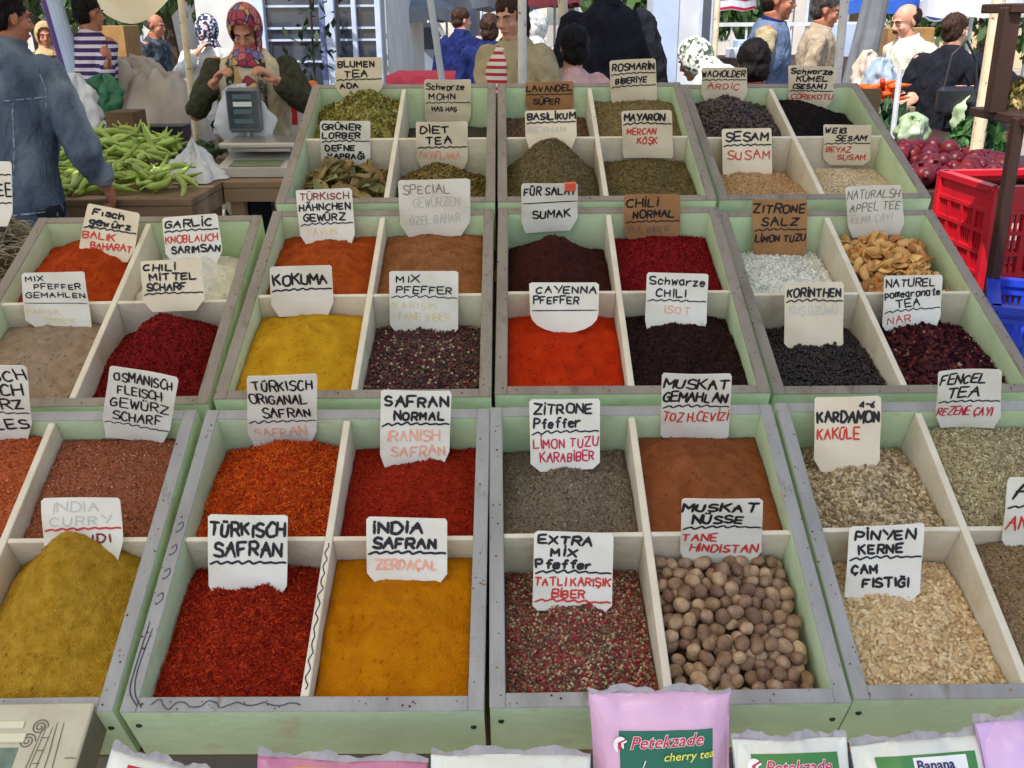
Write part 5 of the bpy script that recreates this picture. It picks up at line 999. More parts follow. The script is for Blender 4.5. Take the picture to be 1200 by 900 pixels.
def umbrella(x, y, zrim, r, rise, m, label, n=8, stripes=None, val=.16, pole_m=None, group=None):
    u = empty('market_umbrella', (x, y, 0), label=label, cat='umbrella', group=group); c = MB(); P = []
    for j in range(7):
        t_ = j/6; row = []
        for i in range(n*4+1):
            a = 2*math.pi*i/(n*4)+.2; k = math.cos(math.pi/n)/math.cos(((a-.2) % (2*math.pi/n))-math.pi/n); row.append(Vector((x+r*t_*math.cos(a)*(1+.06*(k-1)), y+r*t_*math.sin(a)*(1+.06*(k-1)), zrim+rise*(1-t_**1.2)-.05*r*t_*abs(math.sin(n*(a-.2)/2))**2*t_)))
        P.append(row)
    P.append([p+Vector((0, 0, -val)) for p in P[-1]]); c.sheet(P); c.build('canopy', m, u, smooth=False)
    if stripes:
        for f0, f1 in stripes:
            s_ = MB(); base = P[-2]; s_.sheet([[Vector((x+(p.x-x)*1.006, y+(p.y-y)*1.006, p.z-val*f0)) for p in base], [Vector((x+(p.x-x)*1.006, y+(p.y-y)*1.006, p.z-val*f1)) for p in base]]); s_.build('red_stripe', mat('red_stripe_cloth', S(196, 40, 66), S(180, 32, 56), 6, .8, trans=.2), u)
    s_ = MB(); s_.tube([(x, y, 0), (x, y, zrim+rise+.05)], .024, 10); s_.build('pole', pole_m or M_steel, u)
    for i in range(n):
        a = 2*math.pi*i/n+.2; s_ = MB(); s_.tube([(x, y, zrim+rise-.06), (x+r*.97*math.cos(a), y+r*.97*math.sin(a), zrim-.05)], .008, 5); s_.build('rib', M_steel, u)
    return u
for px, y, r, zr, lb, mm_ in ((470, 17, 1.7, 1.92, 'grey cafe umbrella far left of the blue jacketed man', M_umg), (425, 15, 1.3, 1.75, 'grey cafe umbrella behind the BLUMEN TEA card', M_umg), (560, 22, 2.0, 2.05, 'grey cafe umbrella far behind the striped top woman', M_umg), (650, 20, 1.6, 2.0, 'burgundy cafe umbrella beyond the cream wooden pole', M_umr), (690, 24, 2.2, 2.05, 'grey cafe umbrella far behind the black coated man', M_umg), (930, 26, 2.2, 2.3, 'white cafe umbrella far behind the two men', M_umw)):
    p = at(px, 20, y); umbrella(p.x, y, zr, r, .55, mm_, lb)
p = at(745, 12, 15); umbrella(p.x, 15, 1.86, .56, .4, M_umw, 'white umbrella with red striped valance right of the black coated man', 8, [(.05, .32), (.78, .96)], .2)
p = at(838, 12, 16); umbrella(p.x, 16, 1.89, .60, .4, M_umw, 'small white umbrella with red striped valance above the vest man', 8, [(.05, .32), (.78, .96)], .2)
p = at(1036, 6, 14); ub = umbrella(p.x, 14, 1.80, .70, .5, M_umb, 'bright blue umbrella with a round badge over the right stalls', 8, None, .16)
p = at(1140, 12, 13); umbrella(p.x, 13, 1.78, .62, .45, M_umw, 'white umbrella right of the blue one', 8, None, .20)
# badge hanging on the blue umbrella's far valance, its letters seen from behind
c = at(1099, 9, 13.2); bd = MB(); bd.v = []; n_ = 28
bd.add([Vector((.20*math.cos(2*math.pi*i/n_)*(1+.04*math.cos(8*math.pi*i/n_)), y, .165*math.sin(2*math.pi*i/n_))) for y in (0, .004) for i in range(n_)], [tuple(range(n_)), tuple(range(2*n_-1, n_-1, -1))]+[((i+1) % n_, i, n_+i, n_+(i+1) % n_) for i in range(n_)])
bo = bd.build('umbrella_badge', mat('white_badge', S(226, 230, 240), rough=.6), ub, off=(0, 0, 0)); bo.location = c-Vector(ub.location)
bd = MB(); bd.add([Vector((.18*math.cos(2*math.pi*i/n_), -.002, .145*math.sin(2*math.pi*i/n_))) for i in range(n_)], [tuple(range(n_))]); local('badge_field', bd.mesh('badge_field'), mat('badge_blue', S(64, 96, 178), rough=.6), bo)
V, F = text_mesh('EFES', .13, 0, .008); me = bpy.data.meshes.new('badge_lettering'); xm = max(v.x for v in V)/2; me.from_pydata([(xm-v.x, -.004, v.y-.045) for v in V], [], F); me.update(); local('badge_lettering', me, mat('badge_white', S(236, 238, 244), rough=.6), bo)
# white kiosk, its left face's bluish shading put into a coloured sheet
a, b_ = at(764, 50, 8.6).x, at(836, 50, 8.6).x; ks = empty('white_kiosk', ((a+b_)/2, 9.2, 0), label='white kiosk with bluish shading painted on one face behind the ROSMARİN card', cat='kiosk')
m = MB(); m.box(a, b_, 8.6, 9.0, 0, 2.6, bev=.01); m.build('wall', M_white, ks); m = MB(); m.box(a-.002, at(794, 50, 8.6).x, 8.585, 8.598, .02, 2.55, bev=.004); m.build('side_face', M_paleb, ks)
m = MB(); m.box(at(818, 50, 8.6).x, b_-.02, 8.585, 8.598, 1.35, 1.95); wf = m.build('window', M_frame, ks); m = MB(); m.box(at(821, 50, 8.6).x, b_-.04, 8.575, 8.584, 1.39, 1.91); m.build('pane', M_glass, wf)
# green sign far behind
p = at(523, 12, 17); sg = empty('green_sign', (p.x, 17, 0), label='small green sign on a post left of the blue jacketed man', cat='sign'); m = MB(); m.box(p.x-.12, p.x+.12, 16.97, 17.0, p.z-.16, p.z+.16, bev=.01); m.build('sign_board', mat('sign_green', S(112, 190, 150), rough=.5), sg); m = MB(); m.tube([(p.x, 17.02, 0), (p.x, 17.02, p.z)], .02, 8); m.build('post', M_steel, sg)
m = MB(); m.ell((p.x, 16.965, p.z+.04), (.06, .004, .03)); m.build('sign_emblem', M_white, sg)
# cloth-covered counters and market tables in the middle distance
table(at(455, 84, 9).x, at(585, 84, 9).x, 9, 10, 1.12, M_mar, 'maroon covered counter behind the blue jacketed man', .05, M_mar)
table(at(845, 70, 9.6).x, at(1000, 70, 9.6).x, 9.6, 10.6, 1.22, M_frame, 'long counter with pale top behind the two men in profile', .1, M_dark)
table(at(1100, 84, 8.3).x, at(1190, 84, 8.3).x, 8.3, 9.3, 1.10, M_mar, 'maroon covered table behind the black coated woman', .05, M_mar)
table(at(1035, 70, 9.6).x, at(1100, 70, 9.6).x, 9.4, 10.2, 1.08, M_brownw, 'market table behind the balding man', .1)
for px, y, w_, h_, z, mm_, lb in ((880, 9.9, .3, .16, 1.221, M_paleb, 'pale blue box on the long counter'), (862, 9.8, .14, .09, 1.221, M_white, 'small white box on the long counter'), (975, 9.9, .34, .30, 1.221, M_paleb, 'large pale blue carton on the long counter by the white pole'), (1130, 8.6, .12, .13, 1.101, M_paleb, 'small lilac box on the maroon table'), (1162, 8.6, .14, .12, 1.101, mat('yellow_box', S(226, 200, 110), rough=.6), 'small yellow box on the maroon table'), (1060, 9.7, .42, .4, 1.082, M_kbox, 'brown carton on the table behind the balding man')):
    x = at(px, 60, y).x; thing_box('market_box', x-w_/2, x+w_/2, y-.12, y+.12, z, z+h_, mm_, lb, 'box', bev=.008)
# grey van far away
vx = at(487, 45, 21).x; vn = empty('parked_car', (vx, 21, 0), label='grey car parked on the far side of the square', cat='car')
pr = [(-1.0, .35), (-1.02, .9), (-.85, 1.0), (-.55, 1.5), (.5, 1.52), (.9, 1.0), (1.3, .92), (1.36, .35)]
m = MB(); m.add([(vx+x*.75, y, z) for y in (21, 22.6) for x, z in pr], [tuple(range(8)), tuple(range(15, 7, -1))]+[((i+1) % 8, i, 8+i, 8+(i+1) % 8) for i in range(8)]); m.build('body', mat('grey_car_paint', S(128, 140, 152), rough=.3, coat=.5), vn)
m = MB(); m.add([(vx+x*.75, 20.99, z) for x, z in ((-.72, 1.02), (-.5, 1.42), (.44, 1.43), (.74, 1.02))], [(0, 1, 2, 3)]); m.build('side_window', M_glass, vn)
for x in (-.6, .85):
    m = MB(); m.tube([(vx+x*.75, 20.95, .31), (vx+x*.75, 21.2, .31)], .3, 18); m.build('wheel', M_black, vn)
# trees
def tree(x, y, h, r, n, label, mleaf, seed, trunk=.12, zc=None, ls=.10, squash=.8):
    rr = np.random.default_rng(seed); t = empty('market_tree', (x, y, 0), label=label, cat='tree'); tm = MB(); zc = zc or h*.68
    tm.tube([(x, y, 0), (x+.05, y, zc*.5), (x-.04, y+.03, zc)], [trunk, trunk*.75, trunk*.45], 10)
    cl = []
    for k in range(11):
        a = rr.random()*6.28; q = Vector((x+r*.6*math.cos(a)*rr.random()**.5, y+r*.6*math.sin(a), zc+r*squash*(rr.random()*1.5-.65))); cl.append((q, r*(.28+.25*rr.random()))); tm.tube([(x, y, zc*.75), (Vector((x, y, zc*.9))+q)/2, q], [trunk*.4, trunk*.25, trunk*.08], 6)
    tm.build('trunk', mat('tree_bark', S(96, 82, 68), S(70, 58, 48), 12, .9, .5, 40), t)
    P = []; 
    for q, cr2 in cl:
        v = rr.normal(0, 1, (n//11, 3)); v /= np.linalg.norm(v, axis=1)[:, None]; P.append(np.array(q[:])+v*cr2*(.45+.6*rr.random((n//11, 1))))
    P = np.concatenate(P); q_ = len(P); pal = np.stack([np.array(S(66, 92, 48))*(.6+.8*rr.random()) for _ in range(q_)]); pal *= (.7+.6*rr.random((q_, 1)))
    global rng
    V, F, C = scatter(LEAFY, P, np.ones((q_, 3))*np.array([ls, ls*.8, ls*.5])*(.6+.8*rr.random((q_, 1))), rots(q_, .5, True), pal)
    me = raw_mesh('crown', V-np.array([x, y, 0]), [F], False, C); local('crown', me, mleaf, t); return t
M_leaf = mat('leaf_tint', (1, 1, 1), attr=True, rough=.6, spec=.3, trans=.25)
tree(at(195, 30, 14).x, 14, 4.0, 1.5, 2600, 'leafy tree with sunlit gaps behind the cream flap', M_leaf, 3, zc=2.2)
tree(at(40, 30, 15).x, 15, 4.4, 1.6, 2600, 'leafy tree behind the denim jacket man', M_leaf, 4, zc=2.4)
tree(at(1150, 40, 16).x, 16, 4.6, 1.7, 3000, 'grey green tree behind the black coated woman', M_leaf, 5, zc=2.3)
tree(at(868, 30, 19).x, 19, 3.6, 1.0, 1800, 'dark tree beyond the counter behind the vest man', M_leaf, 6, zc=2.1)
tree(at(722, 10, 13).x, 13, 3.2, .8, 1400, 'bushy green tree behind the black coated man\'s shoulder', M_leaf, 7, zc=1.9); tree(at(1030, 30, 22).x, 22, 5, 1.8, 2400, 'tree far behind the blue umbrella', M_leaf, 8, zc=2.8)
# white market railing far right-centre
rl = empty('white_railing', (4.2, 20, 0), label='white railing across the square behind the counter', cat='railing')
for k in range(26):
    m = MB(); m.box(2.6+k*.24, 2.63+k*.24, 17.0, 17.03, 0, 1.5); m.build('post', M_white, rl)
m = MB(); m.box(2.5, 8.8, 16.97, 16.995, 1.44, 1.5); m.box(2.5, 8.8, 16.97, 16.995, .6, .66); m.build('rail', M_white, rl)
# ---- right side: produce, bags, crates, shelf
RT_H = .93
table(1.45, 3.3, 3.95, 5.0, RT_H, M_dark, 'dark table heaped with pomegranates and greens on the right', .1)
b = MB(); b.ell((0, 0, 0), (.042, .042, .039), 14, 10); b.tube([(0, 0, .034), (0, 0, .048), (0, 0, .054)], [.012, .009, .013], 8); pome = b.mesh('pomegranate', smooth=True); pome.materials.append(mat('shaded_pomegranate_skin', S(104, 22, 30), S(70, 12, 22), 14, .4, c3=S(140, 52, 38), c3s=(.62, .75), s3=16, rnd=.25))  # skin darkened to stand in for the shade over this table
for q in range(120):
    x, y = random.uniform(1.56, 2.12), random.uniform(4.0, 4.55); z = RT_H+.04+.09*math.exp(-((x-1.75)/.3)**2-((y-4.35)/.25)**2)*random.random()**.5
    o = link(bpy.data.objects.new('pomegranate', pome)); o.location = (x, y, z); o.rotation_euler = (random.uniform(-2, 2), random.uniform(-2, 2), random.uniform(0, 6)); s_ = random.uniform(.85, 1.12); o.scale = (s_, s_, s_); tag(o, 'dark red pomegranate heaped on the dark table', 'pomegranate', 'pomegranates on the right table')
rr = np.random.default_rng(11)
def greens(name, c, rx, ry, h, n, pal, label, ls=.03, cat='greens'):
    v = rr.normal(0, 1, (n, 3)); v /= np.linalg.norm(v, axis=1)[:, None]; v[:, 2] = np.abs(v[:, 2]); P = v*np.array([rx, ry, h])*(rr.random((n, 1))**.33)
    V, F, C = scatter(LEAFY, P, np.ones((n, 3))*np.array([ls, ls*.7, ls*.6])*(.6+.8*rr.random((n, 1))), rots(n, .5, True), pick(pal, n, .2)); me = raw_mesh(name, V, [F], False, C); o = local(name, me, M_leaf); o.location = c; return tag(o, label, cat)
c = at(1150, 155, 4.75); greens('parsley_bunches', (c.x-.02, c.y, RT_H+.01), .14, .12, .20, 1300, [(46, 84, 40), (62, 104, 52), (34, 64, 32)], 'bright green parsley bunches left of the white post')
table(1.72, 2.6, 5.3, 6.3, .93, M_dark, 'dark produce table behind the back right spice tray', .1)
c = at(1018, 125, 5.6); greens('leek_bunches', (c.x+.02, 5.5, .94), .20, .18, .20, 1000, [(54, 82, 54), (84, 108, 76), (40, 64, 44), (130, 146, 112, .6)], 'grey green leek bunches behind the back right tray', .05)
c = at(1045, 140, 5.2); greens('lettuce_heap', (c.x+.04, 5.45, .94), .12, .10, .07, 420, [(66, 100, 56), (94, 126, 76)], 'green lettuce heap beside the leeks', .045)
ct = at(1026, 100, 5.9); thing_box('produce_crate', ct.x-.2, ct.x+.16, 5.68, 6.1, .932, 1.11, M_brownw, 'brown crate among the greens carrying the plastic bags', 'crate')
m_car = mat('carrot_skin', S(222, 96, 34), S(196, 72, 22), 30, .5, .2, 90, rnd=.2); b = MB(); b.tube([(-.085, 0, 0), (-.08, 0, 0), (-.02, .003, 0), (.05, -.002, .002), (.09, 0, 0)], [.005, .016, .014, .009, .002], 10); cam_ = b.mesh('carrot', smooth=True); cam_.materials.append(m_car)
c = at(1038, 106, 5.72)
for q in range(34):
    o = link(bpy.data.objects.new('carrot', cam_)); o.location = (c.x+random.uniform(-.10, .09), 5.72+random.uniform(-.03, .08), 1.128+.10*random.random()); o.rotation_euler = (random.uniform(0, 6), random.gauss(0, .2), random.gauss(.6, .4)); tag(o, 'orange carrot in the small heap under the plastic bags', 'carrot', 'carrots heaped on the crate')
c = at(1022, 92, 5.95); hangbag('plastic_bag', (c.x-.03, 5.98, 1.40), .16, .285, mat('cream_plastic_bag', S(228, 214, 198), S(214, 198, 182), 6, .4, .3, 14, trans=.25), 'cream plastic bag behind the back right tray', 9); c = at(1036, 92, 5.85); hangbag('plastic_bag', (c.x+.01, 5.92, 1.36), .20, .245, mat('pale_blue_plastic_bag', S(180, 198, 214), S(160, 180, 200), 6, .4, .3, 14, trans=.25), 'pale blue plastic bag beside the cream one', 12)
c = at(1063, 150, 4.9); hangbag('lettuce_bag', (c.x, 4.85, c.z+.075), .155, .165, mat('clear_green_bag', S(206, 218, 196), S(150, 176, 130), 9, .3, .3, 14, trans=.25), 'clear bag of pale lettuce held low by the balding man', 15)
m = MB(); a, b_ = at(1052, 105, 5.2), at(1046, 160, 5.2); m.tube([(a.x, 5.2, a.z+.1), (b_.x, 5.2, .94)], .014, 8); m.build('white_stick', M_white, off=(b_.x, 5.2, .94), label='thin white stick leaning beside the leeks', cat='stick')
# red crate on a crate-high table, blue basket
table(1.30, 2.3, 2.2, 3.75, .775, M_dark, 'dark low table under the red crate and blue basket', .08)
M_red = mat('red_crate_plastic', S(206, 28, 46), S(188, 20, 38), 6, .35, spec=.5)
def lattice_crate(name, loc, rz, L, W, H, m, label, cells=(4, 4), group=None):
    t = empty(name, loc, rz, label=label, cat='crate'); th = .008
    def side(x0, y0, x1, y1, nm, handle):
        d = Vector((x1-x0, y1-y0, 0)); ln = d.length; Mx = Matrix.Translation((x0, y0, 0)) @ Matrix.Rotation(math.atan2(d.y, d.x), 4, 'Z'); b = MB(); nr, nc = cells
        zs = np.linspace(.0, H*.78, nr+1); b.box(0, ln, -th, th, 0, .018, Mx)
        for z in zs[1:]: b.box(0, ln, -th*1.25, th*1.25, z-.006, z+.006, Mx)
        if handle: b.box(0, ln*.32, -th*.7, th*.7, H*.78, H, Mx); b.box(ln*.68, ln, -th*.7, th*.7, H*.78, H, Mx); b.box(ln*.32, ln*.68, -th*.7, th*.7, H*.93, H, Mx)
        else: b.box(0, ln, -th*.7, th*.7, H*.78, H, Mx)
        b.box(-.004, ln+.004, -th*2.0, th*2.0, H-.012, H+.006, Mx)
        for i in range(nc+1): x = ln*i/nc; b.box(max(x-.009, 0), min(x+.009, ln), -th*1.1, th*1.1, .018, H*.78, Mx)
        for i in range(nc*6): x = ln*(i+.5)/(nc*6); b.box(x-.0035, x+.0035, -th*.5, th*.5, .018, H*.78, Mx)
        local(nm, b.mesh(nm), m, t)
    side(0, 0, L, 0, 'side_wall', False); side(0, W, L, W, 'side_wall', False); side(0, 0, 0, W, 'end_wall', True); side(L, 0, L, W, 'end_wall', True)
    b = MB(); b.box(.008, L-.008, .008, W-.008, .004, .010); local('bottom', b.mesh('bottom'), m, t)
    for x in (0, L):
        for y in (0, W):
            b = MB(); b.box(x-.016, x+.016, y-.016, y+.016, 0, H+.002, bev=.006); local('corner_post', b.mesh('corner_post'), m, t)
    return t
nc_ = at(1166, 226, 2.95); fc = at(1107, 193, 3.28); rz = math.atan2(nc_.y-fc.y, nc_.x-fc.x); Lr = math.hypot(nc_.x-fc.x, nc_.y-fc.y)
lattice_crate('red_crate', (fc.x, fc.y, .777), rz, Lr, .42, .325, M_red, 'bright red plastic lattice crate in the sun on the right')
M_blue = mat('blue_plastic', S(40, 72, 196), S(30, 58, 176), 8, .35, spec=.5); pc = at(1164, 366, 2.34)
lattice_crate('blue_crate', (pc.x, pc.y, .777), R(-24), .42, .30, .135, M_blue, 'blue plastic lattice crate at the right edge beside the spice trays', (2, 5))
ws = empty('wooden_shelf', (1.45, 2.7, 0), label='dark brown wooden shelf rack at the right picture edge', cat='shelf')
a = at(1174, 60, 2.75); b_ = at(1170, 250, 2.62)
m = MB(); m.box(b_.x-.004, b_.x+.024, 2.60, 2.63, 0, 1.335, bev=.003); m.build('post', M_dark, ws)
m = MB(); m.box(a.x-.012, a.x+.030, 2.735, 2.78, 1.335, 1.60, bev=.003); m.build('post', M_dark, ws)
m = MB(); m.box(a.x+.5, a.x+.54, 2.735, 2.78, 0, 1.60, bev=.003); m.build('post', M_dark, ws)
for z in (1.315, 1.585): m = MB(); m.box(a.x+.004 if z < 1.4 else a.x-.005, a.x+.55, 2.58 if z < 1.4 else 2.72, 2.9, z, z+.024, bev=.003); m.build('shelf_board', M_dark, ws)
c = at(1195, 100, 2.82); greens('shelf_bundle', (c.x+.02, 2.83, 1.3395), .06, .04, .08, 260, [(150, 140, 84), (120, 112, 66), (176, 160, 104)], 'small bundle of yellow green herbs on the dark shelf', .016)
# ================================================================== people
def remesh(mb, voxel, smooth=2, noise=0, nscale=9, seed=0):
    me = mb.mesh('tmp'); o = bpy.data.objects.new('tmp', me); COL.objects.link(o)
    md = o.modifiers.new('r', 'REMESH'); md.mode = 'VOXEL'; md.voxel_size = voxel; md.use_smooth_shade = True
    if smooth: ms = o.modifiers.new('s', 'SMOOTH'); ms.iterations = smooth; ms.factor = .5
    dg = bpy.context.evaluated_depsgraph_get(); r = bpy.data.meshes.new_from_object(o.evaluated_get(dg)); bpy.data.objects.remove(o); bpy.data.meshes.remove(me)
    if noise:
        n = len(r.vertices); V = np.empty(n*3, np.float32); r.vertices.foreach_get('co', V); V = V.reshape(-1, 3); N = np.empty(n*3, np.float32); r.vertices.foreach_get('normal', N); N = N.reshape(-1, 3)
        f = fbm(V[:, 0]*nscale+seed+V[:, 1]*nscale*.6, V[:, 2]*nscale*.9+V[:, 1]*nscale*.7+seed*2, 3)+.6*fbm(V[:, 0]*nscale*2.4+V[:, 2]*nscale*1.6+seed, V[:, 1]*nscale*2-V[:, 2]*nscale, 2)
        V = V+N*(f*noise)[:, None]; r.vertices.foreach_set('co', V.astype(np.float32).ravel()); r.update()
    r.polygons.foreach_set('use_smooth', [True]*len(r.polygons)); return r
def skin(c, n): return mat(n, S(*c), S(c[0]-14, c[1]-18, c[2]-16), 30, .5, .06, 200, spec=.35)
SK1, SK2, SK3 = skin((196, 140, 112), 'warm_skin'), skin((176, 118, 90), 'tanned_skin'), skin((208, 156, 130), 'fair_skin')
HAIRB, HAIRD, HAIRG, HAIRBR = [mat(n, S(*a), S(*b), 60, .55, .5, 260, spec=.15, stretch=(1, 1, .25)) for n, a, b in (('black_hair', (26, 21, 21), (16, 13, 13)), ('dark_brown_hair', (44, 32, 27), (28, 21, 18)), ('greying_hair', (84, 78, 74), (52, 46, 44)), ('brown_hair', (72, 50, 38), (48, 33, 26)))]
M_eyew = mat('eye_white', S(176, 164, 152), rough=.3); M_dk = mat('dark_feature', S(44, 30, 26), rough=.6); M_lip = mat('lip', S(160, 88, 80), rough=.5); M_shoe = mat('dark_shoe', S(40, 34, 32), rough=.5)
def cloth(n, a, b=None, sc=14, **k): b = b or tuple(int(v*.86) for v in a); return mat(n, S(*a), S(*b), sc, .9, .25, 160, spec=.12, fold=.55, **k)
class Person:
    def __init__(s, hx, hy, y, yaw, label, bend=4, head=(0, 0), skin_=None, wide=1.0, seed=0, handL=None, handR=None, curl=.5, voxel=.0085, legs=True, step=.05):
        s.lab = label; s.b = R(bend); s.yaw = R(yaw); s.seed = seed; s.w = wide; s.sk = skin_ or SK1; s.vox = voxel; s.hp = head
        Hw = at(hx, hy, y); s.s = 1; hl = s.B((0, -.012, 1.602)); s.s = Hw.z/hl.z; s.h = 1.72*s.s
        hl = s.B((0, -.012, 1.602)); rot = Matrix.Rotation(s.yaw, 3, 'Z'); q = rot @ hl; s.base = Vector((Hw.x-q.x, y-q.y, 0)); s.rot = rot
        s.hc = hl; s.hR = Matrix.Rotation(R(head[0]), 3, 'Z') @ Matrix.Rotation(R(head[1])+s.b*.5, 3, 'X')
        s.step = step; s.arms = {}
        for sd, tgt in ((1, handL), (-1, handR)):   # +1 = own left (+x)
            S0 = s.B((sd*.168*s.w, .005, 1.405)); l1, l2 = .285*s.s, .255*s.s
            if tgt is None: T = s.B((sd*.27*s.w, -.05, .85)) if bend < 20 else Vector((sd*.2, S0.y-.12, S0.z-.48))
            else: T = rot.transposed() @ (Vector(tgt)-s.base)
            d = T-S0; L = min(d.length, (l1+l2)*.985); dn = d.normalized(); T = S0+dn*L
            a = (l1*l1-l2*l2+L*L)/(2*L); hh = math.sqrt(max(l1*l1-a*a, 0)); pole_ = Vector((sd*.55, .6, -.55)); pole_ = (pole_-dn*pole_.dot(dn)).normalized()
            s.arms[sd] = (S0, S0+dn*a+pole_*hh, T)
        s.curl = curl; s.make_body(legs)
    def B(s, p):
        p = Vector(p)*s.s; z0 = .93*s.s; v = p-Vector((0, 0, z0)); c, n = math.cos(s.b), math.sin(s.b); return Vector((v.x, v.y*c-v.z*n, v.y*n+v.z*c+z0))
    def L(s, p): return Vector(p)*s.s
    def torso(s, mb, rings, grow=0):
        pts = [s.B((0, y, z)) if z > .9 else s.L((0, y, z)) for z, rx, ry, y in rings]; mb.tube(pts, [((rx*s.w+grow)*s.s, (ry+grow)*s.s) for z, rx, ry, y in rings], 28, side=(1, 0, 0))
    def arm(s, mb, sd, r, grow=0, t0=0, t1=1):
        S0, E, T = s.arms[sd]; k = s.s; P, Rr = [], []
        for t in np.linspace(t0, t1, 9):
            p = S0.lerp(E, t*2) if t < .5 else E.lerp(T, t*2-1); P.append(p); Rr.append((np.interp(t, [0, .2, .5, .62, 1], r)+grow)*k)
        P[0] = P[0]-(P[1]-P[0])*.15; mb.tube(P, Rr, 14)
    def H(s, p): return s.hc+s.hR @ (Vector(p)*s.s*.9)
    def make_body(s, legs):
        b = MB(); k = s.s
        s.torso(b, [(.80, .10, .08, .0), (.86, .155, .105, .0), (.95, .165, .11, 0), (1.08, .138, .095, 0), (1.25, .165, .112, -.005), (1.38, .165, .105, .0), (1.44, .12, .08, .005), (1.475, .062, .06, .004)])
        b.tube([s.B((0, .006, 1.42)), s.B((0, -.0, 1.50)), s.hc+s.hR @ (Vector((0, .02, -.06))*k)], [.062*k, .055*k, .058*k], 16)
        for sd in (1, -1):
            s.arm(b, sd, [.052, .048, .038, .040, .027]); b.ell(s.arms[sd][0], .058*k, 12, 8)
            hipx = sd*.088; kn = s.L((sd*.095, -.03+s.step*sd, .50)); an = s.L((sd*.10, .03+s.step*2*sd, .085))
            b.tube([s.L((hipx, 0, .90)), s.L((hipx, -.01, .75)), kn, kn.lerp(an, .3), an], [.088*k, .08*k, .054*k, .054*k, .036*k], 14)
            b.tube([an+Vector((0, .04*k, -.035*k)), an+Vector((0, -.03*k, -.045*k)), an+Vector((0, -.15*k, -.062*k))], [(.034*k, .04*k), (.04*k, .04*k), (.036*k, .022*k)], 12, side=(1, 0, 0))
            S0, E, T = s.arms[sd]; d = (T-E).normalized(); n = Vector((-sd*.8, -.2, -.55)); n = (n-d*n.dot(d)).normalized(); lat = n.cross(d); lat = lat if lat.y < 0 else -lat
            Mh = Matrix((lat, n, d)).transposed(); b.ell(T+d*.045*k, (.040*k, .017*k, .052*k), 14, 8, Mh.to_4x4())
            for i, ln in enumerate((.072, .080, .074, .058)):
                p = T+d*.080*k+lat*((1.5-i)*.0195*k); P = [p-d*.03*k, p]; a = s.curl*.5
                for f in (.42, .32, .26): p = p+(d*math.cos(a)+n*math.sin(a))*ln*f*k; P.append(p); a += s.curl*.8
                b.tube(P, [.010*k, .0098*k, .0092*k, .0085*k, .0070*k], 8)
            p = T+d*.02*k+lat*.03*k; t_ = (d*.62+lat*.62+n*.35).normalized(); b.tube([p-t_*.01*k, p+t_*.03*k, p+t_*.052*k+d*.012*k, p+t_*.06*k+d*.032*k], [.014*k, .012*k, .0105*k, .008*k], 8)
        M = s.hR.to_4x4(); E_ = lambda c, r, n=16, m=12: b.ell(s.H(c), tuple(x*k*.9 for x in r), n, m, M)
        E_((0, .012, .03), (.076, .096, .088), 24, 18); E_((0, -.028, -.035), (.058, .066, .082), 20, 16); E_((0, -.070, -.097), (.026, .024, .021)); E_((0, -.080, .024), (.050, .018, .013))
        b.tube([s.H((0, -.088, .018)), s.H((0, -.104, -.01)), s.H((0, -.114, -.032))], [.009*k, .0115*k, .0145*k], 10)
        for sd in (1, -1): E_((sd*.0115, -.102, -.034), (.009, .010, .008)); E_((sd*.036, -.066, -.03), (.024, .022, .024)); E_((sd*.080, .008, -.008), (.008, .019, .031))
        E_((0, -.090, -.058), (.024, .011, .006)); E_((0, -.088, -.068), (.021, .011, .007))
        me = remesh(b, s.vox*.8 if s.vox < .008 else s.vox, 2); s.o = local('person', me, s.sk); s.o.location = s.base; s.o.rotation_euler.z = s.yaw; tag(s.o, s.lab, 'person')
        for sd in (1, -1):
            m = MB(); m.ell(s.H((sd*.031, -.0795, -.001)), (.0115*k, .0115*k, .0052*k if s.hp[1] < 12 else .003*k), 10, 8, M); s.add('eye', m, M_eyew)
            m = MB(); m.ell(s.H((sd*.031, -.0885, -.0015)), (.0055*k, .004*k, .0046*k if s.hp[1] < 12 else .0022*k), 10, 6, M); s.add('iris', m, M_dk)
            m = MB(); m.tube([s.H((sd*.014, -.098, .022)), s.H((sd*.031, -.095, .028)), s.H((sd*.050, -.080, .023))], [.0035*k, .0045*k, .0025*k], 6); s.add('eyebrow', m, M_dk)
        m = MB(); m.tube([s.H((-.022, -.092, -.064)), s.H((-.01, -.1, -.061)), s.H((0, -.1015, -.0615)), s.H((.01, -.1, -.061)), s.H((.022, -.092, -.064))], [.002*k, .0048*k, .005*k, .0048*k, .002*k], 6); s.add('lips', m, M_lip)
        for sd in (1, -1):
            an = s.L((sd*.10, .03+s.step*2*sd, .085)); m = MB(); m.tube([an+Vector((0, .055*k, -.03*k)), an+Vector((0, .0, -.035*k)), an+Vector((0, -.10*k, -.05*k)), an+Vector((0, -.165*k, -.058*k))], [(.036*k, .048*k), (.045*k, .048*k), (.047*k, .034*k), (.03*k, .022*k)], 14, side=(1, 0, 0)); s.add('shoe', m, M_shoe)
    def add(s, name, mb, m, smooth=True):
        o = local(name, mb.mesh(name, (0, 0, 0), smooth), m, s.o); return o
    def soft(s, name, mb, m, voxel=.011, noise=.017, smooth=2, nscale=10): return local(name, remesh(mb, voxel*s.s, smooth, noise*s.s, nscale, s.seed+len(name)), m, s.o)
    RINGS = [(.84, .168, .122, 0), (.95, .172, .124, 0), (1.08, .158, .118, 0), (1.25, .176, .128, -.005), (1.38, .176, .116, 0), (1.435, .142, .098, .004), (1.47, .092, .078, .004), (1.492, .070, .068, .002)]
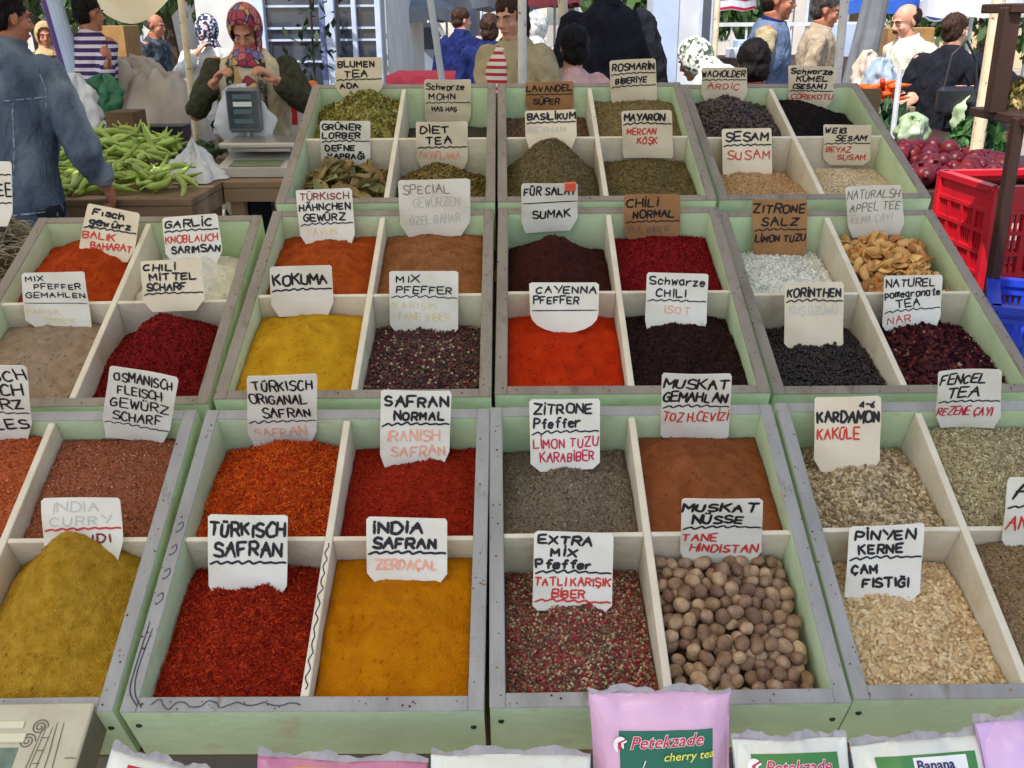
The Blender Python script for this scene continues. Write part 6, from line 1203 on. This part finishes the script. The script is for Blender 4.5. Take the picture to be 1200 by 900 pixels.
    def jacket(s, m, hem=.84, grow=.006, sleeves=True, name='jacket', slm=None, flare=0, t1=.95, sl=[.058, .057, .048, .046, .037]):
        b = MB(); r = [q for q in s.RINGS if q[0] > hem+.02]
        if hem < .82: r = [(hem, .19+flare, .15+flare, .0), (.80, .178+flare*.4, .13+flare*.3, 0)]+[q for q in r if q[0] > .84]
        else: r = [(hem, .172, .124, 0)]+r
        s.torso(b, r, grow)
        if sleeves and not slm:
            for sd in (1, -1): s.arm(b, sd, sl, grow, 0, t1); b.ell(s.arms[sd][0]+Vector((-sd*.008, 0, -.008))*s.s, (.061+grow)*s.s, 12, 8)
        s.soft(name, b, m)
        if slm:
            for sd in (1, -1): b = MB(); s.arm(b, sd, sl, grow-.002, -.02, t1); b.ell(s.arms[sd][0], .060*s.s, 12, 8); s.soft('sleeve', b, slm)
    def collar(s, m, r=.074, hgt=.05, name='collar'):
        b = MB(); b.tube([s.B((0, .004, 1.462)), s.B((0, .0, 1.462+hgt*.5)), s.B((0, -.004, 1.462+hgt))], [((r+.012)*s.s, (r+.008)*s.s), (r*s.s, r*s.s), ((r-.003)*s.s, (r-.002)*s.s)], 24, side=(1, 0, 0), cap=False)
        o = s.add(name, b, m); md = o.modifiers.new('t', 'SOLIDIFY'); md.thickness = .008
    def trousers(s, m):
        b = MB(); k = s.s; s.torso(b, [(.80, .13, .10, 0), (.87, .168, .118, 0), (.96, .168, .116, 0), (1.02, .155, .108, 0)], .002)
        for sd in (1, -1):
            kn = s.L((sd*.095, -.03+s.step*sd, .50)); an = s.L((sd*.10, .03+s.step*2*sd, .08)); b.tube([s.L((sd*.088, 0, .92)), s.L((sd*.09, -.01, .75)), kn, an], [.098*k, .094*k, .076*k, .066*k], 16)
        s.soft('trousers', b, m, .013, .01)
    def skirt(s, m, z=.25):
        b = MB(); s.torso(b, [(z, .24, .22, 0), (.6, .21, .17, 0), (.9, .18, .13, 0), (1.04, .16, .115, 0)], .002); s.soft('skirt', b, m, .014, .012)
    def hair(s, m, kind='short'):
        b = MB(); k = s.s; M = s.hR.to_4x4(); E_ = lambda c, r: b.ell(s.H(c), tuple(x*k*.9 for x in r), 24, 16, M)
        if kind == 'bald': E_((0, .036, .010), (.087, .070, .058)); E_((0, .066, .024), (.076, .058, .068))
        else:
            E_((0, .022, .050), (.086, .102, .086)); E_((0, .055, -.014), (.073, .058, .068))
            if kind == 'tied': E_((.050, .024, .02), (.040, .066, .07)); E_((-.050, .024, .02), (.040, .066, .07))
            if kind in ('bun', 'tied'): E_((0, .115, .0 if kind == 'tied' else .03), (.042, .036, .042)); E_((.0, .03, .02), (.082, .09, .08))
            if kind == 'tied': b.tube([s.H((0, .12, .0)), s.H((0, .12, -.1)), s.H((0, .10, -.19))], [.03*k, .03*k, .012*k], 10)
            if kind == 'full': E_((0, .03, .03), (.095, .106, .10)); E_((0, .05, -.05), (.088, .066, .075))
            if kind == 'side': E_((.072, -.0, .03), (.014, .04, .035)); E_((-.072, 0, .03), (.014, .04, .035))
        ho = s.soft('hair', b, m, .008, .010, 1, 40); me = ho.data; q = random.Random(s.seed); nv = len(me.vertices); b2 = MB()
        for _ in range(520):
            v = me.vertices[q.randrange(nv)]; p, n_ = v.co, v.normal; rel = s.hR.transposed() @ (p-s.hc)/k
            if rel.y < -.035 and rel.z < .055: continue
            dn = s.hR @ Vector((rel.x*.6, rel.y*.5+.25, -.75+.6*(rel.z > .09))); dn = (dn-n_*dn.dot(n_)).normalized()+Vector((q.gauss(0, .25), q.gauss(0, .25), q.gauss(0, .25))); L_ = k*q.uniform(.012, .03); sd_ = dn.cross(n_).normalized()*.0011*k
            p0, p1, p2 = p-n_*.002*k, p+n_*.004*k+dn*L_*.5, p+n_*.004*k+dn*L_; b2.add([p0-sd_, p0+sd_, p1+sd_*.8, p1-sd_*.8, p2], [(0, 1, 2, 3), (3, 2, 4)])
        s.add('hair_strands', b2, m, False)
    def scarf(s, m, drape=True):
        b = MB(); k = s.s; b.ell((0, 0, 0), 1, 44, 34); V = [Vector(v) for v in b.v]; f = Vector((0, -1, -.18)).normalized(); ok = [not (v.dot(f) > .70 and v.z < .60) for v in V]
        b.v = [tuple(s.H((v.x*.094, v.y*.112+.016-.018*max(0, v.z)*(v.y < 0), v.z*.126+.012))) for v in V]; b.f = [q for q in b.f if all(ok[i] for i in q)]
        o = s.add('headscarf', b, m); md = o.modifiers.new('t', 'SOLIDIFY'); md.thickness = .007; md.offset = 1
        if drape:
            b = MB(); b.tube([s.H((0, .03, -.075)), s.B((0, .01, 1.50)), s.B((0, -.004, 1.46)), s.B((0, -.01, 1.415))], [(.072*k, .078*k), (.078*k, .080*k), (.112*k, .10*k), (.15*k, .115*k)], 24, side=(1, 0, 0)); s.soft('headscarf_drape', b, m, .009, .012)
def special(name, build):
    m = mat(name, (0.5, .5, .5)); nt = m.node_tree; b = nt.nodes['Principled BSDF']; b.inputs['Roughness'].default_value = .8; tc = nn(nt, 'ShaderNodeTexCoord'); nt.links.new(build(nt, tc.outputs['Object']), b.inputs['Base Color']); return m
def voro(nt, co, scale, stops, edge=None, ew=.08, sc=(1, 1, 1)):
    mp = nn(nt, 'ShaderNodeMapping'); mp.inputs['Scale'].default_value = sc; nt.links.new(co, mp.inputs[0]); v = nn(nt, 'ShaderNodeTexVoronoi'); v.inputs['Scale'].default_value = scale; nt.links.new(mp.outputs[0], v.inputs['Vector'])
    sp_ = nn(nt, 'ShaderNodeSeparateColor'); nt.links.new(v.outputs['Color'], sp_.inputs[0]); r = nn(nt, 'ShaderNodeValToRGB'); r.color_ramp.interpolation = 'CONSTANT'; nt.links.new(sp_.outputs[0], r.inputs[0])
    while len(r.color_ramp.elements) < len(stops): r.color_ramp.elements.new(.5)
    for i, c in enumerate(stops): e = r.color_ramp.elements[i]; e.position = i/len(stops); e.color = (*S(*c), 1)
    out = r.outputs[0]
    if edge:
        v2 = nn(nt, 'ShaderNodeTexVoronoi', feature='DISTANCE_TO_EDGE'); v2.inputs['Scale'].default_value = scale; nt.links.new(mp.outputs[0], v2.inputs['Vector']); lt = nn(nt, 'ShaderNodeMath', operation='LESS_THAN'); lt.inputs[1].default_value = ew; nt.links.new(v2.outputs[0], lt.inputs[0])
        mx = nn(nt, 'ShaderNodeMix', data_type='RGBA'); nt.links.new(lt.outputs[0], mx.inputs[0]); nt.links.new(out, mx.inputs[6]); mx.inputs[7].default_value = (*S(*edge), 1); out = mx.outputs[2]
    return out
M_scarfA = special('diamond_headscarf', lambda nt, co: voro(nt, co, 30, [(164, 70, 84), (190, 150, 104), (112, 116, 160), (150, 58, 76), (188, 104, 104), (206, 176, 132)], (72, 36, 62), .05, (1, 1, .7)))
M_scarfB = special('floral_headscarf', lambda nt, co: voro(nt, co, 62, [(34, 42, 74), (40, 54, 84), (206, 214, 226), (30, 38, 66), (214, 176, 190), (44, 70, 96)]))
M_scarfC = special('pale_headscarf', lambda nt, co: voro(nt, co, 30, [(216, 214, 210), (190, 190, 190), (228, 226, 222), (150, 152, 156)])); M_camo = special('patterned_blouse', lambda nt, co: voro(nt, co, 26, [(70, 66, 42), (96, 84, 52), (44, 44, 34), (124, 104, 72)])); M_scarfD = special('black_white_scarf', lambda nt, co: voro(nt, co, 60, [(226, 226, 220), (70, 84, 70), (236, 236, 232), (180, 186, 176), (120, 130, 116)])); M_border = special('knitted_border', lambda nt, co: voro(nt, co, 60, [(64, 60, 52), (150, 142, 122), (48, 44, 40), (92, 84, 70)]))
M_denim = cloth('washed_denim', (100, 112, 128), (66, 78, 98), 7, c3=S(142, 152, 164), c3s=(.54, .75), s3=5, stretch=(1, 1, .5)); M_denimv = cloth('denim_vest', (108, 124, 150), (80, 94, 120), 9); M_navy = cloth('navy_cloth', (30, 40, 92), (22, 30, 72)); M_blackc = cloth('black_coat_cloth', (34, 35, 44), (26, 27, 34)); M_olive = cloth('dark_olive_knit', (70, 70, 54), (54, 54, 42), 40); M_beige = cloth('beige_vest_cloth', (200, 190, 160), (184, 172, 142)); M_khaki = cloth('khaki_jacket_cloth', (176, 162, 128), (158, 144, 112)); M_taupe = cloth('taupe_jacket_cloth', (168, 152, 130), (148, 132, 112)); M_ivory = cloth('ivory_jacket_cloth', (214, 208, 192), (196, 190, 174)); M_tan = cloth('tan_shirt', (200, 168, 110)); M_dtr = cloth('dark_trousers', (40, 40, 50)); M_brn = cloth('brown_trousers', (84, 72, 60)); M_jean = cloth('blue_jeans', (62, 76, 110)); M_whiteg = cloth('white_blouse', (228, 230, 226)); M_pinkb = cloth('pale_pink_blouse', (216, 176, 172)); M_chk = special('dark_checked_shirt', lambda nt, co: voro(nt, co, 30, [(52, 60, 66), (40, 46, 54), (70, 80, 88), (34, 40, 50)]))
M_strp = mat('purple_white_stripes', S(62, 46, 96), S(54, 40, 86), 10, .9, .2, 120, wave=('Z', .048, S(206, 196, 206), .55)); M_strr = mat('red_white_stripes', S(224, 214, 206), S(214, 204, 196), 10, .9, .2, 120, wave=('Z', .034, S(176, 52, 48), .55))

hand = at(122, 216, 4.02)
p = Person(6, 20, 3.95, 168, 'man in a washed blue denim jacket seen from behind at the left edge', 9, (-22, 4), SK2, 1.03, 1, handR=(hand.x+.02, 3.985, HT+.065), curl=.8, voxel=.007)
p.jacket(M_denim, .86, .012, t1=.88); p.collar(M_denim, .078, .055); p.trousers(M_dtr); p.hair(HAIRB, 'side')
b = MB(); p.torso(b, [(.835, .180, .132, 0), (.875, .182, .134, 0)], .012); p.soft('waistband', b, M_denim, .011, .004)
from mathutils.bvhtree import BVHTree
jk = [c for c in p.o.children if c.name.startswith('jacket')][0].data; bv = BVHTree.FromPolygons([v.co for v in jk.vertices], [list(f.vertices) for f in jk.polygons]); M_seam = cloth('denim_seam', (64, 84, 116), (150, 160, 176), 60)
def seam(pts, r=.0032):
    P = []
    for q0, q1 in zip(pts[:-1], pts[1:]):
        for i in range(10):
            t = i/10; h_ = bv.ray_cast(Vector((q0[0]+(q1[0]-q0[0])*t, 1.2, q0[1]+(q1[1]-q0[1])*t))*p.s, Vector((0, -1, 0)))[0]
            if h_ is not None: P.append(h_)
    if len(P) > 3: b = MB(); b.tube(P, r*p.s, 6); p.add('seam', b, M_seam)
seam([(-.20, 1.315), (0, 1.30), (.20, 1.315)]); seam([(-.105, 1.30), (-.075, .9)]); seam([(.105, 1.30), (.075, .9)]); seam([(-.16, .905), (0, .90), (.16, .905)], .004); seam([(-.19, 1.42), (-.205, 1.34), (-.19, 1.26)])
p = Person(53, 42, 9.0, 24, 'woman in a patterned brown green blouse between the denim man and the blue pole', 2, (0, 5), SK2, 1, 2); p.jacket(M_camo, .8); p.skirt(M_dtr); p.scarf(cloth('tan_scarf', (186, 160, 120)), True)
hb_ = at(128, 82, 6.6)
p = Person(104, 16, 7.0, 152, 'man in a purple and white striped sweater carrying two plastic bags', 3, (-10, 2), SK2, .98, 3, handR=(hb_.x, 6.6, hb_.z+.04), curl=1.2); p.jacket(M_strp, .84, .004, name='sweater', sl=[.06, .057, .047, .047, .036]); p.collar(M_strp, .068, .03); p.trousers(M_jean); p.hair(HAIRB)
p = Person(182, 30, 10.0, 78, 'man in a dark checked shirt under the cream flap, facing right', 5, (0, 8), SK2, 1.05, 4); p.jacket(M_chk, .86, name='shirt'); p.trousers(M_dtr); p.hair(HAIRG, 'bald')
hl, hr = at(307, 94, 5.10), at(262, 97, 5.12)
p = Person(287, 34, 5.35, 2, 'woman in a colourful diamond headscarf and beige vest behind the market scale', 9, (0, 30), SK1, 1.1, 5, handL=(hl.x+.06, 5.13, hl.z), handR=(hr.x-.05, 5.14, hr.z), curl=.9, voxel=.0075)
p.jacket(M_beige, .5, .008, name='vest', slm=M_olive, flare=.02); p.skirt(M_dtr); p.scarf(M_scarfA)
for sd in (1, -1):
    b = MB(); b.tube([p.B((sd*.075, -.075, 1.46)), p.B((sd*.085, -.13, 1.38)), p.B((sd*.075, -.150, 1.22)), p.B((sd*.08, -.142, 1.06)), p.L((sd*.085, -.158, .9)), p.L((sd*.09, -.172, .55))], [(.022, .010)]*6, 10, side=(1, 0, 0)); p.add('knitted_border', b, M_border)
b = MB(); b.tube([p.B((.0, -.10, 1.395)), p.B((.015, -.150, 1.33)), p.B((.02, -.162, 1.2)), p.B((.02, -.152, 1.06))], [(.04, .016), (.05, .016), (.06, .014), (.05, .01)], 12, side=(1, 0, 0)); p.soft('headscarf_end', b, M_scarfA, .008, .01)
b = MB(); b.tube([p.B((-.055, -.085, 1.44)), p.B((-.05, -.140, 1.34)), p.B((-.04, -.152, 1.2)), p.B((-.03, -.143, 1.06))], [(.03, .012), (.04, .012), (.045, .012), (.05, .01)], 12, side=(1, 0, 0)); p.soft('blouse_front', b, M_tan, .009, .006)
bg_ = at(284, 128, 5.08); hangbag('plastic_bag', (bg_.x, 5.085, 1.29), .27, .36, M_plw, 'white plastic bag held open by the scarf woman behind the scale', 21, d=.16)
p = Person(243, 36, 8.0, 205, 'woman in a navy floral headscarf behind the scarf woman', 4, (-20, 0), SK3, 1.0, 6, handL=tuple(at(230, 62, 7.8))); p.jacket(M_whiteg, .8, name='blouse'); p.skirt(M_dtr); p.scarf(M_scarfB)
p = Person(541, 24, 10.0, 158, 'young man in a navy blue jacket seen from behind', 3, (-35, 0), SK3, 1.05, 7); p.jacket(M_navy, .84, .01); p.collar(M_navy, .075, .05); p.trousers(M_dtr); p.hair(HAIRBR)
p = Person(574, 33, 8.5, 175, 'person in a dark blue coat behind the woman in the striped top', 3, (0, 5), SK3, 1.08, 8); p.jacket(M_navy, .7, .01, name='coat'); p.trousers(M_dtr); p.hair(HAIRBR, 'full')
p = Person(599, 18, 5.3, -26, 'woman in a khaki jacket over a red striped top looking down at the stall', 4, (-8, 16), SK3, .88, 9, voxel=.0075, handL=(.17, 5.02, .98), handR=(-.12, 5.0, .98)); p.jacket(M_khaki, .84, .008); p.trousers(M_brn); p.hair(HAIRBR, 'tied'); p.collar(M_khaki, .074, .03)
b = MB(); b.tube([p.B((-.02, -.082, 1.46)), p.B((-.035, -.126, 1.38)), p.B((-.045, -.140, 1.24)), p.B((-.045, -.128, 1.06)), p.B((-.04, -.134, .93))], [(.035, .012), (.06, .016), (.078, .018), (.080, .018), (.07, .014)], 12, side=(1, 0, 0)); p.soft('striped_top', b, M_strr, .009, .004)
p = Person(629, 33, 8.0, 150, 'woman in a pale headscarf and denim jacket beyond the rusted white pole', 3, (-20, 4), SK3, .95, 10); p.jacket(M_denimv, .8); p.skirt(M_dtr); p.scarf(M_scarfC)
p = Person(672, 55, 5.35, 170, 'dark haired girl in a pale pink blouse beside the black coated man', 8, (20, 8), SK3, .88, 11); p.jacket(M_pinkb, .84, name='blouse'); p.trousers(M_jean); p.hair(HAIRB, 'full')
p = Person(714, -20, 6.3, 172, 'tall man in a black coat seen from behind at the stall', 5, (10, 6), SK2, 1.1, 12); p.jacket(M_blackc, .55, .014, name='coat'); p.trousers(M_dtr); p.hair(HAIRB); p.collar(M_blackc, .08, .04)
p = Person(912, 0, 6.6, 70, 'man in a denim vest over a tan shirt walking right', 5, (6, 4), SK2, 1.06, 13); p.jacket(M_denimv, .84, .012, name='vest', slm=M_khaki); p.collar(M_navy, .072, .04); p.trousers(M_brn); p.hair(HAIRD)
p = Person(968, 12, 7.4, 74, 'man in a taupe jacket in profile beside the white awning pole', 6, (4, 10), SK2, 1.02, 14); p.jacket(M_taupe, .82, .01); p.collar(M_taupe, .074, .045); p.trousers(M_brn); p.hair(HAIRG)
p = Person(883, 74, 4.75, 176, 'person with full black hair bending behind the black cumin tray', 10, (0, 10), SK2, .95, 15); p.jacket(cloth('dark_rust_sweater', (84, 44, 34)), .84, name='sweater'); p.trousers(M_dtr); p.hair(HAIRB, 'full')
p = Person(814, 70, 6.1, 235, 'stooping person in white with a black and white headscarf behind the WACHOLDER card', 48, (0, 0), SK2, 1.05, 16); p.jacket(M_whiteg, .8, .012, name='blouse'); p.skirt(M_dtr); p.scarf(M_scarfD)
hr = at(1074, 124, 6.55)
p = Person(1062, 25, 6.9, -76, 'balding man with a moustache in an ivory jacket walking left', 8, (0, 12), SK3, 1.1, 17, handL=(hr.x+.02, 6.6, hr.z+.05), voxel=.0075); p.jacket(M_ivory, .80, .014); p.collar(M_ivory, .078, .05); p.trousers(M_dtr); p.hair(HAIRD, 'bald')
b = MB(); b.tube([p.H((-.026, -.094, -.056)), p.H((-.012, -.106, -.048)), p.H((.012, -.106, -.048)), p.H((.026, -.094, -.056))], [.004, .008, .008, .004], 8); p.add('moustache', b, M_dk)
hr = at(1140, 106, 6.3)
p = Person(1119, 37, 6.6, 150, 'woman in a long black coat with a handbag seen from behind', 3, (-25, 4), SK3, 1.12, 18, handR=(hr.x, 6.35, hr.z)); p.jacket(M_blackc, .42, .012, name='coat', flare=.05); p.skirt(M_dtr, .2); p.hair(HAIRBR, 'bun'); p.collar(M_blackc, .078, .04)
c = at(1121, 121, 6.28); t = empty('handbag', (c.x, 6.28, c.z), label='black leather handbag hanging at the black coated woman\'s side', cat='handbag')
m = MB(); m.box(c.x-.13, c.x+.13, 6.22, 6.31, c.z-.07, c.z+.10, bev=.025); m.build('body', mat('black_leather', S(36, 36, 42), S(28, 28, 34), 20, .3, .1, 60, spec=.6), t)
m = MB(); m.tube([(c.x-.1, 6.26, c.z+.09), (c.x-.06, 6.3, c.z+.28), (c.x+.03, 6.33, c.z+.36), (c.x+.09, 6.3, c.z+.25), (c.x+.1, 6.26, c.z+.09)], .009, 8); m.build('strap', M_black, t)
c = at(1146, 108, 6.25); hangbag('plastic_bag', (c.x+.02, 6.2, c.z+.02), .30, .34, mat('pale_green_bag', S(206, 222, 190), S(180, 206, 158), 6, .4, .3, 14, trans=.25), 'pale green plastic bag carried by the black coated woman', 31)
c = at(1156, 85, 5.9); hangbag('plastic_bag', (c.x, 5.8, c.z+.02), .26, .40, mat('shiny_black_bag', S(30, 30, 36), S(24, 24, 30), 6, .2, .6, 16, spec=.7), 'shiny black plastic bag hanging beside the white post', 33)
